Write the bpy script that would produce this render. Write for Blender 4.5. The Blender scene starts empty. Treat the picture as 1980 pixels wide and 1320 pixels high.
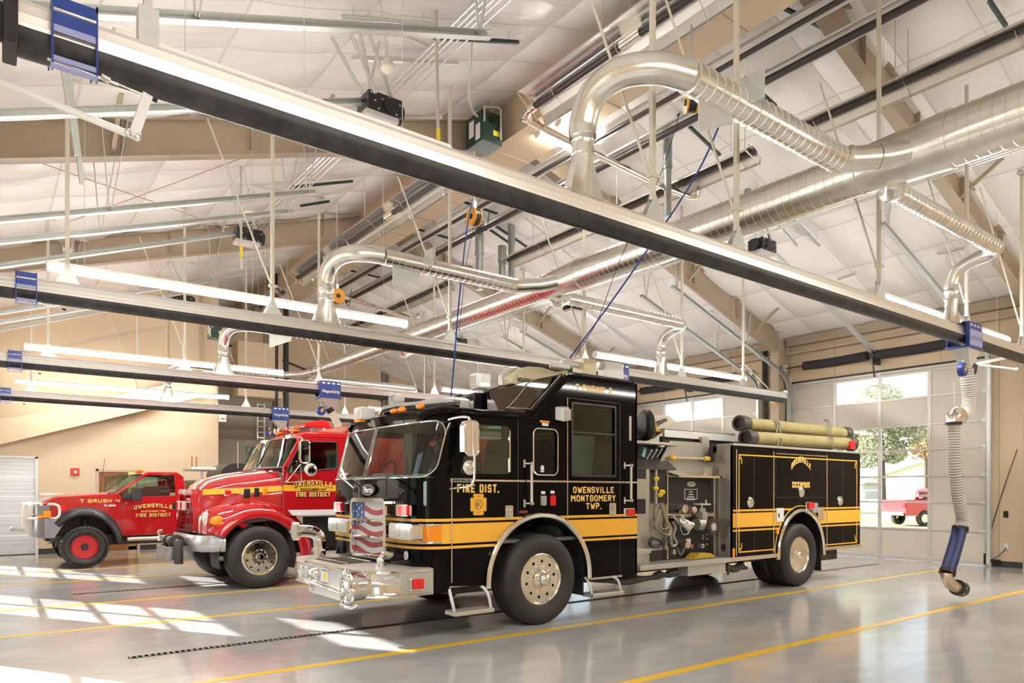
import bpy, bmesh, math, random
from math import sin, cos, pi, radians, atan2, sqrt, hypot
from mathutils import Vector, Matrix
from mathutils.geometry import tessellate_polygon
random.seed(7)
scene = bpy.context.scene
COL = scene.collection

# ------------------------------------------------------------------ camera
FPX, CXP, HZ, EYE = 1360.0, 990.0, 952.0, 1.6
YAW = atan2(1805, 1360)
cam_d = bpy.data.cameras.new('camera'); cam = bpy.data.objects.new('camera', cam_d); COL.objects.link(cam)
cam.location = (0, 0, EYE); cam.rotation_euler = (pi/2, 0, YAW - pi/2)
cam_d.sensor_width = 36; cam_d.lens = 36*FPX/1980; cam_d.shift_y = (HZ - 660)/1980
cam_d.clip_end = 600; scene.camera = cam
scene.view_settings.view_transform = 'Standard'; scene.view_settings.look = 'None'
scene.view_settings.gamma = 1; scene.view_settings.use_curve_mapping = False
scene.view_settings.exposure = 0.62
scene.cycles.max_bounces = 9; scene.cycles.diffuse_bounces = 5; scene.cycles.glossy_bounces = 5
scene.cycles.transparent_max_bounces = 16; scene.cycles.transmission_bounces = 4
scene.cycles.caustics_reflective = False; scene.cycles.caustics_refractive = False
scene.cycles.sample_clamp_indirect = 6

# ------------------------------------------------------------------ sky and sun
SUN_DIR = Vector((0.95, -1.56, -1.0)).normalized()
world = bpy.data.worlds.new('world'); scene.world = world; world.use_nodes = True
wn = world.node_tree; bg = wn.nodes['Background']
sky = wn.nodes.new('ShaderNodeTexSky'); sky.sky_type = 'NISHITA'; sky.sun_disc = False
sky.sun_elevation = math.asin(-SUN_DIR.z); sky.sun_rotation = atan2(-SUN_DIR.x, -SUN_DIR.y)
sky.air_density = 1.0; sky.dust_density = 4.0; sky.ozone_density = 1.0
hz = wn.nodes.new('ShaderNodeMix'); hz.data_type = 'RGBA'; hz.inputs[0].default_value = 0.55
wn.links.new(sky.outputs[0], hz.inputs[6]); hz.inputs[7].default_value = (5.2, 5.5, 6.0, 1)
wn.links.new(hz.outputs[2], bg.inputs[0]); bg.inputs[1].default_value = 0.26
sun_d = bpy.data.lights.new('sun', 'SUN'); sun_d.energy = 16; sun_d.angle = 0.012; sun_d.color = (1, .96, .90)
sun = bpy.data.objects.new('sun', sun_d); COL.objects.link(sun)
sun.rotation_euler = SUN_DIR.to_track_quat('-Z', 'Y').to_euler()
TUBE_STRENGTH = 62.0      # the fluorescent lamps in their fixtures

# ------------------------------------------------------------------ measuring helpers (a pixel of the photograph on a known plane)
_F = Vector((cos(YAW), sin(YAW), 0)); _R = Vector((sin(YAW), -cos(YAW), 0)); _C = Vector((0, 0, EYE))
def _ray(x, y): return _F + _R*((x-CXP)/FPX) + Vector((0, 0, (HZ-y)/FPX))
def oy(x, y, Y): d = _ray(x, y); return _C + d*(Y/d.y)
def ox(x, y, X): d = _ray(x, y); return _C + d*(X/d.x)
def oroof(x, y, off=.2):
    d = _ray(x, y); t = (4.62-off)/(d.z-d.x/3)
    if t < 0 or (_C+d*t).x > 8.05: t = (9.98-off)/(d.z+d.x/3)
    return _C + d*t
def oz(x, y, z=0): d = _ray(x, y); return _C + d*((z-EYE)/d.z)
def sx(px, Y): return oy(px, 900, Y).x

# ------------------------------------------------------------------ materials
_M = {}
def M(name, col=(.8,.8,.8), rough=.5, metal=0., bump=0., bscale=20., var=0., vscale=3., coat=0., emit=None, es=0., alpha=1., detail=3, spec=.5):
    if name in _M: return _M[name]
    m = bpy.data.materials.new(name); m.use_nodes = True; nt = m.node_tree; b = nt.nodes['Principled BSDF']
    b.inputs['Base Color'].default_value = (*col, 1); b.inputs['Roughness'].default_value = rough
    b.inputs['Metallic'].default_value = metal; b.inputs['Coat Weight'].default_value = coat
    b.inputs['Coat Roughness'].default_value = .03; b.inputs['Specular IOR Level'].default_value = spec
    if emit: b.inputs['Emission Color'].default_value = (*emit, 1); b.inputs['Emission Strength'].default_value = es
    if bump or var:
        tc = nt.nodes.new('ShaderNodeTexCoord')
    if var:
        n = nt.nodes.new('ShaderNodeTexNoise'); n.inputs['Scale'].default_value = vscale; n.inputs['Detail'].default_value = detail
        nt.links.new(tc.outputs['Object'], n.inputs['Vector'])
        r = nt.nodes.new('ShaderNodeMapRange'); r.inputs[1].default_value = .3; r.inputs[2].default_value = .7
        r.inputs[3].default_value = 1-var; r.inputs[4].default_value = 1+var
        nt.links.new(n.outputs[0], r.inputs[0])
        mx = nt.nodes.new('ShaderNodeMix'); mx.data_type = 'RGBA'; mx.blend_type = 'MULTIPLY'; mx.inputs[0].default_value = 1
        mx.inputs[6].default_value = (*col, 1); nt.links.new(r.outputs[0], mx.inputs[7]); nt.links.new(mx.outputs[2], b.inputs['Base Color'])
    if bump:
        n2 = nt.nodes.new('ShaderNodeTexNoise'); n2.inputs['Scale'].default_value = bscale; n2.inputs['Detail'].default_value = 3
        nt.links.new(tc.outputs['Object'], n2.inputs['Vector'])
        bp = nt.nodes.new('ShaderNodeBump'); bp.inputs['Strength'].default_value = bump; bp.inputs['Distance'].default_value = .02
        nt.links.new(n2.outputs[0], bp.inputs['Height']); nt.links.new(bp.outputs[0], b.inputs['Normal'])
    _M[name] = m; return m
def math_node(nt, op, a, b=None):
    n = nt.nodes.new('ShaderNodeMath'); n.operation = op
    for i, v in enumerate((a, b)):
        if v is None: continue
        if isinstance(v, (int, float)): n.inputs[i].default_value = v
        else: nt.links.new(v, n.inputs[i])
    return n.outputs[0]
def tread_plate(name, col, rough=.28):
    m = M(name, col, rough, .6); nt = m.node_tree; b = nt.nodes['Principled BSDF']
    tc = nt.nodes.new('ShaderNodeTexCoord'); s = nt.nodes.new('ShaderNodeSeparateXYZ'); nt.links.new(tc.outputs['Object'], s.inputs[0])
    x, y, z = s.outputs
    u = math_node(nt, 'ADD', x, y); v = math_node(nt, 'ADD', z, math_node(nt, 'SUBTRACT', x, y))
    a = math_node(nt, 'SINE', math_node(nt, 'MULTIPLY', math_node(nt, 'ADD', u, z), 190))
    c = math_node(nt, 'SINE', math_node(nt, 'MULTIPLY', math_node(nt, 'ADD', math_node(nt, 'SUBTRACT', z, x), math_node(nt, 'MULTIPLY', y, .35)), 190))
    p = math_node(nt, 'MULTIPLY', a, c)
    st = nt.nodes.new('ShaderNodeMapRange'); st.inputs[1].default_value = .1; st.inputs[2].default_value = .5; nt.links.new(p, st.inputs[0])
    cm = nt.nodes.new('ShaderNodeMix'); cm.data_type = 'RGBA'; nt.links.new(st.outputs[0], cm.inputs[0])
    cm.inputs[6].default_value = (col[0]*.55, col[1]*.55, col[2]*.55, 1); cm.inputs[7].default_value = (*col, 1); nt.links.new(cm.outputs[2], b.inputs['Base Color'])  # gaps tinted darker: relief shading put into the colour, bump alone barely shows
    bp = nt.nodes.new('ShaderNodeBump'); bp.inputs['Strength'].default_value = .75; bp.inputs['Distance'].default_value = .006
    nt.links.new(st.outputs[0], bp.inputs['Height']); nt.links.new(bp.outputs[0], b.inputs['Normal'])
    return m
def glass_mat(name, tint=(.9,.95,.92), mixf=.10, rough=.02):
    if name in _M: return _M[name]
    m = bpy.data.materials.new(name); m.use_nodes = True; nt = m.node_tree
    for n in list(nt.nodes):
        if n.type != 'OUTPUT_MATERIAL': nt.nodes.remove(n)
    out = [n for n in nt.nodes][0]
    t = nt.nodes.new('ShaderNodeBsdfTransparent'); t.inputs[0].default_value = (*tint, 1)
    g = nt.nodes.new('ShaderNodeBsdfGlossy'); g.inputs['Roughness'].default_value = rough; g.inputs[0].default_value = (1, 1, 1, 1)
    lw = nt.nodes.new('ShaderNodeLayerWeight'); lw.inputs[0].default_value = .5
    f = math_node(nt, 'ADD', math_node(nt, 'MULTIPLY', math_node(nt, 'POWER', lw.outputs['Facing'], 4), .6), mixf)
    mx = nt.nodes.new('ShaderNodeMixShader'); nt.links.new(f, mx.inputs[0]); nt.links.new(t.outputs[0], mx.inputs[1]); nt.links.new(g.outputs[0], mx.inputs[2])
    nt.links.new(mx.outputs[0], out.inputs[0]); _M[name] = m; return m

BEIGE = M('beige_wall_paint', (.64,.505,.345), .55, var=.05, vscale=.6)
STEEL = M('tan_frame_paint', (.45,.365,.27), .5, var=.06, vscale=1.5)
GALV = M('galvanized_steel', (.74,.77,.75), .38, .65, var=.05, vscale=18)
GALVD = M('duct_galvanized', (.86,.85,.80), .25, .96, bump=.06, bscale=6, var=.08, vscale=6)
ALU = M('rail_aluminium', (.88,.86,.83), .34, .75)
WHITE = M('white_enamel', (.78,.76,.70), .35)
BLACK = M('black_rubber', (.018,.017,.018), .55, var=.3, vscale=6)
RUBSEAL = M('scuffed_black_seal', (.028,.027,.028), .42, var=.6, vscale=9, detail=6)
DARK = M('black_plastic', (.012,.012,.012), .4)
GREENST = M('dark_green_strut', (.02,.05,.038), .45)
CHROME = M('chrome', (.93,.92,.90), .06, 1)
POLISH = M('polished_aluminium', (.93,.88,.78), .13, 1)
BLUE = M('blue_enamel', (.02,.055,.30), .3)
LAV = M('pale_blue_enamel', (.36,.38,.66), .35)
YEL = M('yellow_paint', (.90,.50,.03), .4)
ORANGE = M('amber_lens', (.95,.30,.01), .15, coat=.6)
REDL = M('red_lens', (.75,.008,.012), .12, coat=.6)
GREY = M('grey_paint', (.34,.34,.33), .5)

# ------------------------------------------------------------------ mesh collector
class MB:
    def __init__(s): s.v = []; s.f = []; s.mi = []; s.sm = []
    def add(s, vs, fs, mi=0, smooth=False):
        n = len(s.v); s.v += [Vector(v) for v in vs]
        for f in fs: s.f.append([i+n for i in f]); s.mi.append(mi); s.sm.append(smooth)
        return s
    def box(s, a, b, mi=0):
        x0,y0,z0 = [min(p,q) for p,q in zip(a,b)]; x1,y1,z1 = [max(p,q) for p,q in zip(a,b)]
        vs = [(x0,y0,z0),(x1,y0,z0),(x1,y1,z0),(x0,y1,z0),(x0,y0,z1),(x1,y0,z1),(x1,y1,z1),(x0,y1,z1)]
        return s.add(vs, [(0,3,2,1),(4,5,6,7),(0,1,5,4),(1,2,6,5),(2,3,7,6),(3,0,4,7)], mi)
    def cb(s, c, sz, mi=0):
        return s.box([c[i]-sz[i]/2 for i in range(3)], [c[i]+sz[i]/2 for i in range(3)], mi)
    def beam(s, a, b, w, h, mi=0, up=(0,0,1)):
        a = Vector(a); b = Vector(b); d = (b-a).normalized(); u = Vector(up)
        if abs(d.dot(u)) > .99: u = Vector((1,0,0))
        r = d.cross(u).normalized(); u = r.cross(d).normalized()
        vs = [p + r*(i*w/2) + u*(j*h/2) for p in (a,b) for (i,j) in ((-1,-1),(1,-1),(1,1),(-1,1))]
        return s.add(vs, [(0,3,2,1),(4,5,6,7),(0,1,5,4),(1,2,6,5),(2,3,7,6),(3,0,4,7)], mi)
    def channel(s, a, b, w, h, t=.004, mi=0, up=(0,0,1), openup=False):
        """U channel: web + two flanges, opening sideways along its width direction"""
        a = Vector(a); b = Vector(b); d = (b-a).normalized(); u = Vector(up)
        if abs(d.dot(u)) > .99: u = Vector((1,0,0))
        r = d.cross(u).normalized(); u = r.cross(d).normalized()
        if openup: r, u = u, r
        for c0, ww, hh in ((r*(w/2-t/2), t, h), (u*(h/2-t/2), w, t), (u*(-h/2+t/2), w, t)):
            vs = [p + c0 + r*(i*ww/2) + u*(j*hh/2) for p in (a,b) for (i,j) in ((-1,-1),(1,-1),(1,1),(-1,1))]
            s.add(vs, [(0,3,2,1),(4,5,6,7),(0,1,5,4),(1,2,6,5),(2,3,7,6),(3,0,4,7)], mi)
        return s
    def lathe(s, prof, o, axis, seg=32, mi=0, smooth=True, cap=True):
        o = Vector(o); ax = Vector(axis).normalized(); t = Vector((0,0,1)) if abs(ax.z) < .9 else Vector((1,0,0))
        e1 = ax.cross(t).normalized(); e2 = ax.cross(e1)
        vs = []; n = len(prof)
        for a, r in prof:
            for k in range(seg):
                an = 2*pi*k/seg; vs.append(o + ax*a + (e1*cos(an)+e2*sin(an))*r)
        fs = [(i*seg+k, i*seg+(k+1) % seg, (i+1)*seg+(k+1) % seg, (i+1)*seg+k) for i in range(n-1) for k in range(seg)]
        s.add(vs, fs, mi, smooth)
        if cap:
            b = len(s.v)-len(vs)
            for i in (0, n-1):
                if prof[i][1] > 1e-4: s.f.append([b+i*seg+k for k in range(seg)]); s.mi.append(mi); s.sm.append(False)
        return s
    def cyl(s, a, b, r, r2=None, seg=16, mi=0):
        a = Vector(a); b = Vector(b); L = (b-a).length
        return s.lathe([(0, r), (L, r if r2 is None else r2)], a, b-a, seg, mi)
    def sph(s, c, r, seg=16, mi=0, sc=(1,1,1)):
        n = len(s.v); s.lathe([(-r*cos(pi*i/8), max(r*sin(pi*i/8), 1e-5)) for i in range(9)], (0,0,0), (0,0,1), seg, mi, cap=False)
        for i in range(n, len(s.v)): v = s.v[i]; s.v[i] = Vector((v.x*sc[0]+c[0], v.y*sc[1]+c[1], v.z*sc[2]+c[2]))
        return s
    def tube(s, path, r, seg=12, mi=0, n=0, ribs=0, mi2=None, rib_h=.12, closed=False, flat=None):
        P = [Vector(p) for p in path]
        if n: P = spline(P, n)
        if ribs: P = resample(P, ribs)
        N = len(P); rings = []; d0 = (P[1]-P[0]).normalized()
        t = Vector((0,0,1)) if abs(d0.z) < .9 else Vector((1,0,0)); e = d0.cross(t).normalized()
        for i in range(N):
            d = (P[min(i+1,N-1)]-P[max(i-1,0)]).normalized(); e = (e - d*e.dot(d)).normalized(); f = d.cross(e)
            rr = r(i/(N-1)) if callable(r) else r
            if ribs and i % 2: rr *= 1-rib_h
            rings.append([P[i] + (e*cos(2*pi*k/seg) + f*sin(2*pi*k/seg)*(flat or 1))*rr for k in range(seg)])
        base = len(s.v)
        for i in range(N-1):
            mm = mi2 if (mi2 is not None and i % 4 == 1) else mi
            s.f += [[base+i*seg+k, base+i*seg+(k+1) % seg, base+(i+1)*seg+(k+1) % seg, base+(i+1)*seg+k] for k in range(seg)]
            s.mi += [mm]*seg; s.sm += [True]*seg
        s.v += [v for rg in rings for v in rg]
        for i in (0, N-1): s.f.append([base+i*seg+k for k in range(seg)]); s.mi.append(mi); s.sm.append(False)
        return s
    def prism(s, pts, plane, a, b, mi=0):
        """polygon pts in a plane ('xz' at y=a..b, 'yz' at x=a..b, 'xy' at z=a..b)"""
        mk = {'xz': lambda p, t: (p[0], t, p[1]), 'yz': lambda p, t: (t, p[0], p[1]), 'xy': lambda p, t: (p[0], p[1], t)}[plane]
        return s.plate(pts, [], mk, a, b, mi)
    def plate(s, outer, holes, mk, a, b, mi=0):
        if isinstance(mk, str): mk = {'xz': lambda p, t: (p[0], t, p[1]), 'yz': lambda p, t: (t, p[0], p[1]), 'xy': lambda p, t: (p[0], p[1], t)}[mk]
        loops = [outer]+list(holes); flat = [p for l in loops for p in l]
        tr = tessellate_polygon([[Vector((p[0], p[1], 0)) for p in l] for l in loops])
        n = len(flat); vs = [mk(p, a) for p in flat] + [mk(p, b) for p in flat]
        fs = [tuple(t) for t in tr] + [tuple(i+n for i in reversed(t)) for t in tr]; k = 0
        for l in loops:
            m = len(l); fs += [(k+i, k+(i+1) % m, n+k+(i+1) % m, n+k+i) for i in range(m)]; k += m
        return s.add(vs, fs, mi)
    def loft(s, secs, mi=0, smooth=True, closed=False, caps=False, mif=None):
        n = len(secs[0]); vs = [p for sc in secs for p in sc]; base = len(s.v)
        s.v += [Vector(v) for v in vs]; m = n if closed else n-1
        for i in range(len(secs)-1):
            for k in range(m):
                s.f.append([base+i*n+k, base+i*n+(k+1) % n, base+(i+1)*n+(k+1) % n, base+(i+1)*n+k])
                s.mi.append(mif(i, k) if mif else mi); s.sm.append(smooth)
        if caps:
            for i in (0, len(secs)-1): s.f.append([base+i*n+k for k in range(n)]); s.mi.append(mi); s.sm.append(False)
        return s
    def mirror_y(s, ym):
        n = len(s.v); s.v += [Vector((v.x, 2*ym-v.y, v.z)) for v in s.v]
        k = len(s.f); s.f += [[i+n for i in reversed(f)] for f in s.f[:k]]; s.mi += s.mi[:k]; s.sm += s.sm[:k]; return s
def spline(P, n):
    out = []; Q = [P[0]]+list(P)+[P[-1]]
    for i in range(1, len(Q)-2):
        p0, p1, p2, p3 = Q[i-1], Q[i], Q[i+1], Q[i+2]
        for k in range(n):
            t = k/n; out.append(.5*((2*p1)+(p2-p0)*t+(2*p0-5*p1+4*p2-p3)*t*t+(3*p1-p0-3*p2+p3)*t**3))
    return out+[P[-1]]
def resample(P, step):
    L = [0]
    for a, b in zip(P, P[1:]): L.append(L[-1]+(b-a).length)
    n = max(2, int(L[-1]/step)); out = []; j = 0
    for i in range(n+1):
        t = L[-1]*i/n
        while j < len(L)-2 and L[j+1] < t: j += 1
        u = (t-L[j])/max(L[j+1]-L[j], 1e-9); out.append(P[j].lerp(P[j+1], min(u, 1)))
    return out
def rrect(x0, z0, x1, z1, r=.05, k=5):
    pts = []
    for cx, cz, a in ((x1-r, z1-r, 0), (x0+r, z1-r, 90), (x0+r, z0+r, 180), (x1-r, z0+r, 270)):
        for i in range(k+1): an = radians(a+90*i/k); pts.append((cx+r*cos(an), cz+r*sin(an)))
    return pts
def rpoly(pts, r=.05, k=4):
    out = []; n = len(pts)
    for i in range(n):
        p = Vector(pts[i]); a = Vector(pts[i-1])-p; b = Vector(pts[(i+1) % n])-p
        d = min(r, a.length*.45, b.length*.45); A = p+a.normalized()*d; B = p+b.normalized()*d
        for j in range(k+1): t = j/k; out.append(tuple(A*(1-t)**2 + p*2*t*(1-t) + B*t*t))
    return out

def org(o):
    v = Vector((0,0,0))
    while o: v = v + o.location; o = o.parent
    return v
def tag(o, label=None, cat=None, group=None, kind=None):
    if label: o['label'] = label
    if cat: o['category'] = cat
    if group: o['group'] = group
    if kind: o['kind'] = kind
    return o
def islands(mb):
    par = list(range(len(mb.v)))
    def fd(a):
        while par[a] != a: par[a] = par[par[a]]; a = par[a]
        return a
    for f in mb.f:
        r = fd(f[0])
        for i in f[1:]: par[fd(i)] = r
    out = {}
    for k, f in enumerate(mb.f):
        r = fd(f[0]); m = out.get(r)
        if m is None: m = out[r] = (MB(), {})
        b, mp = m
        for i in f:
            if i not in mp: mp[i] = len(b.v); b.v.append(mb.v[i])
        b.f.append([mp[i] for i in f]); b.mi.append(mb.mi[k]); b.sm.append(mb.sm[k])
    return [m[0] for m in out.values()]
def build_each(mb, name, mats, parent=None, **k):
    return [build(m, name, mats, parent, **k) for m in islands(mb)]
def build(mb, name, mats, parent=None, label=None, cat=None, group=None, kind=None, bevel=0, at=None, ang=35, bseg=2):
    me = bpy.data.meshes.new(name); o = bpy.data.objects.new(name, me); COL.objects.link(o)
    if parent: o.parent = parent; off = org(parent)
    elif at is not None: off = Vector(at); o.location = off
    else: off = Vector((0,0,0))
    me.from_pydata([tuple(v-off) for v in mb.v], [], mb.f)
    for m in (mats if isinstance(mats, (list, tuple)) else [mats]): me.materials.append(m)
    me.polygons.foreach_set('material_index', mb.mi); me.polygons.foreach_set('use_smooth', mb.sm)
    bm = bmesh.new(); bm.from_mesh(me); bmesh.ops.recalc_face_normals(bm, faces=bm.faces); bm.to_mesh(me); bm.free()
    if any(mb.sm): me.set_sharp_from_angle(angle=radians(ang))
    me.update()
    if bevel:
        b = o.modifiers.new('bevel', 'BEVEL'); b.width = bevel; b.segments = bseg; b.limit_method = 'ANGLE'; b.angle_limit = radians(40)
    tag(o, label, cat, group, kind); return o
def thing(name, label, cat, loc, group=None):
    o = bpy.data.objects.new(name, None); COL.objects.link(o); o.location = loc; o.empty_display_size = .2
    return tag(o, label, cat, group)
def clone(o, delta, parent=None):
    c = o.copy(); COL.objects.link(c); c.parent = parent
    if parent is None: c.location = o.location + Vector(delta)
    for ch in list(o.children): clone(ch, (0,0,0), c)
    return c
def text(s, size, fn, mat, parent, name='lettering', bold=0.0, width=None, arc=0., label=None, ext=.002, shear=0, spacing=1.0, font_h=None):
    """fn(u, v, w) -> world point; u right, v up, w towards the viewer"""
    cu = bpy.data.curves.new('t', 'FONT'); cu.body = s; cu.size = size; cu.align_x = 'CENTER'; cu.align_y = 'CENTER'
    cu.offset = bold; cu.extrude = ext; cu.resolution_u = 3; cu.shear = shear; cu.space_character = spacing
    ob = bpy.data.objects.new('t', cu); COL.objects.link(ob)
    me = bpy.data.meshes.new_from_object(ob); COL.objects.unlink(ob); bpy.data.objects.remove(ob)
    xs = [v.co.x for v in me.vertices]; ys = [v.co.y for v in me.vertices]
    if not xs: return None
    k = 1 if width is None else width/(max(xs)-min(xs)); xm = (max(xs)+min(xs))/2; ym = (max(ys)+min(ys))/2
    kh = 1 if font_h is None else font_h/(max(ys)-min(ys))
    off = org(parent); w2 = (max(xs)-min(xs))*k/2
    for v in me.vertices:
        u = (v.co.x-xm)*k; vv = (v.co.y-ym)*kh
        if arc: vv += arc*(1-(u/w2)**2) * (1)
        v.co = Vector(fn(u, vv, v.co.z+ext)) - off
    me.materials.clear(); me.materials.append(mat); me.name = name
    o = bpy.data.objects.new(name, me); COL.objects.link(o); o.parent = parent
    if label: o['label'] = label
    return o
def on_y(x, y, z):   # lettering on a plane facing -Y (the near side)
    return lambda u, v, w: (x+u, y-w, z+v)
def on_x(x, y, z):   # lettering on a plane facing -X
    return lambda u, v, w: (x-w, y-u, z+v)

# ------------------------------------------------------------------ shell
XL, XR, YN, YE, YF = -.65, 17.5, -6.4, 22.0, 27.9
RX = 8.05
def roof(x): return 6.22 + x/3 if x < RX else 5.78 + (17.4-x)/3
def floor_mat():
    m = M('sealed_concrete', (.36,.345,.32), .2); nt = m.node_tree; b = nt.nodes['Principled BSDF']
    tc = nt.nodes.new('ShaderNodeTexCoord')
    def noise(sc, det, sx_=1, sy_=1, dist=0):
        mp = nt.nodes.new('ShaderNodeMapping'); mp.inputs['Scale'].default_value = (sx_, sy_, 1); nt.links.new(tc.outputs['Object'], mp.inputs[0])
        n = nt.nodes.new('ShaderNodeTexNoise'); n.inputs['Scale'].default_value = sc; n.inputs['Detail'].default_value = det; n.inputs['Distortion'].default_value = dist
        nt.links.new(mp.outputs[0], n.inputs[0]); return n.outputs[0]
    a = noise(.45, 6, .6, 1, .5); c = noise(5, 8, .5, 1)
    rp = nt.nodes.new('ShaderNodeValToRGB'); nt.links.new(a, rp.inputs[0])
    rp.color_ramp.elements[0].position = .35; rp.color_ramp.elements[0].color = (.43,.425,.42,1)
    rp.color_ramp.elements[1].position = .65; rp.color_ramp.elements[1].color = (.62,.61,.59,1)
    mx = nt.nodes.new('ShaderNodeMix'); mx.data_type = 'RGBA'; mx.blend_type = 'MULTIPLY'; mx.inputs[0].default_value = .35
    nt.links.new(rp.outputs[0], mx.inputs[6]); nt.links.new(c, mx.inputs[7]); nt.links.new(mx.outputs[2], b.inputs['Base Color'])
    r = nt.nodes.new('ShaderNodeMapRange'); r.inputs[3].default_value = .06; r.inputs[4].default_value = .20; nt.links.new(noise(2.2, 5, .4, 1), r.inputs[0])
    nt.links.new(r.outputs[0], b.inputs['Roughness'])
    bp = nt.nodes.new('ShaderNodeBump'); bp.inputs['Strength'].default_value = .02; bp.inputs['Distance'].default_value = .02
    nt.links.new(noise(7, 4), bp.inputs['Height']); nt.links.new(bp.outputs[0], b.inputs['Normal']); b.inputs['Specular IOR Level'].default_value = .75
    return m
FLOOR = floor_mat()
build(MB().box((XL, YN, -.15), (XR, YF, 0)), 'floor', FLOOR, kind='structure')
def insul_mat():
    m = M('white_vinyl_insulation', (.90,.88,.86), .33); nt = m.node_tree; b = nt.nodes['Principled BSDF']
    tc = nt.nodes.new('ShaderNodeTexCoord'); mp = nt.nodes.new('ShaderNodeMapping'); mp.inputs['Scale'].default_value = (.7, 3.2, .7); nt.links.new(tc.outputs['Object'], mp.inputs[0])
    n = nt.nodes.new('ShaderNodeTexNoise'); n.inputs['Scale'].default_value = 1.6; n.inputs['Detail'].default_value = 6; n.inputs['Distortion'].default_value = 1.2
    nt.links.new(mp.outputs[0], n.inputs[0])
    bp = nt.nodes.new('ShaderNodeBump'); bp.inputs['Strength'].default_value = .6; bp.inputs['Distance'].default_value = .04
    nt.links.new(n.outputs[0], bp.inputs['Height']); nt.links.new(bp.outputs[0], b.inputs['Normal']); return m
INS = insul_mat()
# quilted roof insulation: it sags between purlins and cross seams
mb = MB()
fr_ = [0, .013, .05, .14, .27, .42, .58, .73, .86, .95, .987]
for side in (0, 1):
    xa, xb = (XL, RX) if side == 0 else (RX, XR); g = []
    xs = [(RX-(k+f)*1.42 if side == 0 else RX+(k+f)*1.42, f) for k in range(8) for f in fr_]; xs = sorted([(x, f) for x, f in xs if xa < x < xb]+[(xa, 0), (xb, 0)])
    ys = [(YN+(k+f)*1.02, f) for k in range(34) for f in fr_]; ys = [(y, f) for y, f in ys if y < YF]+[(YF, 0)]
    hat = lambda f: (1-abs(2*f-1)**2.4)
    for y, fy in ys:
        for x, fx in xs:
            ed = min(1, min(x-xa if side == 0 else 9, xb-x if side else 9)/1.2+.15)
            g.append((x, y, roof(x)-(.035*hat(fx)+.085*hat(fy)*(.3+.7*hat(fx)))*ed))
    nx, ny = len(xs)-1, len(ys)-1
    for j in range(ny):
        for i in range(nx):
            seam = ys[j+1][0]-ys[j][0] < .02 or xs[i+1][0]-xs[i][0] < .025
            mb.f.append([len(mb.v)+k for k in (j*(nx+1)+i, j*(nx+1)+i+1, (j+1)*(nx+1)+i+1, (j+1)*(nx+1)+i)]); mb.mi.append(1 if seam else 0); mb.sm.append(True)
    mb.v += [Vector(v) for v in g]
build(mb, 'ceiling', [INS, M('insulation_seam', (.74,.715,.69), .5)], kind='structure', ang=12)
build(MB().prism([(XL-.2, roof(XL)+.02), (RX, roof(RX)+.05), (XR+.2, roof(XR)+.02), (XR+.2, roof(XR)+.25), (RX, roof(RX)+.35), (XL-.2, roof(XL)+.25)], 'xz', YN-.2, YF+.2), 'ceiling_deck', STEEL, kind='structure')

# overhead doors ------------------------------------------------
DZ = [0, .745, 1.375, 1.98, 2.6, 3.18, 3.83, 4.42]; DH = 4.54; DW = 2.285
PANEL = M('door_panel_paint', (.60,.555,.475), .3, var=.04, vscale=.8); DFR = M('door_frame_metal', (.60,.585,.55), .38, .35)
GL = glass_mat('door_glass', (.96,.98,.98), .02)
YD = [2.65, 8.315, 13.99, 19.66]
def door(n, X, yc, sg):
    fr = MB(); pn = MB(); gls = []
    ys = [yc-DW, yc-1.13, yc, yc+1.13, yc+DW]; w = .04
    x0 = X-sg*.0; x1 = X+sg*.05; xi = X-sg*.0
    zz = DZ+[DH]
    for k, z in enumerate(DZ[1:]+[DH-.04]): fr.box((X-sg*.012, yc-DW, z-.022), (X+sg*.05, yc+DW, z+.022))
    fr.box((X-sg*.012, yc-DW, .012), (X+sg*.05, yc+DW, .10))
    for y in ys: fr.box((X-sg*.010, y-w, .0), (X+sg*.05, y+w, DH))
    o = build(fr, 'door_%d' % n, DFR, kind='structure', at=(X, yc, 0), bevel=.004)
    for r in range(8):
        z0 = DZ[r]; z1 = zz[r+1]
        for c in range(4):
            if c in (1, 2) and r in (1, 2, 3, 4, 6):
                g = MB().box((X+sg*.02, ys[c]+w, z0+.02), (X+sg*.026, ys[c+1]-w, z1-.02)); build(g, 'window_pane', GL, o)
            else: pn.box((X+sg*.01, ys[c]+w*.8, z0+.02), (X+sg*.045, ys[c+1]-w*.8, z1-.02))
    build(pn, 'panel', PANEL, o)
    # hinges / rollers at the section joints
    h = MB()
    for z in DZ[1:]:
        for y in (yc-DW+.03, yc+DW-.03):
            h.box((X-sg*.03, y-.05, z-.045), (X-sg*.012, y+.05, z+.045)); h.cyl((X-sg*.03, y-.09, z), (X-sg*.03, y+.09, z), .012, seg=8)
    build(h, 'hinge', GALV, o)
    return o
def wall_x(name, X, sg, YD):
    holes = [[(y-DW, 0.001), (y+DW, 0.001), (y+DW, DH), (y-DW, DH)] for y in YD]
    mb = MB(); zt = roof(X)+.1; y = YN
    for yd in YD:
        mb.box((X, y, 0), (X+sg*.2, yd-DW, zt)); mb.box((X, yd-DW, DH), (X+sg*.2, yd+DW, zt)); y = yd+DW
    mb.box((X, y, 0), (X+sg*.2, YF, zt))
    # liner panel joints
    o = build(mb, name, BEIGE, kind='structure')
    return o
wall_x('wall_left', XL, -1, YD); wall_x('wall_right', XR, 1, YD[1:])
for i, y in enumerate(YD): door(i+1, XL, y, -1)
for i, y in enumerate(YD[1:]): door(i+5, XR, y, 1)
def gable(x0, x1, top=.1):
    xs = [x for x in (x0, RX, x1) if x0 <= x <= x1]; return [(x0, 0)]+[(x1, 0)]+[(x, roof(x)+top) for x in sorted(set(xs), reverse=True)]
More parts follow.
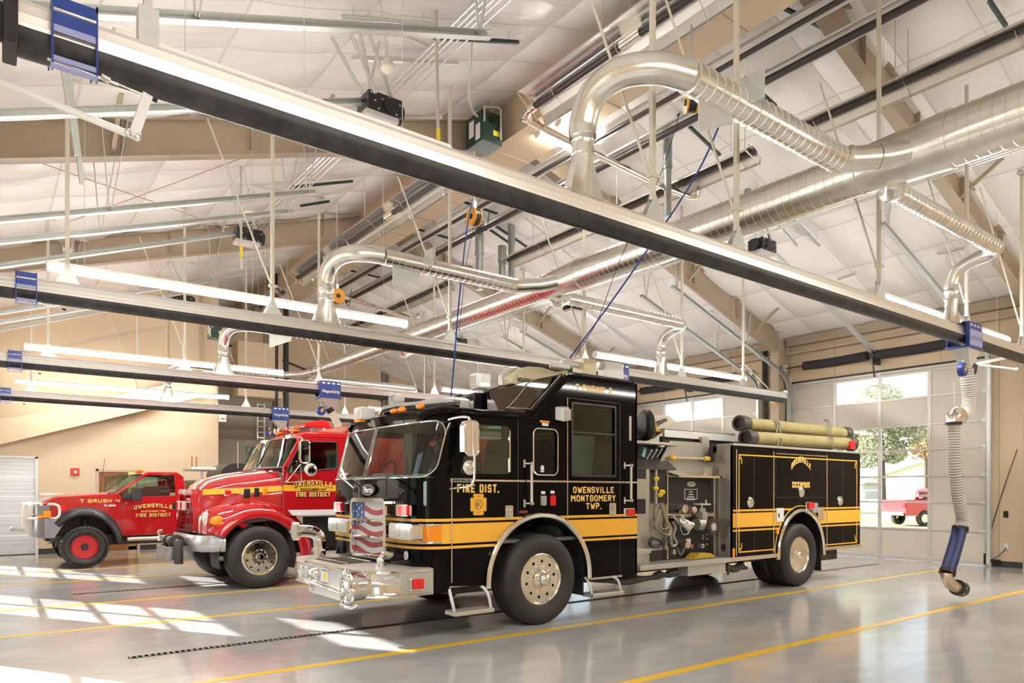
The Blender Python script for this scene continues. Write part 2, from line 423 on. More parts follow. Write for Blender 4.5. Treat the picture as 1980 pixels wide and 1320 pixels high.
build(MB().prism(gable(XL-.2, XR+.2), 'xz', YN-.2, YN), 'wall_front', BEIGE, kind='structure')
# end wall with its small overhead door and the wooden door
E1, E2 = 2.53, 3.46
WX = 5.62
mb = MB(); zt = lambda x: roof(x)+.1
mb.prism([(XL, 2.5), (1.13, 2.5), (1.13, 0), (E1, 0), (E1, 2.19), (E2, 2.19), (E2, 0), (WX, 0), (WX, zt(WX)), (XL, zt(XL))], 'xz', YE, YE+.15)
build(mb, 'wall_back', BEIGE, kind='structure')
build(MB().box((WX-.15, YE+.15, 0), (WX, YF, roof(WX)+.1)), 'wall_back_return', BEIGE, kind='structure')
build(MB().prism(gable(WX-.2, XR+.2), 'xz', YF, YF+.2), 'wall_back_far', BEIGE, kind='structure')
# small sectional door in the end wall
SD = M('white_sectional_door', (.74,.75,.76), .4)
mb = MB()
for k in range(5): mb.box((XL, YE+.03, k*.5+.004), (1.13, YE+.07, k*.5+.496)); [mb.box((XL, YE+.022, k*.5+.1*j+.09), (1.13, YE+.03, k*.5+.1*j+.098)) for j in range(4)]
d9 = build(mb, 'door_9', SD, kind='structure', bevel=.004); build(MB().box((1.10, YE-.03, 0), (1.16, YE+.04, 2.53)).box((XL, YE-.03, 2.48), (1.16, YE+.04, 2.54)), 'door_trim', SD, d9)
build(MB().box((XL, YE+.02, 0), (1.13, YE+.05, .02)), 'bottom_seal', BLACK, d9)
# wooden door, standing half open in its frame
WOOD = M('stained_oak', (.30,.115,.035), .4, var=.15, vscale=6); FRAME = M('door_frame_paint', (.50,.42,.31), .45)
d10 = build(MB().box((E1-.07, YE-.02, 0), (E1, YE+.15, 2.25)).box((E2, YE-.02, 0), (E2+.07, YE+.15, 2.25)).box((E1-.07, YE-.02, 2.18), (E2+.07, YE+.15, 2.25)), 'door_10', FRAME, kind='structure', bevel=.006)
build(MB().box((E1+.005, YE+.05, .01), (E1+.72, YE+.10, 2.17)), 'door_leaf', WOOD, d10)
build(MB().cyl((E1+.65, YE+.05, 1.0), (E1+.65, YE-.01, 1.0), .012).cyl((E1+.65, YE-.01, 1.0), (E1+.54, YE-.01, 1.0), .010), 'door_handle', CHROME, d10)
# room beyond the wooden door
build(MB().box((E1-.6, YE+1.6, 0), (E2+.7, YE+1.65, 2.4)).box((E2+.6, YE+.15, 0), (E2+.65, YE+1.6, 2.4)).box((E1-.6, YE+.15, 0), (E1-.55, YE+1.6, 2.4)).box((E1-.6, YE+.15, 2.4), (E2+.7, YE+1.65, 2.45)), 'wall_office', M('office_wall', (.75,.62,.35), .6), kind='structure')
build(MB().box((E1-.3, YE+.7, 2.34), (E2+.4, YE+.9, 2.40)), 'ceiling_office_light', M('office_lamp', (1,1,1), .5, emit=(1,.85,.6), es=12), kind='structure')
build(MB().box((E1-.55, YE+.15, -.1), (E2+.6, YE+1.6, 0.0)), 'floor_office', FLOOR, kind='structure')
BB = M('dark_baseboard', (.045,.04,.036), .5)
build(MB().box((1.17, YE-.015, 0), (E1-.075, YE, .14)).box((E2+.075, YE-.015, 0), (WX, YE, .14)), 'baseboard_back', BB, kind='structure')
build(MB().box((XR-.015, 5.35, 0), (XR, YD[1]-DW-.1, .13)).box((XR-.015, YD[1]+DW+.1, 0), (XR, YD[2]-DW-.1, .13)), 'baseboard_right', BB, kind='structure')
# girts, liner joints above the doors on the right wall
mb = MB()
for (a, b) in ((5.35, 10.7), (10.95, 16.4), (16.6, 22)):
    mb.box((XR-.2, a, 5.52), (XR, b, 5.74)); mb.box((XR-.22, a, 5.30), (XR-.0, b, 5.34), 1)
build(mb, 'trim_1', [M('eave_strut', (.36,.29,.21), .5), STEEL], kind='structure')
mb = MB()
for y0 in (6.03, 11.71, 17.38): mb.box((XR-.012, y0+.9, 4.62), (XR, y0+.908, 5.5)); mb.box((XR-.012, y0+3.4, 4.62), (XR, y0+3.408, 5.5)); mb.box((XR-.012, y0-.2, 4.95), (XR, y0+4.8, 4.958)); mb.box((XR-.012, y0-.25, 0.2), (XR, y0-.242, 5.5))
build(mb, 'trim_2', STEEL, kind='structure')
# black weather seal above each right door and steel jamb angles
for i, y in enumerate(YD[1:3]):
    build(MB().box((XR-.03, y-DW-.03, DH-.01), (XR-.0, y+DW+.03, DH+.035)), 'trim_%d' % (3+i), DARK, kind='structure')
    build(MB().box((XR-.08, y-DW-.12, 0), (XR, y-DW-.05, DH+.2)).box((XR-.08, y+DW+.05, 0), (XR, y+DW+.12, DH+.2)), 'trim_%d' % (5+i), GALV, kind='structure', bevel=.004)
# ridge soffit box
mb = MB().box((7.58, YN, 7.98), (8.47, YF, 9.0), 0)
for k in range(int((YF-YN)/1.22)): y = YN+k*1.22; mb.box((7.574, y, 7.98), (7.581, y+.012, 8.8), 1); mb.box((7.58, y, 7.972), (8.47, y+.02, 7.981), 1)
build(mb, 'ceiling_ridge_soffit', [BEIGE, STEEL], kind='structure')

# rigid frames --------------------------------------------------
def frame(Y, label, full=True):
    t = thing('rigid_frame', label, 'steel frame', (XR-.3, Y, 0), 'tan steel rigid frames')
    dep = lambda x: (roof(x)-(5.62 + x/3)) if x < RX else (roof(x)-(5.36+(16.9-x)/3))
    w = .1
    def bot(x): return 5.66+x/3 if x < RX else 5.36+(16.9-x)/3
    apex = 8.33
    for nm, xs in (('rafter', [(-.2), apex]), ('rafter', [apex, 16.9])):
        a, b = xs; mb = MB(); n = 1
        za = 5.66+a/3 if nm and a < 1 else bot(a); zb = bot(b)
        mb.add([(a, Y-.005, za), (b, Y-.005, zb), (b, Y-.005, roof(b)-.02), (RX if a < 1 else RX, Y-.005, roof(RX)-.02), (a, Y-.005, roof(a)-.02)] if False else
               [(a, Y-.005, za), (b, Y-.005, zb), (b, Y-.005, roof(b)-.03), (a, Y-.005, roof(a)-.03), (a, Y+.005, za), (b, Y+.005, zb), (b, Y+.005, roof(b)-.03), (a, Y+.005, roof(a)-.03)],
               [(0,1,2,3),(7,6,5,4),(0,4,5,1),(3,2,6,7)])
        mb.beam((a, Y, za), (b, Y, zb), .2, .015); mb.beam((a, Y, roof(a)-.04), (b, Y, roof(b)-.04), .2, .015)
        for k in range(1, 5):
            x = a+(b-a)*k/5; mb.box((x-.005, Y-.09, bot(x)), (x+.005, Y+.09, roof(x)-.05))
        build(mb, nm, STEEL, t)
    for X0, X1 in ((16.9, 17.45), (-.2, -.6)):
        mb = MB().box((X0-.008, Y-.12, 0), (X0+.008, Y+.12, roof(X0)-.03)).box((min(X0,X1), Y-.005, 0), (max(X0,X1), Y+.005, roof(X1)-.05)).box((X1-.008, Y-.12, 0), (X1+.008, Y+.12, roof(X1)-.05))
        build(mb, 'column', STEEL, t)
    fb = MB()
    for x, s in ((15.9, -1), (13.3, -1), (1.4, 1), (4.2, 1)):
        z0 = bot(x)
        fb.beam((x, Y, z0+.02), (x, Y-.75, roof(x)-.06), .05, .05)
    build_each(fb, 'flange_brace', STEEL, t)
    return t
frame(5.05, 'tan steel rigid frame nearest the camera, its right rafter dropping behind the big duct')
frame(10.78, 'tan steel rigid frame whose column stands between the two overhead doors')
frame(16.45, 'tan steel rigid frame farther back, beyond the red tanker truck')
frame(22.3, 'tan steel rigid frame at the back end wall') if False else None
build(MB().box((4.25, YE-.02, 4.6), (4.29, YE, 7.5)).box((5.1, YE-.06, 4.6), (5.2, YE, 7.8)), 'trim_8', STEEL, kind='structure')
# low sloped soffit beam along the end wall
mb = MB(); mb.prism([(XL, 2.48), (5.5, 4.53), (5.5, 5.1), (XL, 3.05)], 'xz', YE-.3, YE-.12); mb.beam((XL, YE-.22, 2.47), (5.5, YE-.22, 4.52), .3, .02)
build(mb, 'trim_10', BEIGE, kind='structure')
# gable wall posts and angles far back
mb = MB()
for x in (8.9, 9.25, 13.95, 14.15, 15.7, 15.95, 16.1): mb.box((x-.06, YF-.14, 0), (x+.06, YF, roof(x)-.1))
build(mb, 'trim_11', M('grey_brown_post', (.25,.22,.18), .5), kind='structure')
build(MB().beam((8.0, YF-.1, 7.3), (16.2, YF-.1, 4.9), .05, .07).beam((8.0, YF-.1, 7.3), (5.8, YF-.1, 6.7), .05, .07), 'trim_12', DARK, kind='structure')
build(MB().box((5.75, 23.3, 0), (7.6, 23.4, 5.2)), 'wall_mezzanine', M('mezzanine_grey', (.27,.225,.17), .5), kind='structure')
build(MB().box((6.35, 22.6, 4.62), (7.75, 23.2, 6.35)), 'wall_duct_chase', BEIGE, kind='structure', bevel=.01)

# block lettering: chamfered strokes on a 4 x 6 grid
_GL = {'A':'00-04-16-36-44-40 03-43','B':'00-06-36-45-44-33-03 33-42-41-30-00','C':'45-36-16-05-01-10-30-41','D':'00-06-36-45-41-30-00','E':'46-06-00-40 03-33','F':'46-06-00 03-33',
'G':'45-36-16-05-01-10-30-41-43-23','H':'00-06 40-46 03-43','I':'20-26','K':'00-06 46-03-40','L':'06-00-40','M':'00-06-23-46-40','N':'00-06-40-46','O':'10-30-41-45-36-16-05-01-10','P':'00-06-36-45-44-33-03',
'R':'00-06-36-45-44-33-03 23-40','S':'45-36-16-05-04-13-33-42-41-30-10-01','T':'06-46 26-20','U':'06-01-10-30-41-46','V':'06-20-46','W':'06-10-24-30-46','Y':'06-23-46 23-20','2':'05-16-36-45-44-00-40','4':'46-03-43 36-30','5':'46-06-04-34-43-41-30-10-01','7':'05-06-46-20','0':'10-30-41-45-36-16-05-01-10'}
_GL['4'] = '06-03-43 46-40'
def block(s, fn, mat, parent, name, width, h, sw=.2, arc=0., slab=False, label=None):
    """letters s, centred, total width and height in metres, drawn with thick chamfered strokes"""
    adv = []; x = 0; cnt = [0]
    for ch in s:
        w = {'I': .42, ' ': .55, '.': .35, 'W': 1.25, 'M': 1.2}.get(ch, 1.0); adv.append((ch, x, w)); x += w+.28
    tot = x-.28; k = width/tot; t = sw*h; mb = MB()
    def P(u, v, w=.002):
        xx = u-width/2; vv = v-h/2
        if arc: vv += arc*(1-(2*xx/width)**2)
        return fn(xx, vv, w)
    def seg(a, b, e=.35):
        a = Vector(a); b = Vector(b); d = b-a
        if d.length < 1e-6: return
        d.normalize(); n = Vector((-d.y, d.x))*t/2; a2 = a-d*t*e; b2 = b+d*t*e; n_ = 3 if arc else 1; cnt[0] = (cnt[0]+1) % 7; w_ = .002+cnt[0]*.00025
        for i in range(n_):
            p, q = a2.lerp(b2, i/n_), a2.lerp(b2, (i+1)/n_); c = [p-n, q-n, q+n, p+n]
            mb.add([P(v.x, v.y, w_) for v in c]+[P(v.x, v.y, 0) for v in c], [(0,1,2,3),(0,4,5,1),(1,5,6,2),(2,6,7,3),(3,7,4,0)])
    for ch, x0, w in adv:
        if ch == ' ': continue
        if ch == '.': seg(((x0+.15)*k-t*.2, t/2), ((x0+.15)*k+t*.2, t/2)); continue
        X0 = x0*k+t/2; WW = w*k-t; HH = h-t
        if ch == 'I': X0 = (x0+w/2)*k; WW = 0
        g = lambda c: (X0+int(c[0])/4*WW if ch != 'I' else X0, t/2+int(c[1])/6*HH)
        for st in _GL[ch].split():
            c = st.split('-'); pp = [g(q) for q in c]
            for a, b in zip(pp, pp[1:]): seg(a, b)
            if slab:
                for q, p in ((c[0], pp[0]), (c[-1], pp[-1])):
                    if q[1] in '06' and ch not in 'SCGLET': seg((p[0]-t*.75, p[1]), (p[0]+t*.75, p[1]), 0)
    o = build(mb, name, mat, parent, label=label); return o
# ================================================================== exhaust rails
RAILY = [4.25, 9.62, 15.0, 20.37]
RANK = ['nearest', 'second', 'third', 'farthest']
def rail(k, Y):
    t = thing('exhaust_rail', '%s of the four long aluminium exhaust rails over the bays' % RANK[k], 'exhaust rail', (8, Y, 3.77), 'exhaust extraction rails')
    prof = [(-.095,3.865),(-.10,3.885),(-.075,3.90),(-.085,3.935),(-.065,3.95),(-.078,3.985),(-.055,4.0),(-.05,4.02),(.05,4.02),(.055,4.0),(.078,3.985),(.065,3.95),(.085,3.935),(.075,3.90),(.10,3.885),(.095,3.865)]
    x0, x1 = .13, 15.47; mb = MB()
    mb.loft([[(x, Y+p[0], p[1]) for p in prof] for x in (x0, x1)], smooth=False, closed=True, caps=True)
    build(mb, 'aluminium_profile', [ALU, DARK], t)
    mb = MB(); mb.loft([[(x, Y+.09*cos(a), 3.872-.112*sin(a)) for a in [pi*i/10 for i in range(11)]] for x in (x0, x1)], closed=True, caps=True)
    build(mb, 'rubber_seal', RUBSEAL, t)
    build(MB().box((x0-.05, Y-.12, 3.76), (x0+.01, Y+.12, 4.03)), 'end_cap', DARK, t, bevel=.008)
    build(MB().cyl((x0-.3, Y, 3.90), (x0-.05, Y, 3.90), .09), 'end_plug', DARK, t)
    mb = MB().box((x1-.05, Y-.06, 4.02), (x1+.03, Y+.06, 4.035)).box((x1-.02, Y-.09, 3.99), (x1+.03, Y-.05, 4.04)).cyl((x1-.03, Y-.05, 4.045), (x1+.04, Y-.05, 4.045), .014)
    build(mb, 'end_bracket', GALV, t)
    return t
for k, Y in enumerate(RAILY): rail(k, Y)
# blue trolley bracket at the front end of each rail
def trolley(k, Y, x):
    t = thing('rail_trolley', 'blue and lavender release trolley clipped round the left end of the %s exhaust rail' % RANK[k], 'trolley', (x, Y, 3.7), 'blue rail trolleys')
    w = .095
    mb = MB()
    for X in (x-w, x+w): mb.box((X-.004, Y-.135, 3.69), (X+.004, Y-.10, 4.06)); mb.box((X-.004, Y+.10, 3.80), (X+.004, Y+.135, 4.06)); mb.box((X-.004, Y-.135, 4.03), (X+.004, Y+.135, 4.06))
    mb.box((x-w, Y-.13, 3.99), (x+w, Y-.124, 4.05)).box((x-w, Y-.13, 3.91), (x+w, Y-.124, 3.972))
    build(mb, 'bracket', BLUE, t)
    build_each(MB().box((x-w, Y-.128, 3.875), (x+w, Y-.122, 3.91)).box((x-w, Y-.13, 3.73), (x+w, Y-.08, 3.755)), 'lavender_plate', LAV, t)
    build(MB().cyl((x-w, Y-.125, 3.985), (x+w, Y-.125, 3.985), .008).cyl((x-w-.02, Y-.11, 3.735), (x+w+.10, Y-.11, 3.715), .007), 'axle', CHROME, t)
    mb = MB().box((x-w-.01, Y-.17, 3.685), (x+w, Y-.13, 3.693)); build(mb, 'lower_bar', LAV, t)
    build(MB().cyl((x+w+.02, Y-.11, 3.73), (x+w+.06, Y-.11, 3.72), .016).cyl((x+w+.06, Y-.11, 3.72), (x+w+.24, Y-.11, 3.70), .004).cyl((x+w+.24, Y-.11, 3.70), (x+w+.28, Y-.11, 3.69), .012, mi=1), 'air_valve', [CHROME, DARK], t)
for k, Y in enumerate(RAILY): trolley(k, Y, sx((145, 51, 29, 11)[k], Y-.12))

# hangers
ORD = ['first', 'second', 'third', 'fourth', 'fifth', 'sixth']
POST = M('post_off_white', (.70,.66,.56), .45)
HX = {0: [.72, 4.77, 6.0, 8.93, 11.6, 13.84], 1: [.79, 3.16, 6.0, 8.93, 11.7, 13.84], 2: [.94, 3.2, 5.95, 8.9, 11.7, 13.84], 3: [.94, 3.2, 5.95, 8.9, 11.7, 13.84]}
for k, Y in enumerate(RAILY):
    for i, x in enumerate(HX[k]):
        t = thing('rail_hanger', '%s hanger post from the left holding the %s exhaust rail' % (ORD[i], RANK[k]), 'hanger', (x, Y, 4.02), 'exhaust rail hanger posts')
        zt = roof(x)-.08
        build(MB().box((x-.022, Y-.022, 4.2), (x+.022, Y+.022, zt)), 'post', POST if not (k == 0 and i == 0) else GALV, t, bevel=.003)
        pl = MB()
        for s in ((-1, 1) if (k or i) else ()): pl.prism([(x-.12, 4.022), (x+.12, 4.022), (x+.10, 4.07), (x+.03, 4.2), (x+.02, 4.24), (x-.02, 4.24), (x-.03, 4.2), (x-.10, 4.07)], 'xz', Y+s*.028, Y+s*.032)
        if not pl.v: pl.box((x-.05, Y-.04, 4.02), (x+.05, Y+.04, 4.22))
        build(pl, 'saddle_plate', GALV, t)
        br = MB()
        if i in (1, 2, 3, 4) or k == 0:
            s = 1 if i != 5 else -1
            br.cyl((x, Y+.03, 4.42), (x-.75, Y+.35, min(roof(x-.75)-.1, 6.6)), .013, seg=8)
        br.box((x-.045, Y-.035, 4.40), (x+.045, Y+.035, 4.43)); br.cyl((x-.05, Y-.03, 4.415), (x+.06, Y-.03, 4.415), .012, seg=8)
        if i == 5: br.cyl((x, Y, 4.55), (x+1.0, Y, 4.05), .012, seg=8)
        build_each(br, 'sway_brace', POST, t)
        bt = MB().box((x-.12, Y-.04, zt), (x+.12, Y+.04, zt+.03)); build(bt, 'strut_bracket', GALV, t)

# ================================================================== duct work
def ribbed(L0, L1, r0, r1, step=.10):
    out = []; n = max(1, int(abs(L1-L0)/step))
    for i in range(n+1):
        a = L0+(L1-L0)*i/n; r = r0+(r1-r0)*i/n
        out += [(a-.006, r), (a-.003, r+.0055), (a+.003, r+.0055), (a+.006, r)]
    return out
DX, DZc = 7.5, 5.02
t = thing('main_duct', 'large shiny spiral exhaust duct running the length of the bays', 'duct', (DX, 8, DZc))
segs = [(-6.4, 2.85, .265), (3.75, 8.1, .235), (9.0, 13.55, .19), (14.4, 18.95, .15)]
for a, b, r in segs:
    build(MB().lathe(ribbed(a, b, r, r), (DX, 0, DZc), (0, 1, 0), 40), 'spiral_section', GALVD, t)
wy = [(2.85, 3.75, .275, .24), (8.1, 9.0, .245, .195), (13.55, 14.4, .20, .155), (18.95, 20.0, .155, .125)]
for a, b, r0, r1 in wy:
    build(MB().lathe([(a, r0-.004), (a, r0+.01), (a+.02, r0+.01), (a+.025, r0), (b-.03, r1), (b-.02, r1+.008), (b, r1+.008), (b, r1-.006)], (DX, 0, DZc), (0, 1, 0), 40), 'wye_fitting', GALVD, t)
def saddle(t, x, Y, nm='transition_hood'):
    """rectangular foot on the rail blending into a round neck"""
    secs = []; n = 32; hx, hy = .215, .055; r = .088; z0, z1 = 4.0, 4.36
    for j in range(7):
        u = j/6; sec = []
        for i in range(n):
            a = 2*pi*(i+.5)/n; c, s_ = cos(a), sin(a); m = max(abs(c)/hx, abs(s_)/hy)
            rx, ry = c/m, s_/m; sec.append((x+rx*(1-u)+r*c*u, Y+ry*(1-u)+r*s_*u, z0+(z1-z0)*u))
        secs.append(sec)
    mb = MB().loft(secs, closed=True, caps=True); mb.box((x-.235, Y-.07, 4.012), (x+.235, Y+.07, 4.022)); build(mb, nm, GALVD, t, ang=28)
    build(MB().lathe([(0, .092), (.01, .098), (.02, .092), (.11, .092), (.12, .098), (.13, .092), (.2, .092)], (x, Y, 4.35), (0, 0, 1), 28), 'collar', GALVD, t)
for k, Y in enumerate(RAILY):
    yr = Y-.6; z = 4.93; xs = 3.93; r = [.125, .115, .10, .095][k]; rr = [.112, .11, .10, .095][k]
    t = thing('branch_duct', 'left branch duct arching from the %s exhaust rail up to the main duct' % RANK[k], 'branch duct', (xs, Y, 4.02), 'branch ducts')
    saddle(t, xs, Y)
    build(MB().tube([(xs, Y, 4.5), (xs, Y, 4.62), (xs+.02, Y-.10, 4.82), (xs+.12, Y-.30, 4.93), (xs+.33, Y-.5, 4.95), (xs+.6, yr, 4.94)], lambda u: rr*(1+.10*u), 28, n=8), 'elbow', GALVD, t)
    xe = 6.78
    build(MB().lathe(ribbed(0, xe-xs-.6, r, r, .10), (xs+.6, yr, z), (1, 0, 0), 32), 'spiral_section', GALVD, t)
    build(MB().tube([(xe-.02, yr, z), (xe+.1, yr-.02, z), (xe+.28, yr-.16, z+.01), (xe+.45, yr-.33, z+.02), (DX, yr-.62, DZc)], r, 28, n=6), 'wye_elbow', GALVD, t)
    g = MB()
    for xx in (xe+.16, xe+.36): g.lathe([(-.01, r+.0), (-.008, r+.007), (.008, r+.007), (.01, r)], (xx, yr-.06-(xx-xe-.16)*.95, z+.01), (1, -.8, 0), 28, cap=False)
    build(g, 'joint_ring', GALVD, t)
    build(MB().box((xs+1.25, yr-r-.12, z-.05), (xs+1.27, yr-r+.10, z+.2)).prism([(xs+.75, 4.55), (xs+1.2, 4.75), (xs+1.2, z), (xs+.75, z)], 'xz', yr+.02, yr+.03), 'support_plate', GALV, t)
    # right branch
    if k < 4:
        xs2 = 11.07; t = thing('branch_duct', 'right branch duct dropping from the main duct onto the %s exhaust rail' % RANK[k], 'branch duct', (xs2, Y, 4.02), 'branch ducts')
        r2 = .10
        saddle(t, xs2, Y)
        build(MB().tube([(xs2, Y, 4.5), (xs2, Y, 4.6), (xs2+.0, Y-.08, 4.76), (xs2+.02, Y-.26, 4.85), (xs2+.02, Y-.42, 4.88), (xs2-.03, yr+.06, 4.9), (xs2-.12, yr, 4.91), (xs2-.25, yr, 4.91)], .092, 28, n=8), 'elbow', GALVD, t)
        build(MB().lathe(ribbed(0, xs2-.25-7.95, r2, r2, .10), (7.95, yr, 4.91), (1, 0, 0), 32), 'spiral_section', GALVD, t)
        build(MB().tube([(7.5, yr-.25, 4.8), (7.62, yr-.18, 4.76), (7.75, yr-.06, 4.82), (7.95, yr, 4.91)], .105, 28, n=6), 'wye_elbow', GALVD, t)

# magnetic hose carriers
WPL = M('lettering_white', (.9,.9,.9), .4)
def carrier(k, x, pivot_label, showlab=True, tilt=False, drop=True):
    Y = RAILY[k]
    t = thing('hose_carrier', pivot_label, 'hose carrier', (x, Y, 3.5), 'blue hose carriers')
    w = .24
    mb = MB().box((x-w, Y-.15, 3.70), (x+w, Y-.135, 3.97)); mb.box((x-w, Y-.15, 3.97), (x+w, Y-.135, 4.05), 0)
    mb.box((x-w, Y+.135, 3.70), (x+w, Y+.15, 4.05)); mb.box((x-w, Y-.15, 4.05), (x+w, Y+.15, 4.06)); mb.box((x-w-.03, Y-.16, 3.69), (x+w+.02, Y+.16, 3.71))
    for s in (-1, 1): mb.box((x+s*w-.004, Y-.15, 3.70), (x+s*w+.004, Y-.10, 4.05))
    build(mb, 'housing', BLUE, t, bevel=.003)
    sl = MB()
    for q in range(4): sl.box((x-w+.05+q*.115, Y-.153, 4.0), (x-w+.115+q*.115, Y-.149, 4.03))
    build_each(sl, 'slot', ALU, t)
    if showlab:
        text('MagneGrip', .1, on_y(x+.01, Y-.151, 3.83), WPL, t, 'carrier_lettering', bold=.003, width=.40, font_h=.085)
    h = MB().loft([[(x-.2, Y-.12, 3.69), (x+.2, Y-.12, 3.69), (x+.2, Y+.12, 3.69), (x-.2, Y+.12, 3.69)], [(x+.03, Y-.06, 3.42), (x+.16, Y-.06, 3.42), (x+.16, Y+.06, 3.42), (x+.03, Y+.06, 3.42)]], smooth=False, closed=True, caps=True)
    build(h, 'hopper', GALV, t)
    return t
carrier(2, ox(1,1,1).x and oy(634, 757, 15.0).x, 'blue carrier on the third exhaust rail, above the red tanker truck roof light')
carrier(3, oy(540, 801, 20.37).x, 'blue carrier on the farthest exhaust rail, left of the red roof light bar')
cr = carrier(0, 11.52, 'blue carrier on the nearest exhaust rail, above the dangling white hose', False)
text('MagneGrip', .1, on_y(11.53, 4.25-.151, 3.83), M('lettering_faint', (.6,.6,.85), .4), cr, 'carrier_lettering', width=.38, font_h=.08)
build(MB().box((11.3, 4.095, 3.72), (11.74, 4.099, 3.95)), 'front_plate', LAV, cr)
carrier(1, oy(1188, 715, 9.62).x, 'blue carrier on the second exhaust rail, behind the top of the black cab')
# balancer reels under carriers
def balancer(x, Y, z, lab):
    t = thing('spring_balancer', lab, 'balancer', (x, Y, z), 'round spring balancers')
    build(MB().cyl((x, Y-.04, z), (x, Y+.04, z), .10, seg=24), 'drum', BLUE, t, bevel=.01)
    build(MB().cyl((x, Y-.045, z), (x, Y-.041, z), .03).prism([(x-.02, z+.07), (x+.06, z+.05), (x+.05, z+.025), (x-.01, z+.04)], 'xz', Y-.047, Y-.041), 'yellow_badge', YEL, t)
    build(MB().tube([(x, Y, z+.1), (x-.01, Y, z+.16), (x+.02, Y, z+.2), (x+.05, Y, max(z+.22, 3.46))], .008, 6), 'hook', CHROME, t)
p = oy(621, 794, 15.0); balancer(p.x, 15.0, p.z, 'blue round balancer with yellow badge under the third rail carrier')
p = oy(521, 838, 20.37); balancer(p.x, 20.37, p.z, 'blue round balancer behind the red tanker cab, under the farthest rail carrier')
p = oy(1849, 716, 4.25); balancer(p.x, 4.17, p.z, 'small balancer with white face beside the white hose top')
# short visible piece of hose on the third carrier
HW = M('hose_white', (.80,.77,.70), .5); HD = M('hose_groove', (.22,.19,.17), .6)
t = thing('exhaust_hose', 'short white ribbed hose behind the red tanker cab roof', 'hose', (5.2, 15, 3.0))
build(MB().tube([oy(640, 792, 15), oy(646, 806, 15), oy(655, 826, 15), oy(657, 850, 15)], .085, 16, ribs=.02, n=6, rib_h=.07), 'corrugated_sleeve', HW, t)
build(MB().cyl(oy(636, 788, 15), oy(641, 796, 15), .09), 'cuff', DARK, t)
# the hanging hose at the right
t = thing('exhaust_hose', 'white ribbed exhaust hose with blue cuff hanging at the right over the floor', 'hose', (11.5, 4.25, .2))
A = [oy(x, y, 4.25) for x, y in ((1869, 712), (1871, 740), (1873, 770), (1869, 795), (1858, 806), (1848, 802), (1843, 812))]
build(MB().tube(A[:5], .092, 20, ribs=.0095, n=8, rib_h=.05, mi2=1), 'corrugated_sleeve', [HW, HD], t)
B = [oy(x, y, 4.25) for x, y in ((1845, 812), (1845, 850), (1846, 900), (1851, 950), (1860, 1000), (1856, 1022))]
build(MB().tube(B, .082, 20, ribs=.0095, n=8, rib_h=.10, mi2=1), 'corrugated_sleeve', [HW, HD], t)
build(MB().tube([oy(1858, 806, 4.25), oy(1852, 799, 4.25), oy(1845, 803, 4.25), oy(1844, 818, 4.25)], .10, 20, n=5), 'metal_saddle', POLISH, t)
build(MB().cyl(oy(1844, 816, 4.25), oy(1844, 821, 4.25), .105), 'clamp', DARK, t)
build(MB().cyl(oy(1875, 706, 4.25), oy(1873, 720, 4.25), .10), 'cuff', DARK, t)
BLH = M('blue_hose', (.015,.03,.13), .45)
build(MB().tube([oy(1856, 1022, 4.25), oy(1846, 1060, 4.25), oy(1832, 1105, 4.25)], .098, 20, ribs=.03, n=6, rib_h=.05), 'blue_sleeve', BLH, t)
build(MB().tube([oy(1845, 1018, 4.25), oy(1868, 1022, 4.25)], .03, 10).cyl(oy(1857, 1018, 4.25), oy(1856, 1028, 4.25), .108).cyl(oy(1833, 1102, 4.25), oy(1831, 1109, 4.25), .106), 'clamp', DARK, t)
build(MB().tube([oy(1831, 1108, 4.25), oy(1831, 1118, 4.25), oy(1837, 1128, 4.25), oy(1850, 1136, 4.25)], .078, 20, n=6), 'metal_elbow', M('brushed_elbow', (.75,.62,.50), .3, .9), t)
a, b = oy(1850, 1135, 4.25), oy(1866, 1141, 4.25); d = (b-a).normalized()
build(MB().lathe([(-.01, .09), (0, .115), (.16, .115), (.165, .105), (.05, .10)], a, d, 24), 'magnetic_nozzle', DARK, t)
mb = MB()
for q in range(8):
    an = 2*pi*q/8; e1 = d.cross(Vector((0,0,1))).normalized(); e2 = d.cross(e1); mb.sph(a+d*.05+(e1*cos(an)+e2*sin(an))*.115, .012, 8)
build_each(mb, 'nozzle_rivet', CHROME, t)
build(MB().cyl(oy(1844, 740, 4.25), oy(1845, 792, 4.25), .004, seg=6), 'lift_cable', GALV, t)

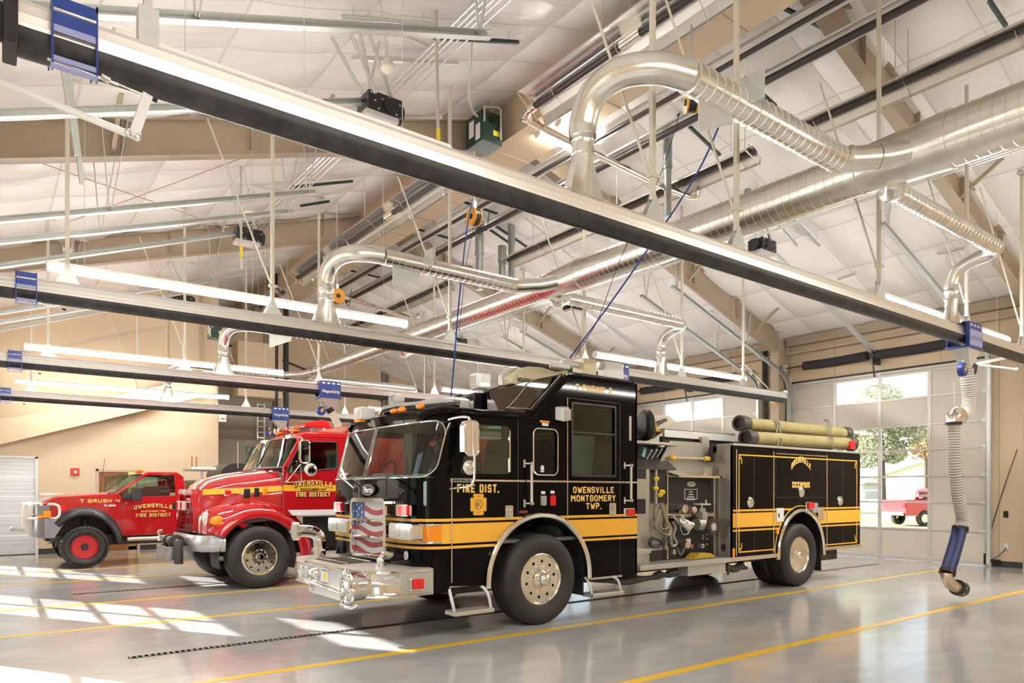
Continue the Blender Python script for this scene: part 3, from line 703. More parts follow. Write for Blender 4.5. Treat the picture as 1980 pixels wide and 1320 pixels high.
# ================================================================== fluorescent strips
HOUS = M('fixture_white', (.85,.84,.80), .4)
TUBE = M('fluorescent_tube', (1,1,1), .5, emit=(1, .955, .89), es=TUBE_STRENGTH)
TUBE2 = M('dimmed_fluorescent_tube', (1,1,1), .5, emit=(1, .955, .89), es=TUBE_STRENGTH*.5)  # farthest strips dimmed so the end wall does not clip
def strip(x0, x1, Y, z, label, group='fluorescent strip lights'):
    t = thing('strip_light', label, 'strip light', ((x0+x1)/2, Y, z), group)
    mb = MB().prism([(Y-.05, z+.05), (Y-.04, z+.10), (Y+.04, z+.10), (Y+.05, z+.05)], 'yz', x0, x1)
    ec = [(Y-.08, z+.0), (Y-.08, z+.05), (Y-.04, z+.10), (Y+.04, z+.10), (Y+.08, z+.05), (Y+.08, z+.0), (Y+.04, z-.035), (Y-.04, z-.035)]
    mb.prism(ec, 'yz', x0-.012, x0).prism(ec, 'yz', x1, x1+.012)
    build(mb, 'housing', HOUS, t)
    n = max(1, round((x1-x0)/1.25)); L = (x1-x0)/n
    mb = MB()
    for i in range(n): mb.loft([[(x, Y+.062*cos(a), z+.02-.045*sin(a)) for a in [-.6+(pi+1.2)*j/10 for j in range(11)]] for x in (x0+i*L+.01, x0+(i+1)*L-.01)], closed=True, caps=True)
    build(mb, 'lamp', TUBE2 if Y > 19 else TUBE, t)
    mb = MB()
    for x in (x0+.4, (x0+x1)/2, x1-.4): mb.cyl((x, Y, z+.10), (x, Y, roof(x)-.05), .003, seg=5)
    build_each(mb, 'hanging_wire', GALV, t)
SY = [4.86, 10.4, 16.4, 20.95]
for k, y in enumerate(SY):
    strip(.64, 5.62 if k else 3.0, y, (4.30, 4.37, 4.37, 4.29)[k], '%s long strip light on the left side of the bays, counted from the camera' % RANK[k].replace('farthest', 'fourth'))
    strip(9.95, 15.0, y, 4.37 if k < 3 else 4.29, '%s strip light on the right side, counted from the camera, near the overhead doors' % RANK[k].replace('farthest', 'fourth'))
strip(.64, 5.62, -.7, 4.37, 'strip light behind the photographer, left side'); strip(9.95, 15.0, -.7, 4.37, 'strip light behind the photographer, right side')
p = oy(1040, 262, 9.7)
strip(p.x, p.x+1.2, 9.7, p.z, 'short strip light high under the ridge, left one of two')
p = oy(1080, 240, 9.1)
strip(p.x, p.x+1.0, 9.1, p.z, 'short strip light high under the ridge, right one of two')

# ================================================================== radiant tube heaters
BT = M('heater_tube', (.055,.045,.045), .38, .3); REFL = M('heater_reflector', (.90,.89,.87), .28, .85)
def heater(x, z, y0, y1, face, label, endc=True, w=.44, hood=None, coup=True):
    """face = unit vector (x,z) the trough opens toward"""
    t = thing('tube_heater', label, 'tube heater', (x, (y0+y1)/2, z), 'radiant tube heaters')
    fx, fz = face; px, pz = -fz, fx
    def P(a, d, y): return (x+px*a+fx*d, y, z+pz*a+fz*d)
    prof = [(-w/2, .10), (-w/2+.015, .06), (-w*.30, -.02), (-w*.12, -.07), (w*.12, -.07), (w*.30, -.02), (w/2-.015, .06), (w/2, .10)]
    mb = MB()
    ins = [P(a, d, y0) for a, d in prof]; n = len(prof)
    out = [(a*1.02, d-.012) for a, d in prof]
    loop = prof + out[::-1]
    mb.loft([[P(a, d, y) for a, d in loop] for y in (y0, y1)], smooth=False, closed=True, caps=True)
    build(mb, 'reflector', hood or REFL, t)
    for s in (0,): build(MB().tube([P(0, .0, y0-.02), P(0, .0, y1+.02)], .052, 20), 'burner_tube', BT, t)
    br = MB(); y = y0+.25
    while y < y1:
        br.tube([P(-w/2, .10, y), P(-.08, .03, y), P(0, .065, y), P(.08, .03, y), P(w/2, .10, y)], .006, 6); y += 1.3
    for y in (y0, y1): br.tube([P(-w/2, .105, y), P(w/2, .105, y)], .009, 6).tube([P(-w/2, .10, y), P(-w/2+.02, -.02, y), P(w/2-.02, -.02, y), P(w/2, .10, y)], .008, 6)
    build_each(br, 'bracket', CHROME, t)
    ch = MB(); y = y0+.3
    while y < y1:
        ch.tube([P(-w/2, .0, y), (x+px*(-w/2), y, roof(x)-.08)], .007, 5); ch.tube([P(w/2, .0, y), (x+px*(w/2), y, roof(x)-.08)], .007, 5); y += 2.6
    build_each(ch, 'chain', GALV, t)
    cp = MB(); 
    for y in (y0+2.0, y1-2.2):
        if coup and y0 < y < y1: cp.cyl(P(0, 0, y), P(0, 0, y+.35), .058)
    if cp.v: build_each(cp, 'coupling', POLISH, t)
    return t
dl = (-.58, -.81)
heater(6.79, 7.54, 1.2, 8.45, dl, 'large tube heater with mirrored trough above the arching duct elbow, nearest left of the ridge', w=.64)
heater(6.72, 7.33, 10.95, 18.4, dl, 'long tube heater in the middle distance, behind the black burner box', w=.52)
heater(6.6, 7.1, 19.2, 26.5, dl, 'farthest tube heater left of the ridge, ending near the back gable', w=.52)
BG = M('heater_hood_tan', (.60,.54,.44), .45, .3)
dr = (-.45, -.89)
def heater_r(x, z, y0, y1, label): return heater(x, z, y0, y1, (-.30, -.954), label, w=.40, hood=M('heater_shroud', (.80,.76,.68), .32, .35), coup=False)
heater_r(10.1, 7.22, -1, 5.95, 'right hand tube heater crossing under the near rafter at the upper right')
heater_r(10.0, 7.12, 6.75, 13.4, 'right hand tube heater seen through the arch of the big branch duct')
heater_r(9.9, 7.15, 15.9, 23.5, 'small distant tube heater right of the ridge above the second strip light')
# U-bend crossing tubes between left and right heaters
for k, (ya, za, lab) in enumerate(((8.55, 7.5, 'shiny cross tube linking the near left heater to the right heater'), (18.6, 7.3, 'shiny cross tube linking the two farther heaters'))):
    t = thing('cross_tube', lab, 'tube', (8.4, ya, za), 'heater cross tubes')
    build(MB().tube([(6.79, ya-.1, za+.04), (6.79, ya+.06, za+.02), (6.9, ya+.16, za), (7.1, ya+.2, za-.02), (10.0, ya-.3, za-.55), (10.15, ya-.6, za-.5)], .052, 18, n=6), 'pipe', POLISH, t)
    build(MB().lathe([(0, .058), (.12, .058)], (6.79, ya-.14, za+.045), (0, 1, -.1), 16), 'elbow_band', CHROME, t)
# twin black tubes with bright strips, hung under the right side of the ridge
for k, (x, z) in enumerate(((8.72, 7.86), (9.22, 7.66))):
    t = thing('black_pipe', '%s of the two parallel black pipes under the ridge' % ('left', 'right')[k], 'pipe', (x, 6, z), 'black pipes under the ridge')
    build(MB().tube([(x, -4, z), (x, 21, z)], .052 if k else .038, 18), 'pipe', BT, t)
    build(MB().box((x-.13, -4, z+.06), (x-.10, 21, z+.09)).box((x+.09, -4, z-.01), (x+.115, 21, z+.02)).box((x-.10, -4, z+.10), (x+.10, 21, z+.104)), 'trim_strip', REFL, t)
# burner boxes
def burner(x, y, z, lab, s=1.0):
    t = thing('burner_box', lab, 'burner box', (x, y, z), 'dark green burner boxes')
    a, b, c = .19*s, .22*s, .23*s
    build(MB().box((x-a, y-b, z-c), (x+a, y+b, z+c)), 'housing', M('burner_green', (.018,.045,.036), .35), t, bevel=.008)
    build(MB().box((x-a-.004, y-.17*s, z-.19*s), (x-a, y-.05*s, z+.05*s)).box((x-a-.004, y+.0*s, z-.1*s), (x-a, y+.13*s, z+.15*s)), 'rating_label', M('paper_white', (.82,.82,.80), .5), t)
    build(MB().box((x+.02, y-b-.004, z-.11*s), (x+.13*s, y-b, z-.03*s)), 'yellow_label', M('label_yellow', (.85,.75,.02), .5), t)
    build(MB().cyl((x+.0, y-b-.03, z+.12*s), (x, y-b, z+.12*s), .055*s, seg=20).cyl((x+.10*s, y-b-.02, z-.0), (x+.10*s, y-b, z), .03*s), 'air_inlet', DARK, t)
    build(MB().tube([(x+.14*s, y-b-.03, z-.16*s), (x+.14*s, y-b-.03, z+.3*s), (x+.11*s, y-b, z+.34*s), (x-.12*s, y-b+.02, z+.28*s), (x-.16*s, y-b-.02, z+.26*s), (x-.16*s, y-b-.02, z+.04*s)], .016*s, 8), 'gas_pipe', GALV, t)
    build(MB().cyl((x, y+b, z-.02), (x, y+b+.22*s, z-.02), .055*s), 'flame_tube', POLISH, t)
    mb = MB()
    for yy in (y-b+.03, y+b-.03): mb.tube([(x, yy, z+c), (x, yy, roof(x)-.08)], .006, 5)
    build_each(mb, 'chain', GALV, t)
p = oy(936, 258, 10.3); burner(p.x, 10.3, p.z, 'dark green burner box with white and yellow labels over the nearest rail', 1.15)
p = oy(418, 640, 19.0); burner(p.x, 19, p.z, 'small dark burner box far off above the third rail, beside the third elbow', .9)

# ================================================================== overhead door hardware
def c_track(side, y, lab):
    sg = 1 if side == 'r' else -1; X = XR-.10 if sg > 0 else XL+.10
    t = thing('door_track', lab, 'door track', (X, y, 0), 'galvanized overhead door tracks')
    D = lambda x: X - sg*x
    za = lambda x: 4.86+.342*(x-.45)
    x_end = 4.75
    path = [Vector((X, y, 0.05)), Vector((X, y, 4.3))]+[Vector((D(.45-.45*cos(a)), y, 4.3+.45*sin(a)*1.1)) for a in [pi/2*i*.72/7 for i in range(1, 8)]]
    last = path[-1]
    path += [Vector((last.x-sg*.35, y, last.z+.16)), Vector((D(x_end), y, za(x_end)))]
    mb = MB()
    for a, b in zip(path, path[1:]): mb.channel(a, b, .085, .07, .006, up=(0, 1, 0), openup=True)
    build(mb, 'channel', GALV, t)
    x1 = x_end
    mb = MB()
    for xx in (1.9, 4.6):
        p = Vector((D(xx), y, za(xx))); zr = roof(p.x)-.05
        mb.beam(p, (p.x-.1, y, zr), .035, .012); mb.beam(p+Vector((.02, 0, 0)), (p.x+.22, y, zr), .035, .012)
        mb.beam((p.x-.25, y, zr), (p.x+.35, y, zr), .04, .03)
    build_each(mb, 'hanger_angle', GALV, t)
NMS = ['nearest', 'second', 'third', 'fourth']
for i, yc in enumerate(YD[1:], 1):
    for j, s in enumerate((-1, 1)):
        for side, sn in (('l', 'left'), ('r', 'right')):
            c_track(side, yc+s*(DW+.08), '%s track of the %s overhead door on the %s wall' % (('near', 'far')[j], ('nearest', 'second', 'third')[i-1], sn))
BKM = M('opener_black', (.02,.02,.02), .35)
def opener(side, yc, i):
    sg = 1 if side == 'r' else -1; x = XR-4.95 if sg > 0 else XL+4.78; z = 6.55
    x = 12.6 if sg > 0 else 4.12
    t = thing('door_opener', 'black motor unit of the %s %s overhead door, hung from the roof' % (('nearest', 'second', 'third')[i], {'l': 'left', 'r': 'right'}[side]), 'door opener', (x, yc, z), 'overhead door openers')
    build(MB().box((x-.24, yc-.17, z-.10), (x+.24, yc+.17, z+.13)), 'motor_housing', BKM, t, bevel=.01)
    build(MB().box((x-.26, yc-.15, z-.17), (x+.20, yc+.10, z-.10)), 'lamp_cover', M('clear_cover', (.62,.58,.58), .25), t, bevel=.01)
    build(MB().cyl((x+sg*-.30, yc, z+.02), (x-sg*.22, yc, z+.02), .12, seg=20).cyl((x-sg*.05, yc-.2, z-.0), (x-sg*.05, yc-.17, z), .09), 'chain_wheel', BKM, t)
    mb = MB()
    for q in range(9): mb.sph((x-.2+.05*q, yc-.172, z+.1-(q*7 % 5)*.045), .012, 6)
    build_each(mb, 'bolt', GALV, t)
    xw = XR-.15 if sg > 0 else XL+.15; zw = 4.98
    build(MB().channel((x+sg*.2, yc, z+.05), (xw, yc, zw), .09, .07, .005).cyl((x+sg*.2, yc, z-.0), (xw, yc, zw-.06), .006, seg=6), 'trolley_rail', GALV, t)
    xa = xw-sg*.25
    build(MB().beam((xa, yc, zw+.05), (xw+sg*.0-sg*.1, yc, DH-.15), .03, .02), 'door_arm', DARK, t)
    mb = MB(); zr = roof(x)-.05
    for s in (-.15, .15): mb.beam((x+s, yc-.1, z+.1), (x-.35+s*.3, yc-.15, zr), .045, .02); mb.beam((x+s, yc+.1, z+.1), (x+.1+s*.3, yc+.1, zr), .045, .02)
    mb.beam((x-.9, yc-.15, zr), (x+.6, yc-.15, zr), .05, .04)
    build_each(mb, 'hanger_angle', GALV, t)
for i, yc in enumerate(YD[1:]):
    opener('l', yc, i); opener('r', yc, i)
SPR = M('spring_cover_black', (.02,.016,.018), .75, bump=.8, bscale=14)
for i, yc in enumerate(YD[1:3]):
    t = thing('torsion_spring', 'black covered torsion springs above the %s right overhead door' % ('near', 'far')[i], 'torsion spring', (XR-.3, yc, 4.93), 'covered torsion springs')
    X = XR-.32
    for s in (-1, 1):
        y0, y1 = (yc+.18, yc+1.75) if s > 0 else (yc-1.75, yc-.12)
        build(MB().tube([(X, y0, 4.92), (X, y0+.03, 4.92), ((X), (y0+y1)/2, 4.90), (X, y1-.03, 4.91), (X, y1, 4.91)], lambda u: .115 if .02 < u < .98 else .09, 20, n=10), 'spring_cover', SPR, t)
    build(MB().cyl((X, yc-DW-.1, 4.92), (X, yc+DW+.1, 4.92), .016), 'shaft', DARK, t)
    for s in (-1, 1): build(MB().cyl((X, yc+s*(DW+.02), 4.92), (X, yc+s*(DW+.10), 4.92), .10, seg=20), 'cable_drum', GALV, t)
    build(MB().box((X, yc-.03, 4.70), (XR, yc+.03, 5.06)).cyl((X, yc-.05, 4.92), (X, yc+.07, 4.92), .07), 'center_bracket', DARK, t)
# conduits along the roof, left and right bundles
COND = M('emt_conduit', (.78,.80,.79), .3, .85)
for i, dx in enumerate((0, .10, .20, .30, .44)):
    x = 4.74+dx; z = 7.50+dx*.33
    tag(build(MB().tube([(x, -6, z), (x, 21.8, z)], .016 if i < 3 else .011, 8), 'conduit', COND, at=(x, 8, z)), '%s of five parallel conduits under the left roof slope' % ('leftmost', 'second from left', 'middle', 'second from right', 'rightmost')[i], 'conduit', 'left roof conduits')
for i, dx in enumerate((0, .12, .3, .4)):
    x = 11.6+dx; z = 1.6+.425*x-dx*.35
    tag(build(MB().tube([(x, -6, z), (x, 21.8, z)], .014, 8), 'conduit', COND, at=(x, 8, z)), '%s of four parallel conduits under the right roof slope' % ('leftmost', 'second', 'third', 'rightmost')[i], 'conduit', 'right roof conduits')
# struts: dark green / galvanized sections under the roof
def strut(a, b, mat, lab, rods=True, s=.045):
    a = Vector(a); b = Vector(b); c = (a+b)/2
    t = thing('roof_strut', lab, 'strut', c, 'roof struts')
    build(MB().channel(a, b, s, s, .006), 'channel', mat, t)
    if rods:
        mb = MB()
        for u in (.12, .88):
            p = a.lerp(b, u); 
            if roof(p.x)-.05 > p.z+.05: mb.cyl(p, (p.x, p.y, roof(p.x)-.03), .005, seg=5)
        if mb.v: build_each(mb, 'threaded_rod', GALV, t)
def S(p1, p2, Y, mat, lab, off=.22, **k):
    a = oroof(*p1, off); b = oroof(*p2, off)
    strut(a, b, mat, lab, **k)
S((838, 72), (1002, 82), 6.3, GREENST, 'dark green strut above the opener, under the left slope near the photo top')
S((660, 33), (838, 48), 7.0, GALV, 'galvanized strut at the top carrying the smoke detector conduit')
S((680, 112), (885, 122), 7.3, GALV, 'short galvanized strut beside the smoke detector')
S((560, 362), (682, 350), 12.0, GREENST, 'dark green strut end above the second elbow, upper one')
S((580, 398), (637, 389), 13.2, GREENST, 'dark green strut end above the second elbow, lower one')
S((1485, 0), (1608, 62), 6.2, GREENST, 'dark green strut crossing the twin black pipes at the upper right')
S((845, 372), (975, 418), 10.8, GREENST, 'dark green strut crossing below the nearest rail, by the orange reel')
S((760, 430), (885, 465), 12.5, GREENST, 'dark green strut below the mirrored trough, middle distance')
S((690, 475), (800, 502), 14.3, GREENST, 'dark green strut just behind the second branch duct')
S((645, 515), (740, 538), 16.3, GREENST, 'dark green strut seen under the second branch duct')
S((895, 408), (985, 470), 13.0, GREENST, 'dark sloped strut left of the grey vent pipes')
S((940, 425), (1035, 488), 10.2, GREENST, 'dark sloped strut crossing behind the thin vent pipe')
S((1440, 150), (1500, 205), 7.4, GREENST, 'dark sloped strut above the big spiral branch')
S((1310, 222), (1392, 300), 8.3, GREENST, 'dark sloped strut behind the orange reel by the near duct')
S((1912, 0), (1945, 50), 4.4, GREENST, 'dark strut at the upper right corner')
S((1700, 160), (1860, 340), 6.3, GALV, 'galvanized strut behind the right heater') if False else None
S((1525, 415), (1585, 475), 9.5, GALV, 'short galvanized strut right of the opener, upper one')
S((1500, 430), (1540, 475), 9.5, GALV, 'short galvanized strut right of the opener, lower one')
S((1620, 540), (1655, 527), 7.5, GALV, 'small perforated strut on the white right slope', rods=False)
S((1812, 490), (1868, 478), 6.5, GALV, 'small perforated strut left of the right branch elbow', rods=False)
S((420, 352), (640, 390), 12.8, GALV, 'galvanized cross strut under the left conduits', rods=False) if False else None
# angle straps holding struts at the left
for a, b, Y, lab in (((640, 70), (700, 180), 8.0, 'perforated angle strap left of the smoke detector'), ((668, 40), (725, 178), 8.0, 'perforated angle strap beside the smoke detector'),
                     ((105, 55), (145, 300), 7.5, 'perforated strap behind the near trolley, long one'), ((120, 60), (155, 355), 8.4, 'perforated strap right of the near trolley')):
    pa = oroof(*a, .12); pb = oy(*b, pa.y)
    tag(build(MB().beam(pa, pb, .05, .004).beam(pa+Vector((.02, .02, 0)), pb+Vector((.02, .02, 0)), .004, .05), 'angle_strap', GALV, at=(pa+pb)/2), lab, 'strap', 'perforated angle straps')
# smoke detectors
for (px, py, Y, lab) in ((750, 130, 7.6, 'white smoke detector under the conduits at the top'), (483, 410, 13.0, 'white smoke detector above the second motor unit')):
    p = oy(px, py, Y); t = thing('smoke_detector', lab, 'smoke detector', p, 'smoke detectors')
    build(MB().lathe([(0, .085), (.02, .09), (.045, .075), (.07, .04), (.072, 0.001)], p, (0,0,-1), 24), 'sensor', M('detector_white', (.85,.80,.70), .4), t)
    build(MB().cyl(p, p+Vector((0,0,.08)), .06).tube([p+Vector((0,0,.08)), p+Vector((-.02,0,.3)), p+Vector((-.1,0,roof(p.x)-p.z-.1))], .01, 6, n=4), 'conduit', GALV, t)
# orange cord reels
def reel(px, py, Y, lab, r, edge=True):
    p = oy(px, py, Y); t = thing('cord_reel', lab, 'cord reel', p, 'orange cord reels')
    ax = Vector((1, 0, 0)) if edge else Vector((0, 1, 0))
    if edge == 2: ax = Vector((.8, -.6, 0))
    build(MB().lathe([(-.07, r*.5), (-.07, r), (-.05, r), (-.05, r*.8), (.05, r*.8), (.05, r), (.07, r), (.07, r*.5)], p, ax, 28), 'flange', M('reel_orange', (.90,.40,.02), .4), t)
    build(MB().lathe([(-.05, r*.93), (.05, r*.93)], p, ax, 28).cyl(p-ax*.09, p+ax*.09, r*.3), 'cord_coil', DARK, t)
    build(MB().box((p.x-.03, p.y-.03, p.z+r), (p.x+.03, p.y+.03, p.z+r+.12)).cyl((p.x, p.y, p.z+r+.1), (p.x, p.y, roof(p.x)-.1), .012), 'mount', GALV, t)
    build(MB().tube([p+Vector((.1,0,r*.6)), p+Vector((.25,0,-r)), p+Vector((.35,.1,-r*.5)), p+Vector((.4,.1,r*1.6))], .008, 6, n=8), 'lead', DARK, t)
    return p
r1 = reel(1337, 198, 5.6, 'orange cord reel half hidden by the big near branch duct', .13, 2)
r2 = reel(917, 420, 10.4, 'orange cord reel hanging edge-on below the nearest rail', .16, 1)
r3 = reel(652, 573, 15.5, 'yellow-orange cord reel face-on above the second strip light', .17, 0)
# blue and black cords
BC = M('blue_cord', (.015,.06,.30), .5)
def cord(pts, r, mat, lab, n=6):
    c = pts[0]; tag(build(MB().tube(pts, r, 8, n=n), 'air_hose' if mat is BC else 'electric_lead', mat, at=c), lab, 'cord', None)
cord([oy(1402, 215, 5.2), oy(1345, 340, 5.8), oy(1240, 500, 6.6), oy(1170, 600, 7.2), oy(1102, 692, 7.6)], .012, BC, 'blue cord slanting down from the near branch duct to the black cab')
cord([oy(1315, 215, 5.6), oy(1274, 345, 6.2), oy(1200, 500, 6.8), oy(1155, 620, 7.2), oy(1110, 690, 7.6)], .005, DARK, 'thin black cord slanting beside the blue one')
cord([oy(912, 395, 10.4), oy(905, 430, 10.2), oy(896, 500, 9.9), oy(885, 610, 9.4), oy(878, 700, 9.0), oy(872, 768, 8.4)], .013, BC, 'blue cord dropping past the second rail to the black cab roof')
cord([oy(915, 440, 10.4), oy(900, 520, 10.2), oy(892, 600, 9.9), oy(887, 640, 9.7)], .005, DARK, 'thin black cord hanging from the edge-on orange reel')
# hanging flexible power drops with yellow tags
FLEX = M('flex_conduit', (.60,.57,.50), .4, .4)
for (a, b, c, Y, lab) in (((843, 0), (846, 200), (848, 290), 7.6, 'pale flexible power drop hanging left of the burner box'), ((466, 300), (466, 420), (467, 520), 13.0, 'pale flexible power drop beside the second motor unit')):
    pa, pb, pc = oy(*a, Y), oy(*b, Y), oy(*c, Y)
    t = thing('power_drop', lab, 'power drop', pa, 'flexible power drops')
    build(MB().tube([pa, pb, pc], .022, 10, ribs=.012, rib_h=.12), 'cable', FLEX, t)
    build(MB().cyl(pb.lerp(pc, .55), pb.lerp(pc, .8), .025), 'yellow_tag', M('tag_yellow', (.8,.65,.03), .5), t)
t = thing('gas_flex', 'pale flexible pipe dropping to the burner box from a dark strut', 'pipe', oroof(912, 80, .25))
build(MB().tube([oroof(912, 80, .25), oy(910, 130, 8.3), oy(907, 190, 9.0), oy(915, 215, 9.7), oy(923, 225, 10.1)], .018, 10, n=5), 'pipe', FLEX, t)
# grey vent pipes through the right slope
VENT = M('vent_grey', (.36,.38,.37), .4, .4)
for (px, y0, y1, Y, r, lab) in ((1291, 260, 420, 8.2, .065, 'grey vent pipe left of the near duct'), (1446, 235, 400, 8.2, .065, 'grey vent pipe behind the near branch duct'), (1482, 270, 390, 8.4, .065, 'short grey vent pipe right of its twin'),
                                (927, 445, 560, 13.6, .085, 'left grey vent pipe of the distant three'), (971, 476, 545, 13.6, .085, 'middle low grey vent pipe of the distant three'), (989, 418, 545, 13.6, .075, 'tall right grey vent pipe of the distant three')):
    a, b = oy(px, y1, Y), oy(px, y0, Y); t = thing('vent_pipe', lab, 'vent pipe', a, 'grey vent pipes')
    build(MB().cyl(a, b, r, seg=20), 'pipe', VENT, t); d = b-a
    build(MB().cyl(a+d*.6, b, r*1.18, seg=20).cyl(a+d*.58, a+d*.64, r*1.28, seg=20), 'storm_sleeve', VENT, t)
# swing arm at the upper left
t = thing('swing_arm', 'white swing arm with bracket hanging below the nearest rail at far left', 'arm', oy(260, 260, 4.0))
build(MB().tube([oy(-20, 150, 4.3), oy(245, 258, 4.1)], .018, 10), 'arm', HOUS, t)
build(MB().beam(oy(285, 185, 4.1), oy(257, 266, 4.1), .05, .05, up=(0,1,0)), 'bracket', M('bracket_white', (.75,.76,.74), .35, .3), t, bevel=.004)
build(MB().sph(oy(248, 256, 4.07), .018, 8).sph(oy(268, 264, 4.07), .018, 8), 'clip', CHROME, t)
# cross rods under the roof (bracing)
for a, b, Y1, Y2, lab in (((70, 312), (430, 437), 11.5, 15.9, 'thin cross brace rod under the left slope, falling right'), ((470, 305), (130, 430), 11.5, 15.9, 'thin cross brace rod under the left slope, rising right'),
                 ((1015, 420), (1110, 500), 11.2, 11.2, 'thin brace rod on the right slope near the vent pipes')):
    pa, pb = oroof(*a, .15), oroof(*b, .15)
    tag(build(MB().cyl(pa, pb, .008, seg=6), 'brace_rod', STEEL, at=(pa+pb)/2), lab, 'brace rod', 'roof brace rods')
# ================================================================== vehicles: shared pieces
TIRE = M('tire_rubber', (.030,.027,.025), .62, bump=.15, bscale=40, var=.25, vscale=5)
BPAINT = M('black_gloss_paint', (.003,.003,.0035), .05, coat=.0, spec=.13)
GOLD = M('gold_stripe', (.94,.49,.045), .25, coat=.5)
LETG = M('gold_lettering', (.95,.60,.17), .35)
LETS = M('lettering_shadow', (.01,.008,.006), .5)
RED = M('red_gloss_paint', (.46,.010,.014), .10, coat=1.0)
TREAD = tread_plate('diamond_tread_plate', (.86,.82,.73))
TREADW = tread_plate('pale_tread_plate', (.88,.85,.78), .4)
VGL = glass_mat('vehicle_glass', (.68,.80,.75), .06)
VGLD = glass_mat('dark_vehicle_glass', (.42,.5,.48), .03)
INT = M('cab_interior_dark', (.13,.145,.135), .7); DASH = M('dash_grey_green', (.30,.37,.35), .7)
SEATM = M('seat_fabric', (.06,.062,.065), .8)
CHAS = M('chassis_grime', (.055,.045,.038), .7, var=.4, vscale=8)
LENS = M('clear_lens', (.75,.76,.76), .08, .6); WHITEP = M('gloss_white', (.80,.80,.78), .2, coat=.4)
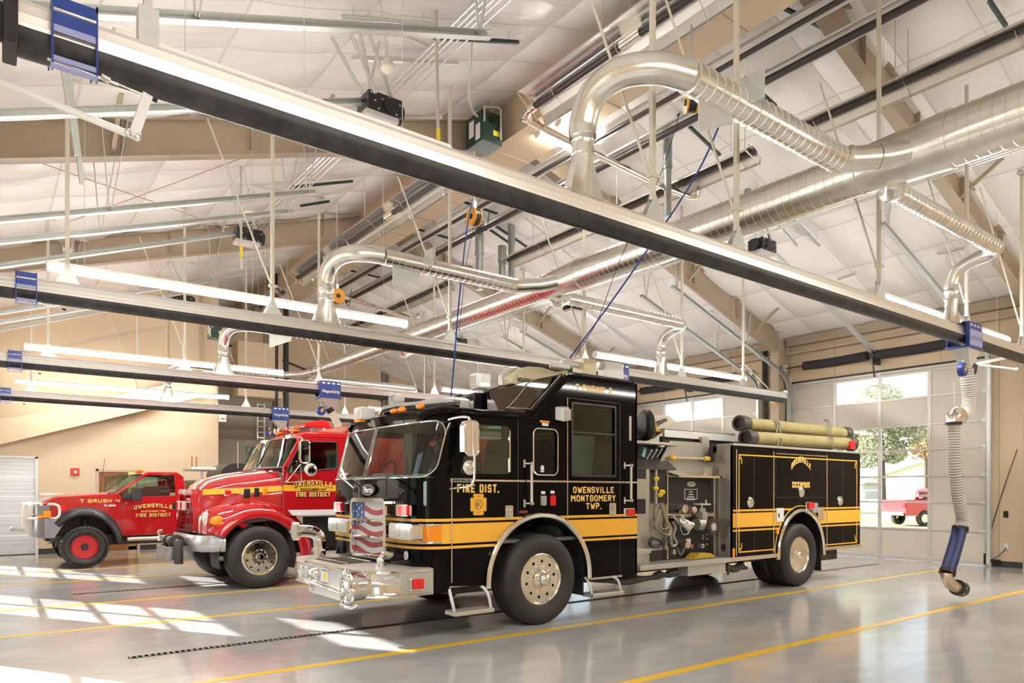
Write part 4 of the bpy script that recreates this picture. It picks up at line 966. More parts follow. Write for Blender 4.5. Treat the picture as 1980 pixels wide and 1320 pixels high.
def wheel(t, x, yo, R, w, style, mir=False, nm='wheel'):
    """yo: outer face y; the wheel extends inboard by w (sign by mir)"""
    s = -1 if mir else 1; c = (x, yo, R); ax = (0, s, 0); q = R/.545
    rim_r = .300*q if style != 'red' else .24
    P = rim_r
    if style == 'front': prof = [(.02, P+.012), (.0, P+.012), (-.004, P), (.02, P-.02), (.05, P-.03), (.055, P-.045), (.03, P-.055), (.028, .13*q), (.0, .115*q), (.0, .02)]
    elif style == 'flat': prof = [(.02, P+.012), (.0, P+.012), (-.004, P), (.015, P-.018), (.03, P-.03), (.005, P-.045), (.0, .14*q), (.015, .135*q), (.015, .02)]
    elif style == 'rear': prof = [(.02, P+.012), (.0, P+.012), (-.004, P), (.02, P-.02), (.16, P-.035), (.18, P-.05), (.185, .14*q), (.165, .13*q), (.165, .02)]
    else: prof = [(.02, P+.012), (.0, P+.012), (-.006, P), (.03, P-.02), (.06, P-.03), (.065, .17), (.05, .165), (.045, .12), (.07, .11), (.07, .02)]
    rm = build(MB().lathe(prof, c, ax, 48), nm, POLISH if style != 'red' else M('red_wheel', (.55,.008,.02), .25, coat=.5), t)
    # tire
    if style == 'red':
        tp = [(.05, P), (.0, P+.01), (-.045, P+.06), (-.06, (P+R)/2), (-.05, R-.07), (-.02, R-.03), (.02, R-.022), (w-.04, R-.022), (w, R-.04), (w+.02, (P+R)/2), (w-.03, P+.02), (w-.05, P)]
        mb = MB().lathe(tp, c, ax, 56, cap=False); n = 40
        e1, e2 = Vector((1,0,0)), Vector((0,0,1))
        for i in range(n):
            for j, (yy, hw) in enumerate(((.01, .05), (w*.36, .035), (w*.66, .035), (w-.02, .05))):
                a = 2*pi*(i+.5*(j % 2))/n; d = e1*cos(a)+e2*sin(a); tt = e1*-sin(a)+e2*cos(a); o = Vector(c)+Vector((0, s*yy, 0))
                vs = [o+d*rr+tt*(u*.028)+Vector((0, s*(v*hw-(.02 if j == 0 and rr < R-.02 else 0)), 0)) for rr in (R-.05, R) for (u, v) in ((-1,-1),(1,-1),(1,1),(-1,1))]
                mb.add(vs, [(0,3,2,1),(4,5,6,7),(0,1,5,4),(1,2,6,5),(2,3,7,6),(3,0,4,7)])
    else:
        tp = [(.05, P), (.0, P+.01), (-.025, P+.04), (-.045, P+.12), (-.040, R-.07), (-.022, R-.035), (-.018, R-.033), (-.012, R-.028), (.0, R-.012), (.02, R-.002)]
        for g in (.22, .40, .60, .78): tp += [(w*g-.008, R), (w*g-.006, R-.014), (w*g+.006, R-.014), (w*g+.008, R)]
        tp += [(w-.02, R-.002), (w, R-.012), (w+.02, R-.04), (w+.04, P+.12), (w+.01, P+.02), (w-.05, P)]
        mb = MB().lathe(tp, c, ax, 72, cap=False)
    build(mb, 'tire', TIRE, rm, ang=50)
    e1, e2 = Vector((1,0,0)), Vector((0,0,1)); C = Vector(c)
    def ring(n, r, a0=0): return [C + (e1*cos(2*pi*i/n+a0)+e2*sin(2*pi*i/n+a0))*r for i in range(n)]
    if style in ('front', 'flat', 'rear'):
        dep = {'front': .028, 'flat': .002, 'rear': .185}[style]; hm = MB()
        for i, p in enumerate(ring(10, P-.085*q if style != 'flat' else P-.075*q, .2)):
            if style == 'flat':
                a = 2*pi*i/10+.2; hm.beam(p+Vector((0, s*(dep-.004), 0)), p+Vector((0, s*(dep-.010), 0)), .035, .03, up=(cos(a+.6), 0, sin(a+.6)))
            else: hm.cyl(p+Vector((0, s*(dep-.008), 0)), p+Vector((0, s*(dep+.003), 0)), .019*q, seg=12)
        build_each(hm, 'hand_hole_shade', DARK, rm)  # dark discs stand for the shade inside the rim holes
        d2 = {'front': .02, 'flat': .0, 'rear': .165}[style]; nut = MB()
        for p in ring(10, .155*q if style != 'flat' else .13*q): nut.cyl(p+Vector((0, s*(d2+.01), 0)), p+Vector((0, s*(d2-.035), 0)), .019*q, .012*q, 6)
        build_each(nut, 'lug_nut', CHROME, rm)
        if style == 'front': build(MB().lathe([(0.0, .115*q), (-.01, .105*q), (-.02, .085*q), (-.075, .082*q), (-.105, .06*q), (-.118, .03*q), (-.12, .001)], c, ax, 32), 'hub_cap', CHROME, rm)
        elif style == 'flat': build(MB().lathe([(.0, .075*q), (-.03, .07*q), (-.045, .055*q), (-.045, .03), (-.06, .028), (-.06, .001)], c, ax, 24), 'hub_cap', CHROME, rm)
        else: build(MB().lathe([(.165, .12*q), (.10, .10*q), (.03, .085*q), (.0, .08*q), (-.03, .055*q), (-.035, .001)], c, ax, 32), 'hub_cap', CHROME, rm)
    else:
        build(MB().lathe([(.07, .075), (-.01, .065), (-.03, .055), (-.03, .001)], c, ax, 24), 'hub_cap', DARK, rm)
        nut = MB()
        for p in ring(8, .105): nut.cyl(p+Vector((0, s*.06, 0)), p+Vector((0, s*.035, 0)), .012, seg=6)
        build_each(nut, 'lug_nut', M('nut_dark', (.1,.02,.02), .4), rm)
    return rm
def shell_mirror(*a): pass

# ================================================================== black fire engine
Y0, Y1 = 6.63, 9.18; YC = (Y0+Y1)/2
def X(px, Y=Y0): return sx(px, Y)
def Z(px, py, Y=Y0): return oy(px, py, Y).z
eng = thing('fire_engine', 'black pumper fire engine with a wide gold stripe and a flag painted on its grille', 'fire engine', (7.9, YC, 0))
# side panels of the cab, with wheel arch and window openings
arch = [(5.43+.79*cos(a), .56+.77*sin(a)) for a in [pi*i/24 for i in range(25)]]
outl = [(4.13, .565), (4.13, 1.76), (4.30, 2.40), (4.32, 2.47), (5.26, 2.52), (5.34, 2.56), (5.80, 3.00), (5.90, 3.07), (6.0, 3.10), (7.05, 3.10), (7.13, 3.04), (7.13, .44), (6.26, .50)] + [(6.22, .56)] + arch[1:-1] + [(4.64, .56), (4.62, .53)]
wins = [rpoly([(4.27, 1.815), (4.985, 1.815), (4.985, 2.38), (4.42, 2.38)], .04), rrect(5.32, 1.82, 5.695, 2.375, .07), rpoly([(5.955, 1.83), (6.70, 1.83), (6.70, 2.72), (5.955, 2.72)], .03)]
for s, (a, b) in (('near', (Y0, Y0+.05)), ('far', (Y1-.05, Y1))):
    build(MB().plate(outl, wins, 'xz', a, b), 'cab_side', BPAINT, eng, bevel=.006)
# curved front of the cab
def fcurve(z, off=0., n=7):
    k = max(0, min(1, (z-1.76)/.66)); rk = .19*k; r = .33; xf = 3.77+rk; xs = 4.13+rk*.9
    pts = [(xs, Y0-off)]
    for i in range(n+1): a = pi/2*i/n; pts.append((xf+r-r*sin(a)-off*sin(a), Y0+r-r*cos(a)-off*cos(a)))
    for i in range(1, 6): u = i/6; y = Y0+r+(Y1-Y0-2*r)*u; pts.append((xf-off-.05*sin(pi*u), y))
    for i in range(n+1): a = pi/2*(1-i/n); pts.append((xf+r-r*sin(a)-off*sin(a), Y1-r+r*cos(a)+off*cos(a)))
    pts.append((xs, Y1+off)); return [(p[0], p[1], z) for p in pts]
def front_band(z0, z1, off=0., k0=None, k1=None, n=2):
    zs = [z0+(z1-z0)*i/n for i in range(n+1)]; secs = [fcurve(z, off) for z in zs]
    if k0 is not None: secs = [s[k0:k1] for s in secs]
    return MB().loft(secs)
build(front_band(.50, 1.765, n=8), 'cab_front', BPAINT, eng, ang=60)
build(front_band(2.395, 2.53, n=2), 'windshield_header', BPAINT, eng, ang=60)
NP = len(fcurve(1)); ka, kb = 4, NP-4; kc = NP//2
build(MB().loft([fcurve(z)[0:ka] for z in (1.765, 2.08, 2.395)]), 'front_pillar', BPAINT, eng, ang=60)
build(MB().loft([fcurve(z)[kb-1:] for z in (1.765, 2.08, 2.395)]), 'front_pillar', BPAINT, eng, ang=60)
for (a, b) in ((ka-1, kc+1), (kc, kb)):
    build(MB().loft([fcurve(z, .004)[a:b] for z in (1.775, 2.0, 2.2, 2.39)]), 'windshield', VGL, eng, ang=60)
tb = MB()
q0 = [Vector(p) for p in fcurve(1.77, .012)[ka-1:kb]]; q1 = [Vector(p) for p in fcurve(2.395, .012)[ka-1:kb]]
def fc(k, z, off=.012):
    P_ = fcurve(z, off); k = max(0, min(NP-1.001, k)); i = int(k); return Vector(P_[i]).lerp(Vector(P_[i+1]), k-i)
zb0, zb1 = 1.77, 2.395; kl, kr = ka-1, kb-1
def corner(k0, sgn, z0, sz):
    return [(k0+sgn*2.2*(1-sin(a)), z0+sz*.16*(1-cos(a))) for a in [pi/2*i/7 for i in range(8)]]
c1 = corner(kl, 1, zb0, 1); c2 = corner(kl, 1, zb1, -1)
loop_ = [(k, zb0) for k in [kr-(kr-kl-2.2)*i/10 for i in range(11)]]+c1+c2[::-1]+[(k, zb1) for k in [kl+2.2+(kr-kl-2.2)*i/10 for i in range(11)]]+[(kr, zb0)]
tb.tube([fc(k, z) for k, z in loop_], .010, 8)
build(tb, 'windshield_trim', CHROME, eng)
for c_, z_c in ((c1, zb0), (c2, zb1)):
    m_ = MB(); pts_ = [fc(k, z, .007) for k, z in c_]; m_.add([fc(kl, z_c, .007)]+pts_, [(0, i+1, i+2) for i in range(len(pts_)-1)]); build(m_, 'front_pillar_corner', BPAINT, eng)
cm = [Vector(fcurve(z, .012)[kc]) for z in (1.77, 2.08, 2.395)]
build(MB().beam(cm[0], cm[2], .055, .02, up=(1,0,0)), 'windshield_divider', DARK, eng)
build(MB().beam(cm[0]+Vector((-.004,-.035,0)), cm[2]+Vector((-.004,-.035,0)), .012, .02, up=(1,0,0)).beam(cm[0]+Vector((-.004,.035,0)), cm[2]+Vector((-.004,.035,0)), .012, .02, up=(1,0,0)), 'divider_trim', CHROME, eng)
# roof: low front roof, slope and raised crew roof
rs = []
for x, z in ((3.93, 2.50), (3.98, 2.545), (4.1, 2.57), (4.6, 2.575), (5.25, 2.57), (5.36, 2.60), (5.80, 3.03), (5.92, 3.11), (6.05, 3.15), (7.0, 3.15), (7.10, 3.12), (7.135, 3.04)):
    rr = .10; yy = []
    inset = .30 if x < 3.95 else (.16 if x < 4.05 else .03 if x < 4.2 else 0)
    for y, dz in ((Y0-.005, -.09), (Y0+.02, -.035), (Y0+.08, -.008), (Y0+.3, .0), (YC, .015), (Y1-.3, 0), (Y1-.08, -.008), (Y1-.02, -.035), (Y1+.005, -.09)):
        ysgn = 1 if y < YC else -1; yy.append((x, y+(inset*ysgn if abs(y-YC) > .5 else 0), z+dz))
    rs.append(yy)
build(MB().loft(rs), 'cab_roof', BPAINT, eng, ang=70)
build(MB().box((7.10, Y0, .5), (7.13, Y1, 3.08)), 'cab_rear_wall', BPAINT, eng)
gt = MB().tube([(4.1, Y0-.006, 2.485), (5.27, Y0-.006, 2.50), (5.36, Y0-.006, 2.55), (5.80, Y0-.006, 2.98), (5.95, Y0-.006, 3.07), (7.0, Y0-.006, 3.075)], .022, 8, n=4)
build(gt, 'drip_rail', BPAINT, eng)
# side glass
build(MB().box((4.25, Y0+.02, 1.80), (5.0, Y0+.025, 2.39)), 'door_window', VGL, eng); build(MB().box((5.3, Y0+.02, 1.80), (5.71, Y0+.025, 2.39)), 'side_window', VGLD, eng)
build(MB().box((5.94, Y0+.02, 1.81), (6.72, Y0+.025, 2.73)), 'rear_door_window', VGL, eng)
for a, b, c in ((4.25, 5.0, 2.39), (5.3, 5.71, 2.39), (5.94, 6.72, 2.73)): build(MB().box((a, Y1-.025, 1.8), (b, Y1-.02, c)), 'far_window', VGL, eng)
build(MB().tube([(x, Y0-.004, z) for x, z in rrect(5.315, 1.815, 5.70, 2.38, .075)]+[(5.70, Y0-.004, 2.30)], .010, 8), 'window_trim', CHROME, eng)
build(MB().box((5.955, Y0-.006, 2.355), (6.70, Y0+.03, 2.375)).plate(rpoly([(5.93, 1.80), (6.725, 1.80), (6.725, 2.745), (5.93, 2.745)], .03), [rpoly([(5.955, 1.83), (6.70, 1.83), (6.70, 2.72), (5.955, 2.72)], .03)], 'xz', Y0-.008, Y0+.002), 'window_frame', DARK, eng)
build(MB().box((4.955, Y0-.006, 1.84), (4.97, Y0+.02, 2.33)), 'window_edge', CHROME, eng)
# seams
sm = MB()
for x, z0, z1 in ((4.155, .60, 1.74), (5.862, 1.25, 2.79)): sm.box((x-.006, Y0-.008, z0), (x+.006, Y0, z1))
build_each(sm, 'door_edge', CHROME, eng)
sm = MB()
for x, z0, z1 in ((5.085, 1.29, 2.47), (6.80, .47, 2.79)): sm.box((x-.004, Y0-.002, z0), (x+.004, Y0, z1))
sm.box((5.862, Y0-.002, 2.785), (6.80, Y0, 2.793))
build_each(sm, 'door_gap', M('gap_dark', (.05,.045,.04), .5), eng)
build(MB().box((4.30, Y0-.010, 1.728), (7.12, Y0, 1.748)), 'belt_molding', CHROME, eng)
build(MB().box((4.14, Y0-.012, 1.715), (4.42, Y0, 1.758)), 'name_badge', M('badge_silver', (.6,.6,.58), .3, .8), eng)
text('ENFORCER', .1, on_y(4.28, Y0-.013, 1.736), DARK, eng, 'badge_lettering', bold=.002, width=.25, font_h=.028, shear=.3)
# stripes
def stripe(z0, z1, x0, x1, cut=True, nm='stripe'):
    R = .80
    def xarc(z, s): h = z-.56; return 5.43+s*sqrt(max(R*R-h*h*1.05, 0)) if abs(h) < R else 5.43
    mb = MB()
    a0, a1 = xarc(z0, -1), xarc(z1, -1)
    if z1-.56 < R*.96:
        mb.prism([(x0, z0), (a0, z0), (a1, z1), (x0, z1)], 'xz', Y0-.003, Y0); b0, b1 = xarc(z0, 1), xarc(z1, 1)
        mb.prism([(b0, z0), (x1, z0), (x1, z1), (b1, z1)], 'xz', Y0-.003, Y0)
    else: mb.box((x0, Y0-.003, z0), (5.30, Y0, z1)).box((5.58, Y0-.003, z0), (x1, Y0, z1))
    build_each(mb, nm, GOLD, eng)
    build(front_band(z0, z1, .003, n=1), 'front_'+nm, GOLD, eng, ang=60)
for z0, z1, nm in ((1.035, 1.255, 'stripe'), (1.280, 1.312, 'pinstripe'), (.978, 1.008, 'pinstripe')): stripe(z0, z1, 4.13, 7.13, nm=nm)
# wheel arch trim
ar = [(5.43+.79*cos(a), Y0-.02, .55+.775*sin(a)) for a in [pi*i/28 for i in range(29)]]
build(MB().tube([(ar[0][0], Y0-.02, .50)]+ar+[(ar[-1][0], Y0-.02, .50)], .034, 10), 'wheel_arch_trim', POLISH, eng)
build(MB().loft([[(x, y, z) for y in (Y0+.02, Y0+.75)] for x, _, z in [(a[0], 0, a[2]) for a in ar]]), 'wheel_well', BLACK, eng)
build(MB().box((6.16, Y0+.05, .28), (6.19, Y0+.62, 1.0)), 'mud_flap', BLACK, eng)
# lower cab, steps
build(MB().box((4.14, Y0+.01, .545), (4.62, Y0+.04, .575)).box((6.26, Y0-.004, .475), (6.84, Y0+.04, .50)), 'sill', TREADW, eng)
def fold_step(x0, x1, z, zt):
    mb = MB(); y = Y0-.06
    mb.tube([(x0+.02, Y0+.05, zt), (x0-.02, y, (zt+z)/2+.05), (x0+.03, y, z)], .018, 8, n=3).tube([(x1-.10, Y0+.05, zt), (x1-.06, y, (zt+z)/2+.05), (x1-.01, y, z)], .018, 8, n=3)
    build(mb, 'step_hanger', WHITEP, eng); build(MB().box((x0, y-.06, z-.03), (x1, y+.16, z+.02)), 'step_tread', TREADW, eng, bevel=.008)
fold_step(4.13, 4.66, .27, .55); fold_step(6.2, 6.76, .29, .50)
build_each(MB().box((4.2, Y0+.35, .45), (13.0, Y0+.45, .75)).box((4.2, Y1-.45, .45), (13.0, Y1-.35, .75)), 'chassis_rail', CHAS, eng)
build_each(MB().box((4.3, Y0+.3, .42), (5.2, Y0+.8, .8)).box((6.3, Y0+.15, .42), (7.2, Y0+.9, .8)), 'underbody', CHAS, eng)
build(MB().tube([(6.2, Y0+.2, .55), (6.6, Y0+.12, .44), (7.0, Y0+.12, .40), (7.5, Y0+.1, .40), (7.7, Y0+.1, .43), (7.9, Y0+.15, .41), (8.1, Y0+.1, .45)], lambda u: .05+.015*sin(u*22), 8, n=4), 'exhaust_pipe', CHAS, eng)
build(MB().cyl((4.9, YC-.9, .5), (4.9, YC+.9, .5), .07).cyl((5.42, Y0+.3, .545), (5.42, Y1-.3, .545), .07).cyl((11.17, Y0+.3, .535), (11.17, Y1-.3, .535), .09), 'axle', CHAS, eng)
wheel(eng, 5.42, Y0-.03, .55, .30, 'front'); wheel(eng, 5.42, Y1+.03, .55, .30, 'front', True)
wheel(eng, 11.17, Y0+.02, .535, .27, 'rear'); wheel(eng, 11.17, Y1-.02, .535, .27, 'rear', True)
wheel(eng, 11.17, Y0+.36, .535, .27, 'rear'); wheel(eng, 11.17, Y1-.36, .535, .27, 'rear', True)
# handrails, latches, switches
def rail_v(px, y0, y1):
    x = X(px); za, zb = Z(px, y0), Z(px, y1)
    build(MB().cyl((x, Y0-.07, zb), (x, Y0-.07, za), .016, seg=12), 'grab_rail', POST, eng)
    for z in (za-.02, zb+.02): build(MB().cyl((x, Y0-.09, z), (x, Y0-.05, z), .022, seg=12).cyl((x, Y0-.07, z), (x-.07, Y0-.02, z), .012).box((x-.085, Y0-.02, z-.045), (x-.055, Y0, z+.045)), 'rail_bracket', CHROME, eng)
rail_v(1021, 893, 976); rail_v(1213, 897, 970)
for p0, p1, q0_, q1_ in ((976, 991, 977, 1003), (1177, 1190, 972, 996)):
    x0_, x1_ = X(p0), X(p1); z1_, z0_ = Z(p0, q0_), Z(p1, q1_)
    build(MB().plate(rrect(x0_, z0_, x1_, z1_, .015), [rrect(x0_+.012, z0_+.012, x1_-.012, z1_-.012, .01)], 'xz', Y0-.012, Y0).box((x0_+.01, Y0-.004, z0_+.01), (x1_-.01, Y0, z1_-.01)), 'door_latch', CHROME, eng)
    mb = MB()
    for k in range(3): mb.box((x0_+.02, Y0-.010, z0_+.025+k*.05), (x1_-.02, Y0-.004, z0_+.045+k*.05))
    build(mb, 'latch_paddle', GREY, eng)
for p0, p1, q0_, q1_, m in ((1045, 1055, 958, 977, GREY), (1063, 1073, 957, 977, REDL)):
    x0_, x1_ = X(p0), X(p1); z1_, z0_ = Z(p0, q0_), Z(p1, q1_)
    build(MB().plate(rrect(x0_, z0_, x1_, z1_, .015), [], 'xz', Y0-.02, Y0).cyl((x0_+.035, Y0-.026, (z0_+z1_)/2), (x0_+.035, Y0-.02, (z0_+z1_)/2), .022), 'charging_port', m, eng)
    build(MB().box((x0_+.01, Y0-.004, z1_+.02), (x1_-.01, Y0, z1_+.055)), 'port_label', M('paper_white', (.82,.82,.80), .5), eng)
x0_, x1_ = X(1004), X(1021); build(MB().box((x0_, Y0-.004, 1.355), (x1_-.01, Y0, 1.385)), 'maker_plate', M('plate_dark_red', (.3,.03,.02), .4), eng)
x0_ = X(1207); build(MB().box((x0_-.02, Y0-.02, 1.275), (x0_+.19, Y0, 1.39)), 'marker_bezel', CHROME, eng, bevel=.008); build(MB().box((x0_+.03, Y0-.04, 1.285), (x0_+.18, Y0-.015, 1.38)), 'marker_lens', REDL, eng, bevel=.01)
x0_, x1_ = X(1216), X(1220); build(MB().box((x0_, Y0-.01, 2.3), (x1_, Y0, 2.63)), 'light_strip', LENS, eng)
build(MB().box((X(1044), Y0-.003, 2.455), (X(1062), Y0, 2.48)), 'caution_label', ORANGE, eng); build(MB().box((X(1048), Y0-.003, 2.415), (X(1060), Y0, 2.45)), 'caution_label', M('paper_white', (.82,.82,.80), .5), eng)
build(MB().prism([(5.47+.028*cos(a), 1.90+.035*sin(a)) for a in [2*pi*i/16 for i in range(16)]], 'xz', Y0+.012, Y0+.016).box((5.44, Y0+.012, 1.85), (5.50, Y0+.016, 1.865)), 'window_sticker', M('paper_white', (.82,.82,.80), .5), eng)
# scene light on the slope
p = oy(1083, 803, Y0-.1)
build(MB().loft([[(5.66, Y0, 2.50), (5.66, Y0, 2.66), (5.78, Y0, 2.68), (5.78, Y0, 2.52)], [(5.70, Y0-.12, 2.47), (5.68, Y0-.13, 2.64), (5.82, Y0-.09, 2.66), (5.82, Y0-.09, 2.49)]], smooth=False, closed=True, caps=True), 'scene_light', WHITEP, eng, bevel=.01)
build(MB().box((5.70, Y0-.13, 2.49), (5.81, Y0-.118, 2.63)), 'scene_light_lens', LENS, eng)
# lettering
block('FIRE DIST.', on_y((X(884)+X(965))/2, Y0, Z(925, 944)), LETG, eng, 'door_lettering', X(965)-X(884), .098)
block('OWENSVILLE', on_y((X(1108)+X(1187))/2, Y0, Z(1147, 947)), LETG, eng, 'door_lettering', X(1187)-X(1108), .083)
block('MONTGOMERY', on_y((X(1104)+X(1190))/2, Y0, Z(1147, 963)), LETG, eng, 'door_lettering', X(1190)-X(1104), .083)
block('TWP.', on_y((X(1133)+X(1163))/2, Y0, Z(1148, 978)), LETG, eng, 'door_lettering', X(1163)-X(1133), .083)
block('7 ENGINE 2', on_y((X(1113)+X(1183))/2, Y0, Z(1147, 752)), LETG, eng, 'roof_lettering', X(1183)-X(1113), .085)
# maltese cross
cx_, cz_ = X(925), Z(925, 975)
pts = []
for q in range(4):
    for da, r in ((-38, .165), (-30, .175), (-15, .158), (0, .152), (15, .158), (30, .175), (38, .165), (45, .125)): a = radians(q*90+da); pts.append((cx_+r*cos(a)*.72, cz_+r*sin(a)*.80))
build(MB().prism(pts, 'xz', Y0-.004, Y0), 'maltese_cross', GOLD, eng)
build(MB().tube([(cx_+.048*cos(a), Y0-.005, cz_+.055*sin(a)) for a in [2*pi*i/20 for i in range(21)]], .004, 5).cyl((cx_-.02, Y0-.007, cz_), (cx_-.02, Y0-.004, cz_), .02, seg=8).beam((cx_-.03, Y0-.005, cz_-.04), (cx_+.03, Y0-.005, cz_+.045), .004, .006).beam((cx_+.03, Y0-.005, cz_-.04), (cx_-.03, Y0-.005, cz_+.045), .004, .006)
      .beam((cx_-.035, Y0-.005, cz_-.095), (cx_+.035, Y0-.005, cz_-.085), .004, .006).beam((cx_-.03, Y0-.005, cz_+.09), (cx_+.03, Y0-.005, cz_+.095), .004, .006), 'cross_emblem', M('emblem_brown', (.35,.20,.05), .5), eng)
# mirrors
def truck_mirror(px, py0, py1, Y, mat, par, r=.09, pxr=None):
    x = sx(px, Y); z1, z0 = Z(px, py0, Y), Z(px, py1, Y)
    mb = MB().plate(rrect(x-r, z0, x+r, z1, r*.7), [], 'xz', Y-.02, Y+.07)
    m = build(mb, 'mirror', mat, par, bevel=.012)
    build(MB().tube([(a, Y-.022, b) for a, b in rrect(x-r*.95, z0+.01, x+r*.95, z1-.01, r*.6)]+[(x+r*.95, Y-.022, z1-r)], .010, 6), 'mirror_rim', CHROME, m)
    return x, z0, z1
x, z0, z1 = truck_mirror(910, 812, 882, Y0-.26, CHROME, eng, .095)
mb = MB().tube([(x-.12, Y0, z1+.02), (x-.06, Y0-.12, z1+.04), (x, Y0-.22, z1+.03), (x+.02, Y0-.24, z1-.05)], .015, 8, n=4).tube([(x+.02, Y0-.28, z1-.02), (x+.025, Y0-.3, z0-.1), (x+.02, Y0-.26, z0-.30), (x-.04, Y0-.1, z0-.34), (x-.10, Y0, z0-.35)], .013, 8, n=5)
build(mb, 'mirror_arm', CHROME, eng)
build(MB().sph((x, Y0-.24, z0-.12), .085, 20, sc=(1, .45, 1)), 'convex_mirror', CHROME, eng)
# headlights etc on the front (plane about x=3.75)
XF = 3.75
def F(px, py, X_=XF): return ox(px, py, X_)
def hl(p0, p1):
    a, b = F(*p0, XF-.10), F(*p1, XF-.10); y1, z1 = a.y, a.z; y0, z0 = b.y, b.z
    build(MB().plate(rrect(y0, z0, y1, z1, .03), [], 'yz', XF-.10, XF+.03), 'headlight_housing', CHROME, eng, bevel=.01)
    ym = (y0+y1)/2
    for ya, yb in ((y0+.02, ym-.01), (ym+.01, y1-.02)):
        build(MB().plate(rrect(ya, z0+.025, yb, z1-.025, .02), [], 'yz', XF-.112, XF-.09).cyl((XF-.118, (ya+yb)/2, (z0+z1)/2), (XF-.10, (ya+yb)/2, (z0+z1)/2), .04), 'headlight', LENS, eng, bevel=.006)
hl((635, 1000), (672, 1030)); hl((752, 1010), (797, 1045))
# amber turn signals wrap the corner
for side in (0, 1):
    zz = (1.06, 1.235); ks = (2, 6) if side == 0 else (NP-6, NP-2)
    mb = MB().loft([fcurve(z, .012)[ks[0]:ks[1]] for z in zz]); build(mb, 'turn_signal', ORANGE, eng, ang=60)
    mb = MB()
    for z in (1.05, 1.245): mb.tube(fcurve(z, .012)[ks[0]:ks[1]], .010, 6)
    build(mb, 'signal_bezel', CHROME, eng)
def fbox(p0, p1, X_, dep, nm, mat, bev=.006, par=None):
    a, b = F(*p0, X_), F(*p1, X_); return build(MB().plate(rrect(b.y, b.z, a.y, a.z, min(.02, abs(a.y-b.y)*.3)), [], 'yz', X_-dep, X_+.02), nm, mat, par or eng, bevel=bev)
for p0, p1 in (((650, 970), (665, 989)), ((770, 975), (793, 998))):
    fbox(p0, p1, XF-.02, .03, 'warning_light_bezel', CHROME); fbox((p0[0]+1.5, p0[1]+1.5), (p1[0]-4, p1[1]-1), XF-.05, .02, 'warning_light_lens', REDL)
# oval maker badge
a = F(713, 946.5, XF-.045); pts = [(a.y+.175*cos(t), a.z+.068*sin(t)) for t in [2*pi*i/32 for i in range(32)]]; pin = [(a.y+.155*cos(t), a.z+.052*sin(t)) for t in [2*pi*i/32 for i in range(32)]]
build(MB().plate(pts, [pin], 'yz', XF-.062, XF-.04), 'badge_ring', CHROME, eng); build(MB().prism(pin, 'yz', XF-.055, XF-.04), 'badge_field', DARK, eng)
text('Pierce', .1, on_x(XF-.056, a.y, a.z), WPL, eng, 'badge_lettering', bold=.002, width=.24, font_h=.07, shear=.2)
a = F(782, 1074, XF-.03); build(MB().prism([(a.y+.03*cos(t), a.z+.048*sin(t)) for t in [2*pi*i/20 for i in range(20)]], 'yz', XF-.02, XF), 'oval_sticker', M('paper_white', (.82,.82,.80), .5), eng)
build(MB().prism([(a.y+.012*cos(t), a.z+.026*sin(t)) for t in [2*pi*i/12 for i in range(12)]], 'yz', XF-.023, XF-.02), 'sticker_mark', GREY, eng)
# wipers
for p0, p1, p2, p3 in (((687, 946), (658, 921), (657, 918), (672, 916)), ((778, 950), (742, 918), (722, 917), (763, 916))):
    a, b = F(*p0, XF-.09), F(*p1, XF-.05); c, d = F(*p2, XF-.03), F(*p3, XF-.03)
    build(MB().tube([a, b], .010, 6).tube([c, d], .012, 6), 'wiper', DARK if p0[0] > 700 else GALV, eng); build(MB().sph(a, .035, 10), 'wiper_pivot', DARK, eng)
    build(MB().tube([a+Vector((0,0,-.01)), a+Vector((-.01,-.02,-.12)), a+Vector((0,-.06,-.09)), a+Vector((0,-.05,0))], .005, 5, n=5), 'washer_hose', DARK, eng)
# flag grille: chrome frame with three windows
XG = XF-.10
a, b = F(681, 962, XG), F(749, 1082, XG); gy1, gz1 = a.y, a.z+.0; gy0 = b.y; gz0 = F(715, 1078, XG).z
rows = [(.0, .335), (.355, .665), (.685, 1.0)]; fw = .05; H = gz1-gz0-2*fw
hs = []
for r0, r1 in rows: hs.append(rrect(gy0+fw, gz1-fw-H*r1+(.008 if r1 < 1 else 0), gy1-fw, gz1-fw-H*r0-(.008 if r0 > 0 else 0), .035))
build(MB().plate(rrect(gy0, gz0, gy1, gz1, .09), hs, 'yz', XG-.03, XG+.10), 'grille_frame', CHROME, eng, bevel=.012)
FR, FW, FB = M('flag_red', (.38,.03,.04), .5, bump=.3, bscale=90), M('flag_white', (.66,.66,.66), .45, bump=.3, bscale=90), M('flag_blue', (.03,.09,.30), .5, bump=.3, bscale=90)
mb = MB(); nu, nv = 90, 150; W = gy1-gy0-2*fw
for j in range(nv+1):
    for i in range(nu+1): mb.v.append(Vector((XG+.02, gy1-fw-W*i/nu, gz1-fw-H*j/nv)))
for j in range(nv):
    for i in range(nu):
        u, v = (i+.5)/nu, (j+.5)/nv; wv = .045*sin(u*6.2+.5+v*1.2)-.06*(u-.5); t_ = (v+wv)*9.4
        blue = (u < .31 and v < .36) or (u < .40 and .36 <= v < .48 and v < .50-u*.36)
        k = int(t_+.1); m = 2 if blue else (0 if k % 2 else 1)
        if u >= .31 and v < .05: m = 1
        mb.f.append([j*(nu+1)+i, j*(nu+1)+i+1, (j+1)*(nu+1)+i+1, (j+1)*(nu+1)+i]); mb.mi.append(m); mb.sm.append(False)
build(mb, 'grille_flag', [FR, FW, FB], eng)
mb = MB()
